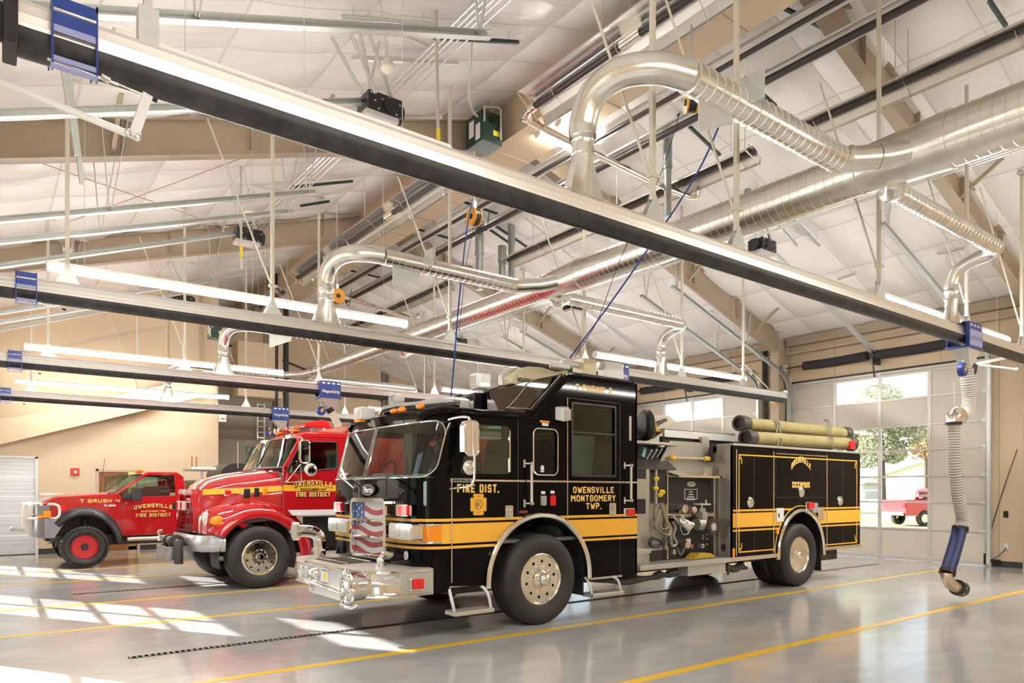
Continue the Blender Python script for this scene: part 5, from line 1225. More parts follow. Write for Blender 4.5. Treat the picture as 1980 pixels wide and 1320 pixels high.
for (u, v) in ((.06,.05),(.22,.07),(.14,.13),(.05,.19),(.24,.20),(.10,.26),(.22,.31),(.05,.335),(.07,.39),(.19,.40),(.33,.385),(.06,.45)):
    cy, cz, r = gy1-fw-W*u, gz1-fw-H*v, .020; mb.prism([(cy+(r if i % 2 else r*.42)*sin(pi*i/5), cz-(r if i % 2 else r*.42)*cos(pi*i/5)) for i in range(10)], 'yz', XG+.013, XG+.018)
build_each(mb, 'flag_star', WPL, eng)
# extended chrome bumper: outline in plan with rounded near and far corners
BX0, BZ0, BZ1 = 3.13, .50, .775
def bplan(off=0, n=8):
    r = .36; pts = [(3.9, Y0-off)]
    for i in range(n+1): a_ = pi/2*i/n; pts.append((BX0+r-(r+off)*sin(a_), Y0+r-(r+off)*cos(a_)))
    for i in range(n+1): a_ = pi/2*(1-i/n); pts.append((BX0+r-(r+off)*sin(a_), Y1-.25-r+(r+off)*cos(a_)))
    pts.append((3.9, Y1-.25+off)); return pts
bp_ = bplan()
build(MB().loft([[(x, y, z) for x, y in bplan(o)] for z, o in ((.50, .0), (.515, .012), (.53, .0), (.74, .0), (.755, .012), (.775, .0))]), 'bumper', CHROME, eng, ang=50)
build(MB().prism(bp_, 'xy', .765, .785), 'bumper_deck', TREADW, eng)
build(MB().box((3.52, Y0-.006, .495), (3.92, Y0+.02, .775)), 'bumper_side_plate', TREADW, eng)
x0_, x1_ = X(791), X(819); build(MB().box((x0_, Y0-.03, .555), (x1_, Y0-.006, .69)), 'bumper_light_bezel', CHROME, eng, bevel=.01); build(MB().box((x0_+.02, Y0-.045, .57), (x1_-.015, Y0-.028, .678)), 'bumper_light_lens', REDL, eng, bevel=.01)
build(MB().box((3.25, 7.55, .786), (3.62, 8.35, .79)), 'hose_well', DARK, eng)
build(MB().tube([(3.3, 7.5, .80), (3.3, 8.4, .80)], .012, 6).tube([(3.6, 7.5, .80), (3.6, 8.4, .80)], .012, 6), 'well_rail', CHROME, eng)
# front face of the bumper: recessed panel, lights, sticker, siren
fx = BX0-.006
build(MB().box((fx, 7.25, .545), (BX0+.01, 8.5, .735)), 'bumper_recess', M('brushed_panel', (.62,.64,.68), .22, .9), eng)
for yy in (8.42, 8.26): build(MB().cyl((fx-.02, yy, .64), (BX0, yy, .64), .075, seg=24), 'bumper_lamp', LENS, eng, bevel=.006)
build(MB().lathe([(0, .085), (-.02, .085), (-.06, .06), (-.05, .01)], (fx, 7.98, .64), (1,0,0), 24), 'air_horn', CHROME, eng)
build(MB().box((fx-.004, 7.58, .55), (fx, 7.80, .74)), 'bumper_sticker', M('paper_white', (.82,.82,.80), .5), eng)
build(MB().prism([(7.69+.045*cos(t), .645+.05*sin(t)) for t in [2*pi*i/14 for i in range(14)]], 'yz', fx-.006, fx-.004), 'sticker_mark', M('sticker_yellow', (.85,.75,.05), .5), eng)
text('OWENSVILLE', .1, on_x(fx-.004, 7.69, .715), GREY, eng, 'sticker_lettering', width=.17, font_h=.022); text('KICKAPOOS', .1, on_x(fx-.004, 7.69, .572), GREY, eng, 'sticker_lettering', width=.17, font_h=.02)
c = (BX0-.09, 6.86, .625)
build(MB().lathe([(.25, .135), (.16, .135), (.155, .15), (.03, .165), (.01, .175), (-.02, .18), (-.03, .165), (-.02, .13), (-.03, .12), (-.01, .08), (-.03, .07), (-.025, .02), (-.025, .001)], c, (1,0,0), 40), 'siren', CHROME, eng)
mb = MB()
for i in range(6): a_ = 2*pi*i/6; mb.beam((c[0]-.035, c[1]+.06*cos(a_), c[2]+.06*sin(a_)), (c[0]-.032, c[1]+.155*cos(a_+.4), c[2]+.155*sin(a_+.4)), .012, .008, up=(1,0,0))
build_each(mb, 'siren_spoke', GALV, eng)
build(MB().box((BX0+.03, 7.35, .40), (BX0+.06, 8.15, .50)).cyl((BX0+.045, 8.15, .45), (BX0+.045, 8.2, .45), .05), 'tow_plate', WHITEP, eng, bevel=.01)
build(MB().tube([(BX0+.0, 7.15, .44), (BX0-.05, 7.12, .40), (BX0-.02, 7.0, .38), (BX0+.05, 6.95, .42)], .02, 8, n=4), 'tow_hook', CHROME, eng)
# suction elbow at the far corner and swivel at the near side
p = ox(603, 1075, 3.32); yy = p.y
build(MB().tube([(3.42, yy, .79), (3.42, yy, .98), (3.40, yy, 1.05), (3.34, yy, 1.10), (3.24, yy, 1.12), (3.14, yy, 1.12)], .078, 20, n=6), 'intake_elbow', CHROME, eng)
build_each(MB().cyl((3.14, yy, 1.12), (3.09, yy, 1.12), .115, seg=24).cyl((3.42, yy, .86), (3.42, yy, .90), .10, seg=20).cyl((3.42, yy-.1, .88), (3.42, yy-.16, .88), .012), 'intake_cap', CHROME, eng)
p = F(736, 1090, 3.45); build(MB().cyl((3.45, p.y, .785), (3.45, p.y, .83), .055).sph((3.45, p.y, .86), .045).tube([(3.45, p.y, .88), (3.50, p.y+.02, .93), (3.60, p.y+.03, .92)], .03, 10, n=4), 'hose_swivel', CHROME, eng)
# roof gear
mb = MB()
y0b, y1b = Y0+.35, Y1-.35; xb = 4.12; zb = 2.62
v = [(4.45, y0b), (4.12, YC-.15), (4.12, YC+.15), (4.45, y1b)]
for a, b in zip(v, v[1:]): mb.beam((a[0], a[1], zb+.05), (b[0], b[1], zb+.05), .17, .05)
build(mb, 'light_bar', LENS, eng, bevel=.015)
mb = MB()
for a, b in zip(v, v[1:]): mb.beam((a[0], a[1], zb), (b[0], b[1], zb), .12, .025)
build(mb, 'light_bar_base', DARK, eng)
for y in (Y0+.42, YC-.42, YC-.22, YC+1.0): build(MB().sph((4.0 if abs(y-YC) < 1 else 4.08, y, 2.585), .05, 12, sc=(1, 1.3, .8)), 'clearance_light', ORANGE, eng)
p = oy(671, 800, 8.35); 
for px, py, Yg in ((704, 800, 8.4),):
    g = oy(px, py, Yg); build(MB().box((g.x-.1, g.y-.1, g.z-.08), (g.x+.12, g.y+.1, g.z+.08)), 'strobe_box', WHITEP, eng, bevel=.02)
    build(MB().box((g.x-.11, g.y-.07, g.z-.05), (g.x-.10, g.y+.07, g.z+.05)), 'strobe_lens', LENS, eng); build(MB().box((g.x-.09, g.y-.07, g.z-.11), (g.x+.02, g.y+.07, g.z-.08)), 'strobe_amber', ORANGE, eng)
def spot(px, py, Yg, r, nm='spotlight', stand=None):
    g = oy(px, py, Yg)
    build(MB().lathe([(-r*.9, r*.8), (-r*.95, r), (r*.1, r*1.05), (r*.9, r*.7), (r*1.1, r*.3), (r*1.1, .001)], g, (1,0,0), 4 if False else 20).cyl(g-Vector((0,0,r)), g-Vector((0,0,r*1.5)), r*.5), nm, WHITEP, eng)
    build(MB().box((g.x-r*1.0, g.y-r*.7, g.z-r*.6), (g.x-r*.93, g.y+r*.7, g.z+r*.6)), 'spotlight_lens', LENS, eng, bevel=.01)
    return g
g = spot(768, 772, 8.2, .085)
g = spot(929, 738, 7.25, .10)
build(MB().box((g.x-.10, g.y-.11, g.z-.10), (g.x+.10, g.y+.11, g.z+.10)), 'spotlight_body', WHITEP, eng, bevel=.03)
build(MB().box((g.x-.108, g.y-.085, g.z-.07), (g.x-.10, g.y+.085, g.z+.07)), 'spotlight_lens', LENS, eng, bevel=.004)
build(MB().cyl((g.x, g.y, 2.56), (g.x, g.y, g.z-.15), .088, seg=24), 'spotlight_post', BPAINT, eng)
build(MB().loft([[(x, y, z) for y, z in ((7.35, 2.58), (7.35, 2.76), (7.45, 2.80), (8.2, 2.80), (8.3, 2.58))] for x in (4.55, 4.9)], smooth=False, closed=True, caps=True).loft([[(x, y, z) for y, z in ((7.2, 2.58), (7.2, 2.74), (7.3, 2.78), (8.0, 2.78), (8.0, 2.58))] for x in (5.0, 5.22)], smooth=False, closed=True, caps=True), 'air_unit', WHITEP, eng, bevel=.03)
# smoked wind deflector in front of the raised roof
wy = Y0+.12
build(MB().plate([(4.89, 2.585), (5.40, 2.575), (5.90, 3.06), (5.86, 3.10), (4.76, 2.79)], [], 'xz', wy, wy+.01), 'wind_deflector', glass_mat('smoked_glass', (.22,.20,.18), .12), eng)
build(MB().plate([(4.89, 2.585), (5.40, 2.575), (5.90, 3.06), (5.86, 3.10), (4.76, 2.79)], [], 'xz', Y1-.13, Y1-.12), 'wind_deflector', glass_mat('smoked_glass', (.22,.20,.18), .12), eng)
build(MB().tube([(5.0, wy-.01, 2.60), (5.15, wy-.01, 2.74), (5.32, wy-.01, 2.93), (5.45, wy-.01, 2.99), (5.86, wy-.01, 3.10)], .010, 6).tube([(4.98, wy-.01, 2.61), (5.36, wy-.01, 2.62), (5.84, wy-.01, 3.08)], .012, 6), 'deflector_trim', CHROME, eng)
build(MB().prism([(5.36, 2.60), (5.84, 3.07), (5.84, 2.6)], 'xz', Y0+.06, Y1-.06), 'raised_roof_front', M('dark_panel', (.03,.028,.025), .3), eng)
# light tower: pale rounded case with pipe, heads on top
TAN = M('night_light_cream', (.80,.70,.46), .45); YT = 7.7
p0 = oy(1015, 735, YT)
build(MB().prism(rpoly([tuple(oy(x, y, YT).xz) for x, y in ((975, 745), (983, 722), (1005, 711), (1035, 713), (1060, 722), (1085, 718), (1085, 745))], .06), 'xz', YT-.16, YT+.16), 'light_tower_case', TAN, eng, bevel=.03)
text('NIGHTSCAN', .1, on_y(oy(1001, 737, YT).x+.02, YT-.161, oy(1001, 738, YT).z), DARK, eng, 'tower_lettering', bold=.002, width=.30, font_h=.06)
build(MB().tube([oy(968, 745, YT), oy(970, 728, YT), oy(982, 716, YT), oy(998, 713, YT)], .035, 10, n=5), 'tower_pipe', GALV, eng)
for i, (px, py) in enumerate(((1066, 705), (1086, 700))):
    g = oy(px, py, 7.3)
    build(MB().box((g.x, g.y-.06, g.z-.045), (g.x+.30, g.y+.06, g.z+.035)), 'flood_lamp', WHITEP, eng, bevel=.02)
    build(MB().cyl((g.x-.01, g.y, g.z-.005), (g.x+.01, g.y, g.z-.005), .035, seg=16), 'flood_lens', LENS, eng)
g = oy(1130, 708, 7.3); build(MB().box((g.x-.12, g.y-.12, 3.14), (g.x+.12, g.y+.12, g.z+.09)), 'tower_box', TAN, eng, bevel=.01)
g = oy(1180, 712, 7.3); build(MB().box((g.x-.18, g.y-.08, 3.15), (g.x+.2, g.y+.08, g.z+.08)).cyl((g.x-.25, g.y, g.z+.02), (g.x-.18, g.y, g.z+.02), .06), 'flood_lamp', WHITEP, eng, bevel=.015)
# interior
build(MB().box((4.2, Y0+.06, 1.0), (7.08, Y1-.06, 1.04)), 'cab_floor', INT, eng)
build(MB().prism([(3.86, 1.45), (3.86, 1.72), (4.05, 1.82), (4.35, 1.74), (4.40, 1.45)], 'xz', Y0+.08, Y1-.08), 'dashboard', DASH, eng, bevel=.02)
build(MB().box((4.5, YC-.35, 1.04), (5.6, YC+.35, 1.62)), 'engine_tunnel', INT, eng, bevel=.03)
def seat(x, y, s=1, nm='seat'):
    build(MB().box((x-.25*s, y-.24, 1.35), (x+.25*s, y+.24, 1.5)).prism(rpoly([(x+.18*s, 1.5), (x+.34*s, 1.5), (x+.44*s, 2.18), (x+.40*s, 2.28), (x+.30*s, 2.26)], .05), 'xz', y-.24, y+.24), nm, SEATM, eng, bevel=.03)
    build(MB().box((x-.2*s, y-.2, 1.05), (x+.2*s, y+.2, 1.35)), 'seat_base', INT, eng)
seat(4.85, Y0+.5); seat(4.85, Y1-.5); seat(6.1, Y0+.45, -1); seat(6.1, Y1-.45, -1); seat(6.7, Y0+.45); seat(6.7, Y1-.45)
build(MB().tube([(4.40+.09*cos(a), Y1-.5+.21*sin(a), 1.84+.19*cos(a)) for a in [2*pi*i/20 for i in range(21)]], .016, 8).cyl((4.40, Y1-.5, 1.84), (4.2, Y1-.5, 1.7), .03), 'steering_wheel', DARK, eng)
mb = MB().box((6.38, Y0+.75, 1.1), (6.42, Y0+1.5, 2.42))
for k in range(20): mb.box((6.36, Y0+.75, 1.5+k*.045), (6.38, Y0+1.45, 1.535+k*.045), 1)
mb.box((6.30, Y0+.68, 1.1), (6.40, Y0+.73, 2.44), 1).box((6.30, Y0+.68, 2.40), (6.40, Y0+1.5, 2.45), 1)
mb.box((6.42, Y0+.70, 1.1), (7.0, Y0+.74, 2.40), 1)
build(mb, 'pale_slat_panel', [INT, M('slat_pale', (.60,.64,.54), .5)], eng)  # added pale slats, standing in for the bright slats seen through the window
build(MB().box((4.1, Y0+.1, 2.46), (5.3, Y1-.1, 2.50)), 'headliner', M('headliner', (.22,.22,.21), .8), eng)
build(MB().tube([(4.0, YC-.5, 1.80), (4.03, YC-.48, 2.05), (4.08, YC-.52, 2.28)], .02, 8).box((4.02, YC-.62, 1.78), (4.10, YC-.42, 2.30)), 'radio_stack', DARK, eng, bevel=.01)
for s in (0, 1): build(MB().sph((4.6, YC-.7+s*.3, 2.15), .13, 14), 'hanging_helmet', M('helmet_dark', (.05,.06,.045), .4), eng)
# ------------------------------------------------------------------ rear body of the black engine
BXa, BXb, BZt, BZb = 9.27, 13.2, 2.33, .60
ARC = [(11.17+.70*cos(pi*i/22), .56+.75*sin(pi*i/22)) for i in range(23)]
ol = [(BXa, .56), (BXa, BZt), (BXb, BZt), (BXb, .62), (11.87, .60)]+ARC[1:-1]+[(10.47, .58)]
build(MB().plate(ol, [], 'xz', Y0, Y0+.05), 'body_side', BPAINT, eng, bevel=.004); build(MB().plate(ol, [], 'xz', Y1-.05, Y1), 'body_side', BPAINT, eng)
build(MB().box((BXa, Y0+.01, .56), (BXa+.04, Y1-.01, BZt)), 'body_front_plate', TREAD, eng)
build(MB().box((BXb-.04, Y0+.01, .6), (BXb, Y1-.01, BZt)), 'body_rear_plate', TREAD, eng)
build(MB().box((BXa-.01, Y0-.02, BZt), (BXb+.03, Y0+.30, BZt+.035)).box((BXa, Y0+.3, BZt-.1), (BXb, Y1-.3, BZt)).box((BXa, Y1-.3, BZt), (BXb, Y1, BZt+.035)), 'catwalk', TREADW, eng)
build(MB().box((BXa-.01, Y0-.02, .535), (10.46, Y0+.04, .60)).box((11.88, Y0-.02, .575), (BXb+.02, Y0+.04, .635)), 'rub_rail', POLISH, eng, bevel=.006)
ar = [(11.17+.70*cos(pi*i/28), Y0-.02, .55+.745*sin(pi*i/28)) for i in range(29)]
build(MB().tube([(ar[0][0], Y0-.02, .50)]+ar+[(ar[-1][0], Y0-.02, .50)], .034, 10), 'wheel_arch_trim', POLISH, eng)
build(MB().loft([[(x, y, z) for y in (Y0+.02, Y0+.9)] for x, _, z in ar]), 'wheel_well', BLACK, eng)
build(MB().box((11.80, Y0+.0, .22), (11.83, Y0+.62, .95)), 'mud_flap', BLACK, eng)
build(MB().box((12.0, Y0+.2, .36), (12.75, Y0+.6, .60)), 'tailboard_bracket', CHAS, eng, bevel=.02)
for z0, z1, nm in ((1.055, 1.28, 'stripe'), (1.305, 1.335, 'pinstripe'), (.995, 1.022, 'pinstripe')):
    h = max(0, z0-.56)/.79; dx = .74*sqrt(max(0, 1-h*h)) if h < 1 else 0
    mb = MB()
    mb.box((BXa, Y0-.003, z0), (11.17-max(dx, .05), Y0, z1)).box((11.17+max(dx, .05), Y0-.003, z0), (BXb, Y0, z1)); build_each(mb, nm, GOLD, eng)
sm = MB()
for px in (1423, 1495, 1598): x = X(px); sm.box((x-.012, Y0-.012, .62), (x+.012, Y0, 2.27))
sm.box((X(1500), Y0-.012, 2.235), (X(1596), Y0, 2.25)); build_each(sm, 'door_edge', POLISH, eng)
sm = MB()
for px in (1458, 1629): x = X(px); sm.box((x-.004, Y0-.0025, .64), (x+.004, Y0, 2.25))
x = X(1500); sm.box((x-.004, Y0-.0025, 1.52), (x+.004, Y0, 2.25)).box((x, Y0-.0025, 1.515), (X(1594), Y0, 1.522)); build_each(sm, 'door_gap', M('gap_dark', (.05,.045,.04), .5), eng)
x0_, x1_ = X(1428), X(1657)
fl = MB().prism([(x0_, .66), (10.40, .66), (10.40, .68), (x0_+.02, .68), (x0_+.02, 2.18), (x1_-.02, 2.18), (x1_-.02, .68), (11.96, .68), (11.96, .66), (x1_, .66), (x1_, 2.20), (x0_, 2.20)], 'xz', Y0-.0035, Y0)
fl.tube([(11.17+.775*cos(pi*i/24), Y0-.002, .56+.815*sin(pi*i/24)) for i in range(25)], .009, 5)
for (cx, cz, sx_, sz_) in ((x0_, 2.20, 1, -1), (x1_, 2.20, -1, -1), (x0_, .66, 1, 1), (x1_, .66, -1, 1)):
    fl.prism([(cx+sx_*.02, cz+sz_*.06), (cx+sx_*.10, cz+sz_*.10), (cx+sx_*.05, cz+sz_*.03)], 'xz', Y0-.006, Y0); fl.prism([(cx+sx_*.05, cz+sz_*.02), (cx+sx_*.09, cz+sz_*.15), (cx+sx_*.07, cz+sz_*.15)], 'xz', Y0-.006, Y0)
build(fl, 'gold_border', GOLD, eng)
for px, py in ((1450, 971), (1549, 952), (1624, 968)):
    c = (X(px), Y0, Z(px, py)); build(MB().lathe([(-.03, .001), (-.03, .04), (-.012, .05), (-.02, .075), (-.012, .085), (0, .085)], c, (0, 1, 0), 24), 'door_handle', CHROME, eng)
block('OWENSVILLE', on_y(X(1549), Y0, Z(1550, 903)), LETG, eng, 'body_lettering', .60, .10, arc=.13, slab=True)
block('KICKAPOOS', on_y(X(1549), Y0, Z(1549, 937)), LETG, eng, 'body_lettering', .54, .10, slab=True)
def sbox(px0, px1, py0, py1, dep, nm, mat, bev=.006): a = (X(px0), Z(px0, py0)); b = (X(px1), Z(px1, py1)); return build(MB().box((a[0], Y0-dep, b[1]), (b[0], Y0, a[1])), nm, mat, eng, bevel=bev)
sbox(1500, 1514, 982, 1008, .02, 'fuel_door', WHITEP); build(MB().box((X(1503), Y0-.024, Z(1503, 1000)), (X(1505), Y0-.02, Z(1503, 992))), 'fuel_door_latch', DARK, eng)
sbox(1555, 1568, 970, 985, .04, 'side_marker', CHROME); sbox(1558, 1568, 971, 983, .07, 'side_marker_lens', REDL, .01); sbox(1570, 1580, 972, 991, .02, 'gauge_plate', GREY); sbox(1581, 1592, 980, 1004, .02, 'access_door', POLISH)
sbox(1499, 1504, 1022, 1032, .03, 'amber_reflector', ORANGE); sbox(1416, 1420, 1060, 1077, .01, 'corner_reflector', ORANGE, .002)
build(MB().box((BXb-.02, Y0+.02, .75), (BXb+.02, Y0+.1, .95)), 'tail_lamp', REDL, eng)
g = oy(1641, 863, Y0+.1); build(MB().box((g.x-.07, g.y-.08, g.z-.05), (g.x+.1, g.y+.08, g.z+.10)), 'beacon', REDL, eng, bevel=.01)
# pump bay
YP = 6.97
def Xp(px, Y=YP): return sx(px, Y)
def Zp(px, py, Y=YP): return oy(px, py, Y).z
build(MB().box((7.14, YP+.02, .60), (9.27, YP+.06, 2.0)), 'pump_panel_plate', TREAD, eng)
build(MB().box((7.14, YP-.12, .60), (Xp(1256, YP-.12), YP+.02, 1.93)), 'left_cabinet', TREAD, eng, bevel=.006)
for a, b in (((1236, 906), (1249, 926)), ((1236, 964), (1248, 992))): build(MB().box((7.15, YP-.124, Zp(*b)), (Xp(b[0], YP-.12), YP-.11, Zp(*a))), 'cabinet_opening', DARK, eng)
build(MB().box((Xp(1287), YP-.03, Zp(1330, 990)), (Xp(1376), YP+.02, Zp(1330, 923))).box((Xp(1287), YP-.03, Zp(1330, 1074)), (Xp(1376), YP+.02, Zp(1330, 1000))), 'control_panel', DARK, eng, bevel=.003)
build(MB().box((Xp(1287)-.01, YP-.045, Zp(1330, 999)), (Xp(1376), YP, Zp(1330, 993))).box((Xp(1375), YP-.05, Zp(1330, 1076)), (Xp(1378), YP, Zp(1330, 920))).box((Xp(1285), YP-.05, Zp(1330, 1076)), (Xp(1287), YP, Zp(1330, 920))), 'panel_trim', POLISH, eng)
z_ = Zp(1330, 920); build(MB().prism([(YP-.22, z_-.03), (YP-.22, z_), (YP+.02, z_+.06), (YP+.02, z_+.03)], 'yz', Xp(1290), Xp(1390)-.15), 'panel_hood', POLISH, eng)
a = (Xp(1333), Zp(1333, 936)); build(MB().plate([(a[0]+.10*cos(t), a[1]+.038*sin(t)) for t in [2*pi*i/24 for i in range(24)]], [[(a[0]+.085*cos(t), a[1]+.026*sin(t)) for t in [2*pi*i/24 for i in range(24)]]], 'xz', YP-.036, YP-.03), 'panel_badge', CHROME, eng)
text('Pierce', .1, on_y(a[0], YP-.034, a[1]), WPL, eng, 'badge_lettering', width=.13, font_h=.035, shear=.2)
x0_, x1_, z1_, z0_ = Xp(1320), Xp(1345), Zp(1320, 945), Zp(1320, 965)
build(MB().plate([(x0_, z0_), (x1_, z0_), (x1_, z1_), (x0_, z1_)], [[(x0_+.01, z0_+.01), (x1_-.01, z0_+.01), (x1_-.01, z1_-.01), (x0_+.01, z1_-.01)]], 'xz', YP-.036, YP-.03), 'data_plate', GALV, eng)
for k, w_ in enumerate((.08, .1, .16, .2)): build(MB().box(((x0_+x1_)/2-w_/2, YP-.034, z1_-.05-k*.04), ((x0_+x1_)/2+w_/2, YP-.03, z1_-.035-k*.04)), 'plate_text_line', GALV, eng)
# webbing loops, gloves and gear in the left niche
build(MB().box((Xp(1264), YP-.04, Zp(1275, 972)), (Xp(1284), YP+.01, Zp(1275, 908))), 'niche', DARK, eng)
build(MB().box((Xp(1261), YP-.07, Zp(1262, 1022)), (Xp(1264), YP-.03, Zp(1262, 905))), 'niche_bar', TREADW, eng)
YG = M('yellow_gloves', (.75,.55,.03), .6)
for (px, py, r) in ((1269, 925, .05), (1268, 944, .05), (1280, 951, .055), (1276, 957, .05)): c = oy(px, py, YP-.08); build(MB().sph(c, r, 10, sc=(1.2, .7, .7)), 'yellow_gear', YG, eng)
WEB = M('webbing_tan', (.50,.42,.29), .8)
for k, pts in enumerate((((1272, 975), (1265, 990), (1268, 1010), (1280, 1022), (1290, 1020), (1288, 1004), (1280, 985), (1275, 975)), ((1280, 972), (1284, 990), (1290, 1008), (1296, 1020), (1292, 1034), (1280, 1030), (1268, 1018), (1270, 1000), (1276, 985)))):
    build(MB().tube([oy(x, y, YP-.14-.04*k) for x, y in pts], .035, 8, n=5, flat=.35), 'webbing_strap', WEB, eng)
IRON = M('cast_grey', (.42,.39,.34), .45, .5); DIRT = M('dark_coupling', (.07,.06,.055), .5, .3)
# valves
def pt(px, py, dy=0.0): return oy(px, py, YP-dy)
v = pt(1357, 1000, .15)
build(MB().cyl(v+Vector((0,.12,-.10)), v+Vector((0,-.02,-.10)), .10, seg=24).cyl(v+Vector((0,0,-.18)), v+Vector((0,0,.14)), .06).box(v+Vector((-.06,-.06,-.12)), v+Vector((.06,.06,.08))).cyl(v+Vector((-.12,0,-.10)), v+Vector((.18,-.05,-.12)), .085, seg=20), 'gate_valve', IRON, eng)
build(MB().tube([v+Vector((.12*cos(a), .12*sin(a), .20)) for a in [2*pi*i/20 for i in range(21)]], .012, 8).cyl(v+Vector((0,0,.12)), v+Vector((0,0,.22)), .015).beam(v+Vector((-.12,0,.20)), v+Vector((.12,0,.20)), .02, .012).cyl(v+Vector((.1,0,.2)), v+Vector((.1,0,.27)), .012), 'valve_handwheel', GALV, eng)
c = pt(1372, 1018, .22); build(MB().cyl(c, c+Vector((.0,-.06,0)), .125, seg=28).cyl(c+Vector((0,-.06,0)), c+Vector((0,-.075,0)), .10, seg=28), 'intake_coupling', DIRT, eng); build(MB().cyl(c+Vector((0,-.075,0)), c+Vector((0,-.082,0)), .06, seg=20), 'coupling_face', LENS, eng)
for (px, py, d, r, m, L) in ((1313, 983, .04, .065, POLISH, .12), (1323, 983, .04, .055, M('valve_maroon', (.16,.03,.025), .4), .10), (1333, 985, .05, .05, CHROME, .10), (1345, 1003, .05, .05, DIRT, .08), (1318, 1052, .04, .055, POLISH, .12)):
    c = pt(px, py, d); build(MB().cyl(c, c+Vector((0,-L,0)), r, seg=20).cyl(c+Vector((0,-L,0)), c+Vector((0,-L-.02,0)), r*.75, seg=6), 'discharge_cap', m, eng)
build(MB().tube([pt(1308, 1002, .03), pt(1312, 1004, .18), pt(1322, 1010, .26), pt(1333, 1018, .30)], lambda u: .055+.02*u, 16, n=5), 'discharge_elbow', CHROME, eng); c = pt(1337, 1020, .32); build(MB().cyl(pt(1331, 1016, .29), c, .085, seg=20), 'elbow_cap', CHROME, eng)
build(MB().tube([pt(1300, 1008, .10), pt(1306, 1020, .12), pt(1302, 1035, .12), pt(1308, 1050, .12), pt(1300, 1055, .12), pt(1297, 1040, .12), pt(1298, 1020, .11)], .022, 8, n=5), 'spanner_wrench', IRON, eng)
build(MB().tube([pt(1256, 1048, .20), pt(1262, 1040, .22), pt(1276, 1044, .22), pt(1280, 1054, .2), pt(1262, 1056, .2), pt(1256, 1048, .2)], .03, 8, n=4).cyl(pt(1280, 1047, .18), pt(1298, 1046, .12), .012), 'suction_tool', DIRT, eng)
build(MB().tube([pt(1315, 1015, .3), pt(1320, 1032, .3), pt(1332, 1030, .3), pt(1336, 1018, .3)], .005, 5, n=5).tube([pt(1310, 1058, .1), pt(1316, 1072, .1), pt(1324, 1060, .1)], .005, 5, n=5), 'cap_chain', GALV, eng)
for (px, py, m) in ((1330, 1055, WPL), (1338, 1056, M('label_pink', (.75,.25,.22), .5)), (1352, 1055, M('label_blue', (.12,.14,.4), .5)), (1359, 1055, WPL), (1304, 1067, WPL)):
    c = pt(px, py, .032); build(MB().lathe([(-.004, .034), (-.004, .02), (0, .02), (0, .034), (-.004, .034)], c, (0, 1, 0), 20, cap=False), 'drain_label', m, eng)
for (px, py) in ((1359, 1036), (1358, 1041), (1366, 1033), (1366, 1042), (1366, 1052)): c = pt(px, py, .035); build(MB().box((c.x-.015, c.y-.01, c.z-.012), (c.x+.02, c.y, c.z+.012)), 'panel_tag', M('tag_brass', (.6,.45,.2), .4, .5), eng)
c = pt(1331, 1046, .034); build(MB().box((c.x-.05, c.y-.004, c.z-.04), (c.x+.05, c.y, c.z+.04)), 'caution_label', WPL, eng)
# foot plate, steps and tool box
build(MB().box((7.14, Y0-.05, .535), (BXa-.02, YP+.02, .60)), 'running_board', TREADW, eng, bevel=.005)
build(MB().box((X(1328), Y0-.02, .385), (X(1401), YP+.05, .535)), 'tool_box', TREADW, eng, bevel=.005)
build(MB().box((7.15, Y0+.03, .76), (7.45, YP-.1, .82)).prism([(7.15, .60), (7.15, .78), (7.38, .78)], 'xz', Y0+.05, Y0+.06), 'side_step', TREADW, eng)
build(MB().prism([(8.45, .605), (8.6, .69), (8.85, .68), (9.0, .61)], 'xz', YP-.25, YP-.05), 'yellow_wedge', M('wedge_yellow', (.55,.36,.04), .6), eng, bevel=.01)
build(MB().tube([(9.1, Y0+.15, .53), (9.2, Y0+.1, .45), (9.45, Y0+.1, .40), (9.7, Y0+.15, .45)], .06, 8, n=4).cyl((9.25, Y0+.1, .42), (9.9, Y0+.2, .38), .03).cyl((9.15, Y0, .52), (9.15, Y0, .34), .02), 'underbody_parts', CHAS, eng)
# badge-shaped polished plate and recessed latch on the body front
c = onx_ = Vector((BXa-.006, 6.80, 1.05))
build(MB().prism(rpoly([(6.66, 1.15), (6.80, 1.20), (6.94, 1.15), (6.90, 1.02), (6.86, .86), (6.74, .86), (6.70, 1.02)], .05), 'yz', BXa-.012, BXa), 'shield_plate', M('dull_plate', (.5,.47,.42), .4, .8), eng)
build(MB().prism([(6.80+.045*cos(t), .74+.06*sin(t)) for t in [2*pi*i/20 for i in range(20)]], 'yz', BXa-.012, BXa), 'latch_recess', DIRT, eng)
# console above the pump panel
build(MB().prism([(YP-.12, 1.93), (YP-.12, 1.96), (YP+.35, 2.30), (YP+.35, 1.93)], 'yz', 7.14, Xp(1295)), 'pump_console', M('console_grey', (.06,.055,.05), .4), eng)
build(MB().prism([(7.2, 1.93), (7.65, 2.02), (8.0, 2.03), (8.25, 2.38), (8.9, 2.38), (9.27, 2.33), (9.27, 1.93)], 'xz', YP+.03, YP+.06), 'upper_plate', TREAD, eng)
for k in range(4):
    c = oy(1250+k*10, 888-k*1.5, YP+.05); build(MB().cyl(c, c+Vector((.05, -.05, .12)), .008).sph(c+Vector((.05, -.05, .13)), .02, 8), 'pump_lever', GALV, eng)
c = oy(1245, 875, YP); build(MB().beam(c-Vector((.05,.02,.06)), c+Vector((.05,.02,.07)), .06, .02, up=(0,1,0)), 'pendant', M('pendant_teal', (.12,.35,.42), .4), eng)
build(MB().box((7.15, YP-.1, 2.30), (Xp(1303), YP+.3, 2.335)), 'console_shelf', TREADW, eng); mb = MB()
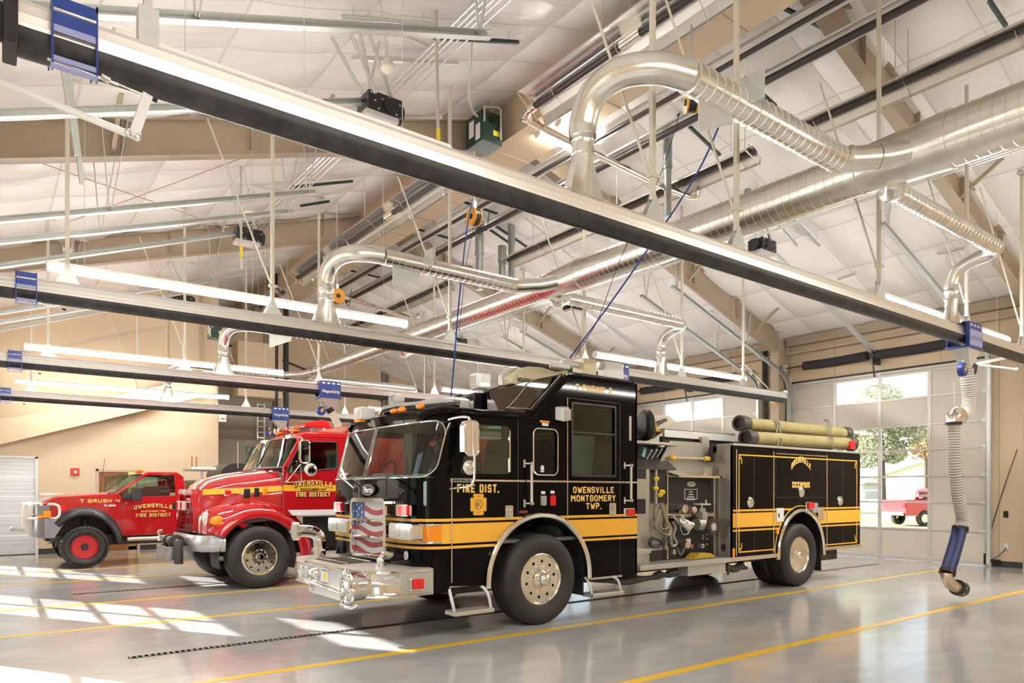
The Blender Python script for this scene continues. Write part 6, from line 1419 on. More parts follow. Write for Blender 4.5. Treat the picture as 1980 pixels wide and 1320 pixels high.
for x in (7.4, 8.0): mb.cyl((x, YP+.0, 2.30), (x, YP+.0, 2.27), .06)
build_each(mb, 'shelf_lamp', GALV, eng)
# hose bed top
build(MB().prism([(7.9, 2.42), (8.15, 2.78), (8.55, 2.80), (8.72, 2.72), (8.2, 2.42)], 'xz', YP+.3, YP+.9), 'hose_bed_hatch', M('tower_beige', (.72,.66,.52), .45), eng, bevel=.02)
build(MB().prism([(7.3, 2.34), (7.5, 2.56), (7.9, 2.60), (8.2, 2.42), (8.2, 2.34)], 'xz', YP+.5, YP+1.4), 'hose_bed_cover', M('bed_white', (.70,.67,.60), .5), eng, bevel=.02)
build(MB().box((8.2, YP+.10, 2.44), (9.95, YP+.14, 2.56)).box((8.2, YP+.10, 2.55), (9.95, YP+.5, 2.565)), 'hose_bed_rail', GALV, eng)
build(MB().box((8.2, YP+.15, 2.2), (13.1, YP+.2, 2.45)).box((8.2, Y1-.35, 2.2), (13.1, Y1-.3, 2.45)), 'hose_bed_wall', DARK, eng); build(MB().box((9.02, YP+.05, 2.3), (9.2, YP+.1, 2.48)), 'bed_bracket', TREAD, eng)
build(MB().box((7.14, YP+.1, 2.0), (9.27, Y1-.3, 2.34)), 'pump_housing', DARK, eng)
build(MB().box((BXa+.05, Y0+.06, .62), (10.40, Y1-.06, BZt-.05)).box((11.95, Y0+.06, .64), (BXb-.05, Y1-.06, BZt-.05)).box((10.4, Y0+.06, 1.36), (11.95, Y1-.06, BZt-.05)), 'body_core', DARK, eng)
# axe on the plate
t = thing('hand_axe', 'hatchet-like axe with yellow end caps clipped on the tread plate of the black engine', 'axe', oy(1335, 885, YP))
a, b = oy(1300, 885, YP-.03), oy(1370, 887, YP-.03)
build(MB().cyl(a, b, .022, seg=10), 'handle', M('axe_handle', (.55,.45,.28), .5), t); build(MB().sph(a, .045, 10, sc=(1.3,1,1)).cyl(b-Vector((.12,0,0)), b, .04), 'end_cap', YEL, t)
build(MB().prism([(b.x-.03, b.z-.05), (b.x+.10, b.z-.05), (b.x+.10, b.z+.08), (b.x+.05, b.z+.25), (b.x, b.z+.10)], 'xz', YP-.05, YP-.02), 'axe_head', DARK, t)
build(MB().box((b.x-.08, YP-.03, b.z-.30), (b.x+.10, YP+.02, b.z-.12)), 'holder', POLISH, t, bevel=.006)
# air pack on the hose bed
t = thing('air_pack', 'black hose roll with yellow flash lying on the engine behind its cab', 'hose roll', oy(1250, 840, 7.2))
c = oy(1248, 822, 7.2)
build(MB().lathe([(-.07, .10), (-.07, .20), (-.03, .23), (.04, .23), (.07, .20), (.07, .10)], c, (.9, -.4, 0), 28), 'hose_coil', DARK, t); build(MB().beam(c+Vector((.02,-.16,.05)), c+Vector((.05,-.17,-.10)), .04, .02), 'yellow_flash', YEL, t)
build(MB().tube([oy(1262, 828, 7.2), oy(1272, 818, 7.2), oy(1288, 811, 7.2)], lambda u: .045-.02*u, 10, ribs=.04), 'nozzle', DIRT, t)
t = thing('pry_bar', 'yellow bar with black end lying beside the black hose roll on the engine', 'bar', oy(1275, 833, 7.15)); a, b = oy(1262, 832, 7.15), oy(1300, 834, 7.15)
build(MB().cyl(a, b-(b-a)*.2, .022), 'shaft', YEL, t); build(MB().cyl(b-(b-a)*.2, b, .035), 'tip', DARK, t)
# suction hoses with clamps
HOSE = M('suction_hose_olive', (.34,.28,.115), .65, bump=.35, bscale=60, var=.12, vscale=4)
for (p0, p1, Yh, lab) in (((1428, 820), (1636, 841), 7.02, 'upper of the two fat olive suction hoses on the black engine'), ((1440, 848), (1645, 860), 6.80, 'lower of the two fat olive suction hoses on the black engine')):
    a, b = oy(*p0, Yh)+Vector((0,0,.02)), oy(*p1, Yh)+Vector((0,0,.02)); t = thing('suction_hose', lab, 'hose', a, 'olive suction hoses'); d = (b-a)
    build(MB().tube([a+d*.03, a+d*.97], .112, 28, ribs=.02, rib_h=.012), 'hose_wall', HOSE, t)
    build(MB().lathe([(0, .085), (0, .13), (.03, .135), (.10, .135), (.12, .125), (.22, .12)], a, d, 28, cap=False).lathe([(.05, .085), (.05, .001)], a, d, 28, cap=False), 'front_coupling', DIRT, t)
    build(MB().lathe([(0, .12), (.1, .125), (.12, .14), (.18, .14), (.2, .08)], b-d.normalized()*.15, d, 28), 'rear_coupling', DIRT, t)
for (px, Yh, lab) in ((1495, 6.9, 'chrome clamp frame near the front of the two olive hoses'), (1594, 6.9, 'chrome clamp frame near the rear of the two olive hoses')):
    t = thing('hose_clamp', lab, 'clamp', oy(px, 850, Yh), 'chrome hose clamps')
    for o in (-.04, .06):
        p_ = [oy(px-4, 813, 7.02)+Vector((o, -.05, .03)), oy(px-4, 820, 7.02)+Vector((o, -.13, 0)), oy(px, 838, 6.9)+Vector((o, -.10, 0)), oy(px, 850, 6.8)+Vector((o, -.125, 0)), oy(px, 858, 6.8)+Vector((o, -.10, -.06))]
        build(MB().tube(p_, .010, 6), 'clamp_rod', CHROME, t)
    build(MB().tube([oy(px-4, 820, 7.02)+Vector((-.04, -.13, 0)), oy(px-4, 820, 7.02)+Vector((.06, -.13, 0))], .008, 6).tube([oy(px, 848, 6.8)+Vector((-.04, -.125, 0)), oy(px, 848, 6.8)+Vector((.06, -.125, 0))], .008, 6), 'clamp_bar', CHROME, t)

# ================================================================== red tanker
RY0, RY1 = 11.98, 14.35; RC = (RY0+RY1)/2
tk = thing('tanker_truck', 'red conventional-nose tanker truck in the bay between the black engine and the red pickup', 'tanker truck', (5, RC, 0))
def sect(x, hw, zb, zs, zt, yc, r=.16):
    pts = []
    half = [(hw, zb), (hw*1.01, (zb+zs)/2), (hw, zs-.02), (hw-r*.35, zs+.05*min(1, (zt-zs)*5)), (hw-r*1.2, zs+(zt-zs)*.55), (hw*.55, zt-.03), (hw*.25, zt-.006), (0, zt)]
    for h, z in half: pts.append((x, yc-h, z))
    for h, z in half[::-1][1:]: pts.append((x, yc+h, z))
    return pts
nose = oy(358, 952, RC+.2)
hood = [sect(2.86, .50, 1.02, 1.35, 1.50, RC), sect(2.88, .56, 1.0, 1.50, 1.63, RC), sect(2.95, .62, 1.0, 1.60, 1.74, RC), sect(3.1, .68, 1.0, 1.68, 1.84, RC), sect(3.4, .78, 1.05, 1.75, 1.93, RC), sect(3.8, .90, 1.1, 1.80, 2.0, RC), sect(4.18, 1.0, 1.15, 1.86, 2.05, RC)]
build(MB().loft(hood, caps=True), 'hood', RED, tk, ang=50)
# grille: surround with four slots
gx = 2.84
g0, g1 = RC-.50, RC+.50
slots = [(1.47, 1.54), (1.30, 1.42), (1.16, 1.25), (1.04, 1.12)]
sp = []
gz0, gz1 = .93, 1.60
ys0, ys1 = RC-.44, RC+.44
sl = [rpoly([(ys0+.03, 1.455), (ys1-.03, 1.455), (ys1-.06, 1.555), (RC+.12, 1.56), (RC, 1.50), (RC-.12, 1.56), (ys0+.06, 1.555)], .02)]+[rrect(ys0, a, ys1, b, .02) for a, b in ((1.315, 1.425), (1.18, 1.28), (1.05, 1.145))]+[rrect(ys0+.05, .965, ys1-.05, 1.01, .015)]
build(MB().plate(rpoly([(g0-.10, gz0), (g1+.10, gz0), (g1+.10, 1.30), (g1, gz1+.06), (g0, gz1+.06), (g0-.10, 1.30)], .08), sl, 'yz', gx-.03, gx+.08), 'grille_surround', RED, tk, bevel=.012)
gm = MB(); gm.box((gx+.05, ys0, .95), (gx+.06, ys1, 1.56), 0)
for k in range(16): y = ys0+(ys1-ys0)*(k+.5)/16; gm.box((gx+.03, y-.006, .96), (gx+.05, y+.006, 1.56), 1)
build(gm, 'grille_mesh', [DARK, GREY], tk)
for yy in (RC+.28, RC-.02): build(MB().box((gx-.09, yy-.10, 1.30), (gx-.03, yy+.10, 1.45)), 'strobe_bezel', WHITEP, tk, bevel=.012); build(MB().box((gx-.10, yy-.04, 1.315), (gx-.085, yy+.08, 1.435)), 'strobe_lens', REDL, tk)
build(MB().cyl((gx-.045, RC, 1.60), (gx-.0, RC, 1.60), .045, seg=20), 'hood_badge', CHROME, tk)
# fenders around the wheels
wc = (3.715, .52)
for s, yo in ((1, RY0-.03), (-1, RY1+.03)):
    secs = []
    for i in range(27):
        a = radians(150-178*i/26); k = 1+.06*max(0, cos(a))*(1 if a > pi/2 else 1)
        row = []
        for dy, r in ((.03, .645), (-.0, .66), (-.01, .70), (.03, .80), (.10, .88), (.24, .925), (.45, .95)):
            rr = r*(1.0+(.10 if a < radians(60) else 0)*sin(min(max(radians(60)-a, 0)*1.2, 1.2)))
            row.append((wc[0]+rr*cos(a), yo+s*dy, wc[1]+rr*sin(a)))
        secs.append(row)
    build(MB().loft(secs), 'fender', RED, tk, ang=60)
    build(MB().loft([[(wc[0]+.64*cos(a), y, wc[1]+.66*sin(a)) for y in (yo+s*.04, yo+s*.6)] for a in [radians(195-215*i/20) for i in range(21)]]), 'wheel_well', BLACK, tk)
    # headlamp pod
    y0, y1 = sorted((yo+s*.04, yo+s*.62))
    pod = [[(x, y, z) for (y, z) in ((yo+s*(.62), zb), (yo+s*ins, zb), (yo+s*ins, (zb+zt)/2), (yo+s*(ins+.04), zt-.08), (yo+s*(ins+.14), zt), (yo+s*.62, zt+.03))] for x, ins, zb, zt in ((2.87, .34, .92, 1.20), (2.93, .20, .90, 1.30), (3.03, .10, .90, 1.34), (3.15, .05, .93, 1.36), (3.3, .04, 1.05, 1.40))]
    build(MB().loft(pod, caps=True), 'headlamp_pod', RED, tk, ang=60)
    c = Vector((2.93, yo+s*.27, 1.16)); build(MB().sph(c, .12, 18, sc=(.5, .55, 1.15)), 'headlight', LENS, tk)
    c = Vector((3.06, yo+s*.085, 1.14)); build(MB().sph(c, .09, 16, sc=(1.35, .35, .9)), 'turn_signal', ORANGE, tk)
wheel(tk, 3.715, RY0-.04, .52, .28, 'flat'); wheel(tk, 3.715, RY1+.04, .52, .28, 'flat', True); wheel(tk, 9.0, RY0+.1, .52, .28, 'rear'); wheel(tk, 9.0, RY1-.1, .52, .28, 'rear', True)
build(MB().box((4.85, RY0+.15, .55), (5.6, RY0+.5, 1.12)).box((3.2, RC-.45, .5), (10.2, RC-.35, .8)).box((3.2, RC+.35, .5), (10.2, RC+.45, .8)).cyl((3.715, RY0+.2, .52), (3.715, RY1-.2, .52), .07).box((4.5, RY0+.06, .62), (5.6, RY0+.10, 1.18)), 'chassis', DARK, tk)
# bumper and winch
SILV = M('silver_bumper', (.55,.56,.58), .28, .6)
def rb(o=0): return [(3.18, RY0+.02-o), (2.98, RY0+.06-o), (2.84-o*.7, RY0+.20-o*.7), (2.76-o, RY0+.5), (2.74-o, RC), (2.76-o, RY1-.5), (2.84-o*.7, RY1-.2+o*.7), (2.98, RY1-.06+o), (3.18, RY1-.02+o)]
build(MB().loft([[(x, y, z) for x, y in rb(o)] for z, o in ((.63, -.03), (.66, .0), (.76, .02), (.86, .0), (.90, -.02))]), 'front_bumper', SILV, tk, ang=60)
wy0, wy1 = RC-.42, RC+.30
build(MB().plate([(wy0, .50), (wy1, .50), (wy1, .70), (wy0, .70)], [], 'yz', 2.42, 2.45).box((2.42, wy0-.01, .48), (2.85, wy0+.01, .70)).box((2.42, wy1-.01, .50), (2.85, wy1+.01, .70)).box((2.42, wy0, .49), (2.85, wy1, .51)), 'winch_tray', M('worn_steel', (.42,.42,.42), .35, .9, var=.4, vscale=9), tk, bevel=.004)
build(MB().cyl((2.62, wy0+.02, .76), (2.62, wy1+.05, .76), .085, seg=20).cyl((2.62, wy0+.12, .76), (2.62, wy0+.18, .76), .13).cyl((2.62, wy1-.1, .76), (2.62, wy1-.04, .76), .12).tube([(2.62, wy0-.02, .76), (2.60, wy0-.09, .74), (2.60, wy0-.12, .60), (2.60, wy0-.12, .42)], .07, 12, n=4), 'winch_drum', DIRT, tk)
build(MB().tube([(2.5, wy1+.02, .80), (2.46, wy1+.06, .92), (2.52, wy1+.02, .94)], .02, 8, n=4).box((2.46, wy1-.05, .76), (2.56, wy1+.12, .85)), 'winch_hook', IRON, tk)
# cab
q = lambda px, py, Y=RY0: tuple(oy(px, py, Y).xz)
rol = [(4.13, 1.20), (4.12, 2.03), (4.37, 2.50), (4.43, 2.60), (4.52, 2.65), (5.38, 2.66), (5.46, 2.60), (5.50, 1.20)]
rwin = rpoly([(4.19, 1.93), (4.20, 2.02), (4.44, 2.49), (5.09, 2.50), (5.10, 2.03), (4.50, 1.98)], .05)
for a, b in ((RY0, RY0+.06), (RY1-.06, RY1)): build(MB().plate(rol, [rwin], 'xz', a, b), 'cab_side', RED, tk, bevel=.012)
rf = [[(x, y, z+dz) for y, dz in ((RY0-.01, -.10), (RY0+.04, -.03), (RY0+.16, 0), (RC, .025), (RY1-.16, 0), (RY1-.04, -.03), (RY1+.01, -.10))] for x, z in ((4.36, 2.56), (4.42, 2.63), (4.60, 2.69), (5.2, 2.70), (5.46, 2.67), (5.52, 2.58))]
build(MB().loft(rf), 'cab_roof', RED, tk, ang=60)
build(MB().box((5.46, RY0, 1.2), (5.5, RY1, 2.62)), 'cab_back', RED, tk)
build(MB().loft([[(x, y, z) for y, dx in ((RY0+.06, 0), (RY0+.25, -.07), (RC, -.11), (RY1-.25, -.07), (RY1-.06, 0)) for x in (x0+dx,)] for x0, z in ((4.14, 2.03), (4.40, 2.555))]), 'windshield', VGL, tk)
build(MB().tube([(4.14, RY0+.06, 2.03), (4.07, RY0+.25, 2.03), (4.03, RC, 2.04), (4.07, RY1-.25, 2.03), (4.14, RY1-.06, 2.03)], .02, 8).beam((4.03, RC, 2.04), (4.29, RC, 2.56), .03, .02, up=(1,0,0)), 'windshield_seal', DARK, tk)
build(MB().tube([(a, RY0-.004, b) for a, b in rwin+[rwin[0]]], .012, 6), 'window_seal', DARK, tk); build(MB().box((4.17, RY0+.03, 1.9), (5.12, RY0+.034, 2.52)), 'door_window', VGL, tk); build(MB().box((4.17, RY1-.034, 1.9), (5.12, RY1-.03, 2.52)), 'door_window', VGL, tk)
build(MB().box((4.18, RY0+.1, 1.25), (5.45, RY1-.1, 1.3)).box((4.15, RY0+.1, 1.7), (4.45, RY1-.1, 1.95)), 'cab_interior', INT, tk)
for y in (RY0+.5, RY1-.5): build(MB().box((4.7, y-.25, 1.5), (5.2, y+.25, 1.65)).prism([(5.1, 1.6), (5.22, 1.6), (5.33, 2.3), (5.22, 2.32)], 'xz', y-.24, y+.24), 'seat', M('seat_grey_green', (.13,.16,.15), .8), tk, bevel=.03)
build(MB().tube([(4.46+.06*cos(a), RY0+.5+.2*sin(a), 2.0+.17*cos(a)) for a in [2*pi*i/20 for i in range(21)]], .014, 8), 'steering_wheel', DARK, tk)
build(MB().box((4.128, RY0-.004, 1.24), (4.136, RY0, 1.95)).box((5.26, RY0-.004, 1.24), (5.266, RY0, 2.55)), 'door_gap', M('gap_red_dark', (.12,.005,.005), .5), tk)
# stripes
zq0, zq1 = 1.625, 1.735
build(MB().box((4.12, RY0-.004, zq0), (5.5, RY0, zq1)), 'gold_stripe', GOLD, tk)
hs_ = []
for sc in hood[2:]:
    x = sc[0][0]; k = abs(sc[1][1]-RC)
    hs_.append([(x, RC-k-.012, 1.56+(x-3.0)*.055), (x, RC-k-.010, 1.655+(x-3.0)*.055)])
build(MB().loft(hs_), 'gold_stripe', GOLD, tk)
build(MB().prism([(4.28, 1.205), (5.5, 1.205), (5.5, 1.30), (4.20, 1.30)], 'xz', RY0-.006, RY0), 'white_stripe', M('stripe_white', (.82,.80,.78), .35), tk)
def arc_text(par, fn, s1, s2, s3, w1, w2, w3, h1, h2, h3, d1, d3, arc, m2=None):
    off = lambda u, v, w: fn(u+.010, v-.012, w-.0015)
    h1 *= .85; d1 *= 1.65; arc *= .8; h3 *= .95
    for f, m, nm in ((off, LETS, 'lettering_shadow'), (fn, LETG, 'door_lettering')):
        g = (lambda f: lambda u, v, w: f(u, v+d1, w))(f); block(s1, g, m, par, nm, w1, h1, .2, arc, True)
        g = (lambda f: lambda u, v, w: f(u, v+d3, w))(f); block(s3, g, m, par, nm, w3, h3, .2, 0, True)
    text(s2, .1, lambda u, v, w: fn(u, v, w+.001), m2 or LETS, par, 'door_lettering', bold=.001, width=w2, font_h=h2)
a = oy(606, 946, RY0-.006)
arc_text(tk, on_y(a.x, RY0-.008, a.z), 'OWENSVILLE', 'MONTGOMERY TWP', 'FIRE DISTRICT', .70, .46, .62, .10, .045, .085, .045, -.085, .06)
# hood side lamps and vents
def hood_item(px0, px1, py0, py1, nm, m, dep=.03, Y=RC-.83):
    a, b = oy(px0, py0, Y), oy(px1, py1, Y); return build(MB().box((a.x, Y-dep, b.z), (b.x, Y+.08, a.z)), nm, m, tk, bevel=.02)
hood_item(433, 458, 945, 959, 'side_lamp_bezel', CHROME, .01, RC-.76); hood_item(435, 456, 947, 957, 'side_lamp', REDL, .03, RC-.76)
hood_item(472, 484, 944, 962, 'hood_vent', DARK, .02, RC-.87); hood_item(492, 503, 942, 960, 'hood_vent', DARK, .02, RC-.90); hood_item(508, 517, 941, 958, 'amber_lamp', ORANGE, .03, RC-.93)
# mirror
mx, mz0, mz1 = truck_mirror(589, 850, 896, RY0-.3, CHROME, tk, .085)
build(MB().tube([(mx-.15, RY0-.02, mz1+.05), (mx-.05, RY0-.2, mz1+.05), (mx-.02, RY0-.28, mz1)], .014, 8, n=3).tube([(mx-.22, RY0-.01, mz0-.32), (mx-.06, RY0-.26, mz0-.02), (mx+.06, RY0-.01, mz0-.30)], .013, 8).tube([(mx-.24, RY0-.01, mz0-.32), (mx+.08, RY0-.01, mz0-.30)], .014, 8), 'mirror_arm', POLISH, tk)
build(MB().sph((mx+.10, RY0-.32, mz0-.10), .115, 20, sc=(1, .4, 1)), 'convex_mirror', CHROME, tk)
# roof equipment
p = oy(606, 828, RC)
build(MB().loft([[(x, y, z) for x, z in ((4.62, 2.78), (4.66, 2.86), (4.95, 2.93), (5.1, 2.90), (5.15, 2.78))] for y in (RY0+.35, RC-.2)], smooth=False, closed=True, caps=True).loft([[(x, y, z) for x, z in ((4.62, 2.78), (4.66, 2.86), (4.95, 2.93), (5.1, 2.90), (5.15, 2.78))] for y in (RC+.2, RY1-.35)], smooth=False, closed=True, caps=True), 'roof_light_bar', REDL, tk, bevel=.02)
build(MB().box((4.7, RC-.2, 2.78), (5.1, RC+.2, 2.86)).box((4.75, RY0+.4, 2.70), (4.8, RY1-.4, 2.78)), 'light_bar_base', GREY, tk)
for y in (RY0+.55, RC+.15): build(MB().sph((4.52, y, 2.71), .13, 12, sc=(.7, 1.2, .25)), 'clearance_light', ORANGE, tk)
for y in (RC-.1, RC+.12): build(MB().lathe([(-.02, .05), (.02, .03), (.4, .015)], (4.42, y, 2.76), (1,0,0), 16), 'air_horn', CHROME, tk)
# tank
build(MB().loft([[(x, y, z) for y, z in ((RY0+.02, 1.25), (RY0+.02, 2.5), (RY0+.12, 2.72), (RY0+.4, 2.8), (RY1-.4, 2.8), (RY1-.12, 2.72), (RY1-.02, 2.5), (RY1-.02, 1.25))] for x in (5.72, 10.3)], smooth=False, closed=True, caps=True), 'water_tank', RED, tk, bevel=.02)
# rooftop blob seen above the tanker cab: rear dump chute guard
build(MB().box((5.6, RY0+.2, 2.6), (5.72, RY1-.2, 2.9)), 'tank_headboard', RED, tk, bevel=.02)
a, b = oy(660, 600, 1), 0
t = thing('whip_antenna', 'thin whip antenna rising from the red tanker hood', 'antenna', (4.15, RY1-.4, 1.95)); p = oy(460, 905, 13.9); build(MB().cyl(p, p+Vector((0, 0, .50)), .006), 'whip', GALV, t)

# ================================================================== red brush pickup and the pickup outside
def pickup(root, T, paint, arch_m, front_x=0, cab=True, R=.44, wx=.80, wb=3.4, W=2.0, L=5.3, bed=True, brush=False, dx=0):
    """local frame: l from the front bumper back, w from the near side inward, z up"""
    def TT(mb):
        mb.v = [Vector(T(v.x, v.y, v.z)) for v in mb.v]; return mb
    wz = R
    vs_ = 1.12 if brush else .92
    def arc(cx, r, n=16, a0=0, a1=pi): return [(cx+r*cos(a0+(a1-a0)*i/n), wz+r*vs_*sin(a0+(a1-a0)*i/n)) for i in range(n+1)]
    z0 = .66 if brush else .42
    Z = lambda z: z if brush else z*.86
    top = [(.06, Z(1.12)), (.06, Z(1.36)), (.30, Z(1.50)), (1.15, Z(1.56)), (1.36, Z(1.58)), (1.92, Z(1.99)), (2.02, Z(2.05)), (2.62, Z(2.06)), (2.74, Z(1.97)), (2.80, Z(1.52))]
    if bed: top += [(2.82, Z(1.46)), (L, Z(1.44)), (L, z0+.12)]
    else: top += [(2.81, z0)]
    r1 = R+.20 if brush else R+.08
    bot = []
    if bed:
        bot += [(wx+wb+r1, z0+.05)]+arc(wx+wb, r1)[1:-1]+[(wx+wb-r1, z0)]
    bot += [(wx+r1, z0)]+[p for p in arc(wx, r1)[1:-1] if not (brush and p[0] < wx and p[1] < .72)]+[(wx-r1, z0+.12)]
    win = rpoly([(1.42, Z(1.56)), (1.96, Z(1.96)), (2.08, Z(1.985)), (2.56, Z(1.99)), (2.59, Z(1.53)), (1.52, Z(1.50))], .04)
    for a, b in ((0, .06), (W-.06, W)): build(TT(MB().plate(top+bot, [win], 'xz', a, b)), 'body_side', paint, root, bevel=.015)
    crown = lambda x, z, c=.05, e=.10: [(x, y, z+d) for y, d in ((-.0, -.06), (.05, -.015), (e+.1, c*.5), (W/2, c), (W-e-.1, c*.5), (W-.05, -.015), (W, -.06))]
    build(TT(MB().loft([crown(.0, Z(1.30)), crown(.05, Z(1.38)), crown(.30, Z(1.505)), crown(1.15, Z(1.565)), crown(1.40, Z(1.58), .03)])), 'hood', paint, root, ang=60)
    build(TT(MB().loft([crown(1.92, Z(2.0), .03), crown(2.02, Z(2.06), .04), crown(2.62, Z(2.07), .04), crown(2.76, Z(1.97), .03), crown(2.82, Z(1.60), .0)])), 'roof', paint, root, ang=60)
    build(TT(MB().loft([[(x, y, z) for y, d in ((.08, 0), (.3, -.06), (W/2, -.10), (W-.3, -.06), (W-.08, 0)) for x, z in ((xx+d, zz),)] for xx, zz in ((1.36, Z(1.575)), (1.94, Z(1.995)))])), 'windshield', VGL, root)
    build(TT(MB().box((1.25, .1, Z(1.56)), (1.38, W-.1, Z(1.60)))), 'cowl', DARK, root, bevel=.01)
    build(TT(MB().box((1.40, .03, Z(1.49)), (2.62, .034, Z(2.0)))), 'door_window', VGL, root); build(TT(MB().box((1.40, W-.034, Z(1.49)), (2.62, W-.03, Z(2.0)))), 'door_window', VGL, root)
    build(TT(MB().box((1.4, .1, Z(.9)), (2.75, W-.1, Z(1.0))).box((2.2, .2, Z(1.0)), (2.5, W-.2, Z(1.75))).box((1.3, .1, Z(1.3)), (1.6, W-.1, Z(1.55)))), 'interior', INT, root)
    g = MB()
    for x in (1.50, 2.66): g.box((x-.005, -.003, z0+.05), (x+.005, 0, Z(1.52)))
    build_each(TT(g), 'door_gap', M('gap_red_dark', (.12,.005,.005), .5), root)
    build(TT(MB().box((2.52, -.012, Z(1.22)), (2.64, 0, Z(1.38)))), 'door_handle', DARK, root, bevel=.01)
    if bed: build(TT(MB().box((2.84, .05, Z(1.0)), (L-.03, W-.05, Z(1.05))).box((L-.05, 0, z0+.2), (L, W, Z(1.44)))), 'tailgate', paint, root, bevel=.01)
    build(TT(MB().box((.06, .02, .95 if brush else .7), (.12, W-.02, Z(1.36)))), 'radiator_support', DARK, root)
    return TT, Z
by = 17.42
bt = thing('brush_truck', 'red brush pickup with white grille guard and red steel wheels by the back wall', 'pickup truck', (2.5, 18.4, 0))
OX = .94
TB = lambda l, w, z: (OX+l, by+w, z)
TT, _ = pickup(bt, TB, RED, None, R=.445, wx=.80, W=2.0, bed=False, brush=True)
wheel(bt, OX+.80, by-.08, .445, .30, 'red'); wheel(bt, OX+.80, by+2.08, .445, .30, 'red', True); wheel(bt, OX+4.5, by-.02, .445, .30, 'red'); wheel(bt, OX+4.5, by+2.02, .445, .30, 'red', True)
FL = M('flare_black', (.03,.03,.032), .35)
secs = []
for i in range(25):
    a = radians(140-134*i/24); secs.append([(OX+.80+r*cos(a)*.98, by+dy, .445+r*1.12*sin(a)) for dy, r in ((.02, .59), (-.10, .60), (-.13, .645), (-.09, .71), (-.0, .755))])
build(MB().loft(secs), 'fender_flare', FL, bt, ang=60)
build(MB().box((OX+.15, by+.62, .55), (OX+1.5, by+1.4, 1.35)), 'dark_core', DARK, bt)  # dark box added so the bright wall does not show through the wheel opening
build(MB().loft([[(OX+.80+.63*cos(a), y, .445+.70*sin(a)) for y in (by+.02, by+.9)] for a in [radians(152-150*i/20) for i in range(21)]]), 'wheel_well', BLACK, bt)
build(MB().box((OX+.3, by+.3, .45), (OX+5.2, by+.45, .68)).box((OX+.3, by+1.55, .45), (OX+5.2, by+1.7, .68)).cyl((OX+.8, by+.2, .445), (OX+.8, by+1.8, .445), .06).cyl((OX+.8, by+.35, .5), (OX+.85, by+.35, 1.0), .05), 'chassis', CHAS, bt)
# bumper, guard, lamps
bp2 = [(OX+.36, by-.06), (OX+.14, by-.06), (OX+.02, by-.02), (OX-.08, by+.4), (OX-.13, by+1.0), (OX-.08, by+1.6), (OX+.02, by+2.0), (OX+.36, by+2.03)]
build(MB().loft([[(x if 0 < j < len(bp2)-1 else OX+.26+.22*(z-.66)/.40, y, z) for j, (x, y) in enumerate(bp2)] for z in (.66, .70, .88, 1.02, 1.06)]), 'front_bumper', M('bumper_chrome_dull', (.36,.38,.43), .28, .85), bt, ang=60)
GW = M('guard_white', (.84,.82,.78), .3, coat=.4)
for yy in (by+.62, by+1.38): build(MB().prism(rpoly([(OX-.05, .68), (OX-.22, .80), (OX-.28, 1.0), (OX-.26, 1.30), (OX-.14, 1.42), (OX-.05, 1.40), (OX-.10, 1.2), (OX-.10, 1.0), (OX+.05, .9)], .05), 'xz', yy-.03, yy+.03), 'guard_upright', GW, bt, bevel=.01)
for s in (0, 1):
    yb = by+.62 if s == 0 else by+1.38; ye = by-.04 if s == 0 else by+2.04
    for z in (1.06, 1.36): build(MB().tube([(OX-.2, yb, z), (OX-.1, (yb+ye)/2, z), (OX+.10, ye+(.1 if s == 0 else -.1), z), (OX+.26, ye, z)], .028, 10, n=4), 'guard_bar', GW, bt)
    build(MB().tube([(OX+.26, ye, 1.06), (OX+.34, ye, 1.12), (OX+.34, ye, 1.30), (OX+.26, ye, 1.36)], .028, 10, n=4), 'guard_bar', GW, bt)
build(MB().tube([(OX-.22, by+.62, 1.08), (OX-.24, by+1.38, 1.08)], .028, 10).tube([(OX-.22, by+.62, 1.36), (OX-.24, by+1.38, 1.36)], .028, 10), 'guard_bar', GW, bt)
build(MB().box((OX-.02, by+.55, 1.06), (OX+.04, by+1.45, 1.36)), 'grille', GREY, bt, bevel=.01)
for s in (by-.012, by+1.56): build(MB().box((OX-.04, s, 1.12), (OX+.20, s+.45, 1.34)), 'headlight', M('headlamp_grey', (.30,.30,.34), .1, .5), bt, bevel=.02); build(MB().box((OX-.03, s, 1.07), (OX+.10, s+.42, 1.13)).box((OX+.06, s-.06 if s < by+1 else s+.4, 1.08), (OX+.20, s+.0 if s < by+1 else s+.44, 1.22)), 'turn_signal', ORANGE, bt, bevel=.01)
a = oy(118, 982, by); build(MB().box((a.x-.09, by-.03, a.z-.055), (a.x+.09, by, a.z+.055)), 'side_lamp', REDL, bt, bevel=.01)
build(MB().box((OX+1.66, by-.28, 1.42), (OX+1.86, by-.10, 1.72)).box((OX+1.50, by-.12, 1.45), (OX+1.75, by+.02, 1.58)), 'side_mirror', FL, bt, bevel=.03)
build(MB().cyl((OX+1.6, by-.03, .58), (OX+2.8, by-.03, .58), .045), 'side_step', M('step_tube', (.7,.6,.45), .25, .8), bt)
for y in (by+.75, by+1.0, by+1.25): build(MB().sph((OX+2.02, y, 2.10), .06, 12, sc=(1.2, 1.4, .6)), 'clearance_light', ORANGE, bt)
build(MB().cyl((OX-.42, by+1.0, .80), (OX-.2, by+1.0, .80), .025).sph((OX-.42, by+1.0, .82), .05, 12), 'tow_ball', IRON, bt)
build(MB().prism([(OX+.24, .56), (OX+.30, .68), (OX+.16, .68), (OX+.20, .58), (OX+.13, .52)], 'xz', by+.05, by+.08), 'tow_shackle', DIRT, bt)
a = oy(193, 968, by); block('7 BRUSH 4', on_y(a.x, by-.02, a.z), LETG, bt, 'fender_lettering', .74, .075, .2)
a = oy(213, 977, by); text('F 450', .1, on_y(a.x, by-.015, a.z), WPL, bt, 'fender_lettering', bold=.003, width=.22, font_h=.045)
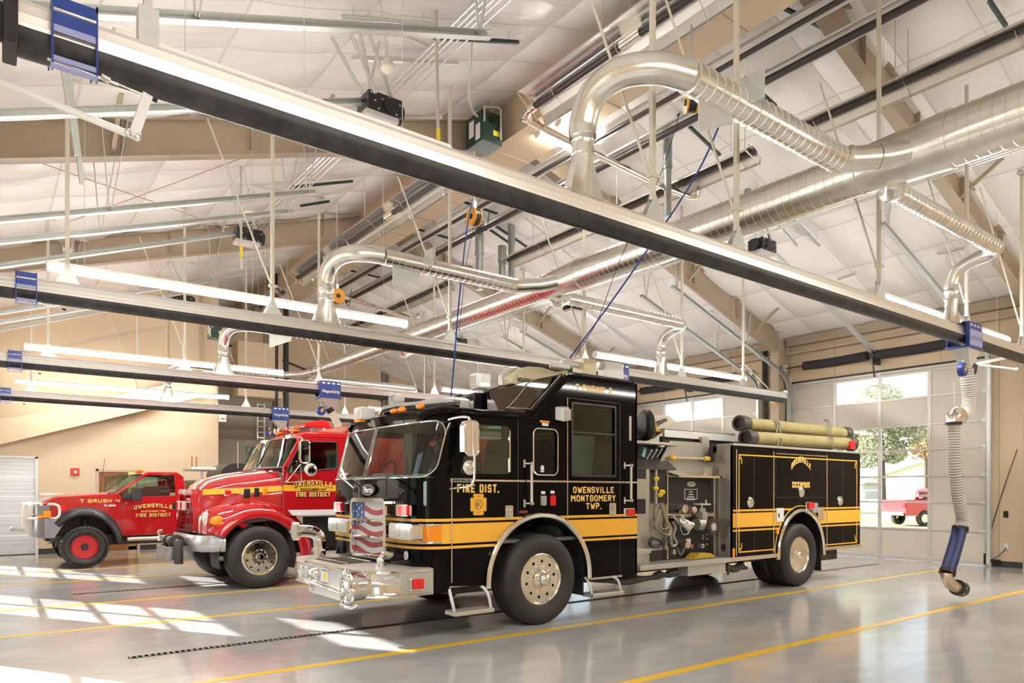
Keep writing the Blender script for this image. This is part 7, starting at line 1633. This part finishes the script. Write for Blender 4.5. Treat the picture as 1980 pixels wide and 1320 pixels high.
a = oy(297, 988, by); arc_text(bt, on_y(a.x, by-.006, a.z), 'OWENSVILLE', 'MONTGOMERY TWP.', 'FIRE DISTRICT', .78, .50, .70, .10, .04, .08, .05, -.085, .06, LETG)
# bed equipment
build(MB().box((OX+3.0, by+.05, 1.0), (OX+3.5, by+1.9, 1.9)), 'headache_rack', M('rack_mesh', (.28,.25,.20), .5, .4), bt, bevel=.02)
build(MB().box((OX+2.95, by+.1, 2.12), (OX+3.5, by+1.0, 2.20)).box((OX+3.2, by+.3, 1.8), (OX+3.25, by+.35, 2.12)), 'rack_shelf', GALV, bt, bevel=.02)
for x in (OX+3.02, OX+3.12): build(MB().cyl((x, by+.4, 2.2), (x, by+.4, 2.45), .018), 'copper_pipe', M('copper', (.55,.22,.08), .3, .8), bt)
build(MB().prism(rpoly([(OX+3.65, 1.0), (OX+3.65, 2.15), (OX+3.9, 2.32), (OX+5.2, 2.28), (OX+5.4, 1.0)], .2), 'xz', by+.35, by+1.7), 'water_tank', M('tank_black', (.02,.018,.016), .4), bt, bevel=.04)
build(MB().box((OX+4.5, by+.3, 2.25), (OX+5.2, by+.8, 2.50)), 'pump_box', DARK, bt, bevel=.02)
for k, x in enumerate((OX+4.0, OX+4.18, OX+4.45)): build(MB().cyl((x, by+.2, 1.7), (x, by+.2, 2.02), .045).cyl((x, by+.2, 2.02), (x, by+.2, 2.06), .09), 'valve_handle', LENS if k < 2 else IRON, bt)
build(MB().box((OX+2.9, by, .7), (OX+5.4, by+2.0, 1.25)), 'flat_bed', RED, bt, bevel=.02)
t = thing('whip_antenna', 'thin whip antenna on the red brush pickup cowl, in front of the wooden door', 'antenna', (OX+1.2, by+.4, 1.58)); build(MB().cyl((OX+1.12, by+.35, 1.55), (OX+1.22, by+.35, 2.35), .005), 'whip', DARK, t)
# ================================================================== floor markings, drains, wall bits
FYEL = M('floor_line_yellow', (.80,.50,.035), .25)
LN = [(4.13, 'nearest the camera, at the lower right'), (6.30, 'just this side of the black engine'), (9.58, 'on the far side of the black engine'), (11.72, 'this side of the red tanker'), (14.93, 'on the far side of the red tanker'), (17.05, 'this side of the red brush pickup'), (20.3, 'beyond the red brush pickup')]
for y, s in LN:
    tag(build(MB().box((-.4, y-.052, -.004), (16.7 if y > 5 else 17.3, y+.052, .003)), 'floor_line', FYEL, at=(8, y, 0)), 'yellow painted floor line '+s, 'floor line', 'yellow floor lines')
for y, s in ((7.66, 'in front of and under the black engine'), (12.97, 'in front of and under the red tanker')):
    t = thing('trench_drain', 'black slotted trench drain '+s, 'trench drain', (8, y, 0), 'trench drains')
    mb = MB().box((1.13, y-.055, -.01), (16, y-.045, .004)).box((1.13, y+.045, -.01), (16, y+.055, .004)).box((1.13, y-.045, -.02), (16, y+.045, -.0), 1)
    x = 1.14
    while x < 12: mb.box((x, y-.045, 0), (x+.022, y+.045, .004)); x += .055
    mb.box((12, y-.045, 0), (16, y+.045, .003))
    build(mb, 'grate', [M('grate_iron', (.12,.11,.10), .5, .3), BLACK], t)
# fire alarm pull, signs
t = thing('fire_alarm_strobe', 'small red fire alarm with white centre on the back wall', 'fire alarm', (1.98, YE, 2.15))
build(MB().box((1.88, YE-.05, 2.05), (2.08, YE, 2.25)), 'housing', M('alarm_red', (.6,.03,.02), .4), t, bevel=.01); build(MB().box((1.95, YE-.07, 2.11), (2.02, YE-.05, 2.18)), 'strobe', WHITEP, t, bevel=.008)
p = oy(430, 807, YE); t = thing('wall_sign', 'small white sign with a dark line high on the back wall', 'sign', p)
build(MB().box((p.x-.11, YE-.02, p.z-.13), (p.x+.11, YE, p.z+.12)), 'panel', WHITEP, t); build(MB().box((p.x-.05, YE-.024, p.z-.05), (p.x+.05, YE-.02, p.z-.025)), 'dark_mark', DARK, t)
p = oy(96, 955, YE); t = thing('wall_label', 'long thin white label strip on the back wall beside the white door', 'label', p); build(MB().box((p.x-.22, YE-.01, p.z-.03), (p.x+.3, YE, p.z+.03)), 'strip', WHITEP, t)
# outlets on the right wall
for (px, py, m, lab) in ((1945, 994, DARK, 'black outlet on the right wall beside the overhead door'), (1946, 1056, WHITEP, 'white outlet low on the right wall with a cord plugged in')):
    p = ox(px, py, XR); t = thing('wall_outlet', lab, 'outlet', p, 'wall outlets'); build(MB().box((XR-.02, p.y-.045, p.z-.07), (XR, p.y+.045, p.z+.07)), 'cover_plate', m, t, bevel=.006)
cord([ox(1945, 1058, XR-.05), ox(1938, 1068, XR-.05), ox(1925, 1078, XR-.05), ox(1912, 1082, XR-.05)], .008, DARK, 'short black cord plugged into the white outlet on the right wall')
cord([ox(1967, 868, XR-.06), ox(1945, 930, XR-.06), ox(1920, 1010, XR-.06), ox(1908, 1060, XR-.06)], .008, DARK, 'long dark pull cord leaning on the right wall beside the overhead door', n=3)
t = thing('door_lock', 'black slide bolt at the foot of the near right overhead door', 'door lock', ox(1908, 1082, XR-.05)); p = ox(1908, 1082, XR-.08)
build(MB().box((XR-.09, p.y-.25, p.z-.04), (XR-.04, p.y+.05, p.z+.02)).box((XR-.09, p.y-.0, p.z-.1), (XR-.05, p.y+.06, p.z+.14)), 'bolt', DARK, t, bevel=.005)
# small camera / lamp on the frame column
p = oy(1496, 776, 10.6); t = thing('exit_beacon', 'small white and orange beacon on the tan column between the right doors', 'beacon', p); build(MB().box((p.x-.08, p.y-.08, p.z-.04), (p.x+.1, p.y+.06, p.z+.07)), 'housing', WHITEP, t, bevel=.01); build(MB().box((p.x-.06, p.y-.09, p.z-.08), (p.x+.06, p.y, p.z-.04)), 'amber_band', ORANGE, t)
# black downpipe pair on the right wall behind the column
for k, (px, r) in enumerate(((1478, .06), (1482, .03))):
    p = ox(px, 700, XR-.12); t = thing('wall_pipe', ('thick', 'thin')[k]+' black pipe running up the right wall beyond the tan column', 'pipe', (p.x, p.y, 0)); build(MB().cyl((p.x, p.y, .0), (p.x, p.y, roof(p.x)-.1), r), 'pipe', DARK, t)
for k, px in enumerate((535, 553)):
    p = oy(px, 800, 22.6); t = thing('wall_pipe', ('left', 'right')[k]+' of the two black vertical pipes beside the distant duct chase', 'pipe', (p.x, 22.6, 0)); build(MB().cyl((p.x, 22.6, .0), (p.x, 22.6, roof(p.x)-.1), (.045, .085)[k]), 'pipe', DARK, t)
# ladder
t = thing('wall_ladder', 'white ladder on the grey mezzanine wall behind the tanker', 'ladder', oy(504, 860, 23.25)); a, b = oy(498, 803, 23.2), oy(511, 803, 23.2); zb_ = oy(504, 850, 23.2).z
for x in (a.x, b.x): build(MB().box((x-.02, 23.18, zb_), (x+.02, 23.25, a.z+.4)), 'side_rail', WHITEP, t)
for k in range(7): z = zb_+.05+k*.18; build(MB().box((a.x, 23.19, z), (b.x, 23.23, z+.03)), 'rung', WHITEP, t)
# side arm and rod above the right door
t = thing('push_arm', 'white bar reaching left from the right edge above the near door', 'bar', ox(1900, 700, 15.5)); a, b = oy(1876, 706, 4.9), oy(1990, 682, 4.3); build(MB().beam(a, b, .05, .05), 'bar', POST, t)
t = thing('pipe_stub', 'thin galvanized pipe stub with ball end above the near right door', 'pipe', oy(1900, 705, 5.2)); a, b = oy(1880, 704, 5.4), oy(1966, 714, 4.7); build(MB().cyl(a, b, .02).sph(b, .035, 10), 'pipe', GALV, t)
# swing door stop braces near the upper right track
# ================================================================== outside
GR = M('winter_grass', (.34,.33,.13), .9, var=.3, vscale=.5, bump=.3, bscale=5); APR = M('apron_concrete', (.50,.48,.45), .8, var=.08, vscale=.4); ROAD = M('asphalt', (.25,.25,.26), .85)
build(MB().box((-60, -60, -.3), (XL-.2, 90, -.02)), 'ground_left', APR, kind='structure'); build(MB().box((XR+.0, -60, -.3), (34, 90, -.01)), 'ground_right', APR, kind='structure'); build(MB().box((34, -60, -.3), (46, 90, -.03)), 'ground_grass', GR, kind='structure')
build(MB().box((46, -60, -.3), (54, 90, -.01)), 'ground_road', ROAD, kind='structure'); build(MB().box((54, -200, -.3), (330, 300, -.02)), 'ground_lawn', GR, kind='structure')
LEAF = M('tree_leaves', (.30,.35,.22), .7, var=.5, vscale=2); LEAF2 = M('tree_leaves_olive', (.42,.44,.28), .7, var=.4, vscale=2); BARK = M('bark', (.12,.09,.06), .9)  # leaf colours paled to stand in for outdoor haze
def tree(px, py_top, py_bot, dist, wpx, lab, leaf, n=9000, nm='leafy_tree'):
    d = _ray(px, 952); d.z = 0; k = dist/d.dot(_F); c = Vector((0,0,0))+d*k; zt = 1.6+dist*(952-py_top)/FPX; zb = 1.6+dist*(952-py_bot)/FPX; hw = wpx/2*dist/FPX
    t = thing(nm, lab, 'tree', (c.x, c.y, 0)); rnd = random.Random(px)
    build(MB().tube([(c.x, c.y, 0), (c.x+.1, c.y, zb*.6), (c.x-.1, c.y, (zb+zt)/2)], lambda u: .35*(1-.6*u), 10, n=3), 'trunk', BARK, t)
    n *= 2; lobes = [(Vector((rnd.uniform(-.6,.6)*hw, rnd.uniform(-.6,.6)*hw, zb+(zt-zb)*rnd.uniform(.18,.8))), rnd.uniform(.35,.6)*hw) for _ in range(13)]+[(Vector((0,0,zb+(zt-zb)*.55)), hw*.75)]
    mb = MB()
    for i in range(n):
        o, r = rnd.choice(lobes); v = Vector((rnd.gauss(0,1), rnd.gauss(0,1), rnd.gauss(0,1))).normalized()*r*rnd.uniform(.7, 1.0); v.z *= .8; p = Vector((c.x, c.y, 0))+o+v
        a = Vector((rnd.gauss(0,1), rnd.gauss(0,1), rnd.gauss(0,1))).normalized()*.09; b = Vector((rnd.gauss(0,1), rnd.gauss(0,1), rnd.gauss(0,1))).normalized()*.09
        mb.add([p-a, p+b, p+a, p-b], [(0,1,2,3)])
    build(mb, 'foliage', leaf, t)
tree(1705, 735, 915, 52, 135, 'big leafy tree seen through the near overhead door glass', LEAF2)
tree(1645, 760, 910, 56, 95, 'darker tree behind the hose rack, left in the door glass', LEAF, 6000)
tree(1790, 800, 900, 75, 70, 'thin autumn tree at the right edge of the door glass', M('leaves_autumn', (.34,.22,.08), .7, var=.4, vscale=2), 1500)
tree(1360, 800, 900, 60, 120, 'low tree line behind the second right door', LEAF2, 2500)
HW_ = M('house_siding', (.78,.78,.76), .6)
d = _ray(1790, 952); c = d*(95/d.dot(_F)); t = thing('white_house', 'white house seen through the near door glass', 'house', (c.x, c.y, 0))
build(MB().prism([(c.y-9, 0), (c.y+7, 0), (c.y+7, 3.6), (c.y-1, 6.0), (c.y-9, 3.6)], 'yz', c.x, c.x+9), 'walls', HW_, t)
build(MB().beam((c.x-.3, c.y+7.5, 3.5), (c.x-.3, c.y-1, 6.15), .5, .2).beam((c.x-.3, c.y-1, 6.15), (c.x-.3, c.y-9.5, 3.5), .5, .2), 'roof_edge', M('roof_shingle', (.30,.27,.25), .8), t)
build(MB().box((c.x-.05, c.y-1.5, 1.0), (c.x, c.y-.4, 3.2)), 'door', DARK, t); build(MB().box((c.x-.05, c.y+3, 1.4), (c.x, c.y+4.2, 2.6)), 'window', GREY, t)
d = _ray(1700, 952); c = d*(72/d.dot(_F)); t = thing('porch_ramp', 'white porch ramp with railings in front of the house', 'ramp', (c.x, c.y, 0))
build(MB().box((c.x, c.y-6, 0.0), (c.x+1.5, c.y+6, .9)), 'deck', HW_, t)
for k in range(9): build(MB().box((c.x-.05, c.y-6+k*1.5, .3), (c.x+.05, c.y-5.9+k*1.5, 1.9)), 'rail_post', HW_, t)
build(MB().box((c.x-.05, c.y-6, 1.8), (c.x+.05, c.y+6, 1.9)), 'hand_rail', HW_, t)
d = _ray(1620, 952); c = d*(85/d.dot(_F)); t = thing('grey_shed', 'pale grey outbuilding beyond the lawn, left in the door glass', 'shed', (c.x, c.y, 0)); build(MB().box((c.x, c.y-3, 0), (c.x+4, c.y+10, 2.6)), 'walls', M('shed_siding', (.5,.52,.54), .6), t); build(MB().box((c.x-.2, c.y-3.3, 2.6), (c.x+4.2, c.y+10.3, 2.8)), 'roof', GREY, t)
# red pickup parked outside
PR = M('pickup_red', (.50,.03,.04), .2, coat=.6)
pr = oz(1752, 1017, 0); t = thing('pickup_truck', 'red pickup parked outside, seen from behind through the near door glass', 'pickup truck', (pr.x, pr.y, 0))
th = radians(-21); fw = Vector((cos(th), sin(th), 0)); rt = Vector((fw.y, -fw.x, 0))   # fw = driving direction
O = Vector((pr.x, pr.y, 0))
def TPk(l, w, z): p = O + fw*(5.1-l) - rt*(w-.0) ; return (p.x, p.y, z)
TTp, _ = pickup(t, TPk, PR, None, R=.36, wx=.85, wb=3.1, W=1.75, L=5.1, bed=True)
for l in (.85, 3.95):
    for w_, s in ((0.02, 1), (1.73, -1)):
        c = Vector(TPk(l, w_, .36)); ax = -rt*s
        rm = build(MB().lathe([(.0, .20), (.03, .19), (.04, .08), (.02, .06), (.02, .001)], c, ax, 20), 'wheel', POLISH, t)
        build(MB().lathe([(.02, .2), (0, .21), (-.02, .28), (0, .35), (.02, .36), (.2, .36), (.22, .3), (.2, .2)], c, ax, 28, cap=False), 'tire', TIRE, rm)
build(TTp(MB().box((5.08, .1, .50), (5.2, 1.65, .66))), 'rear_bumper', CHROME, t, bevel=.02)
for w_ in (.03, 1.58): build(TTp(MB().box((5.09, w_, .85), (5.12, w_+.14, 1.2))), 'tail_lamp', REDL, t)
build(TTp(MB().box((2.80, .25, 1.36), (2.82, 1.5, 1.66))), 'rear_window', VGLD, t)
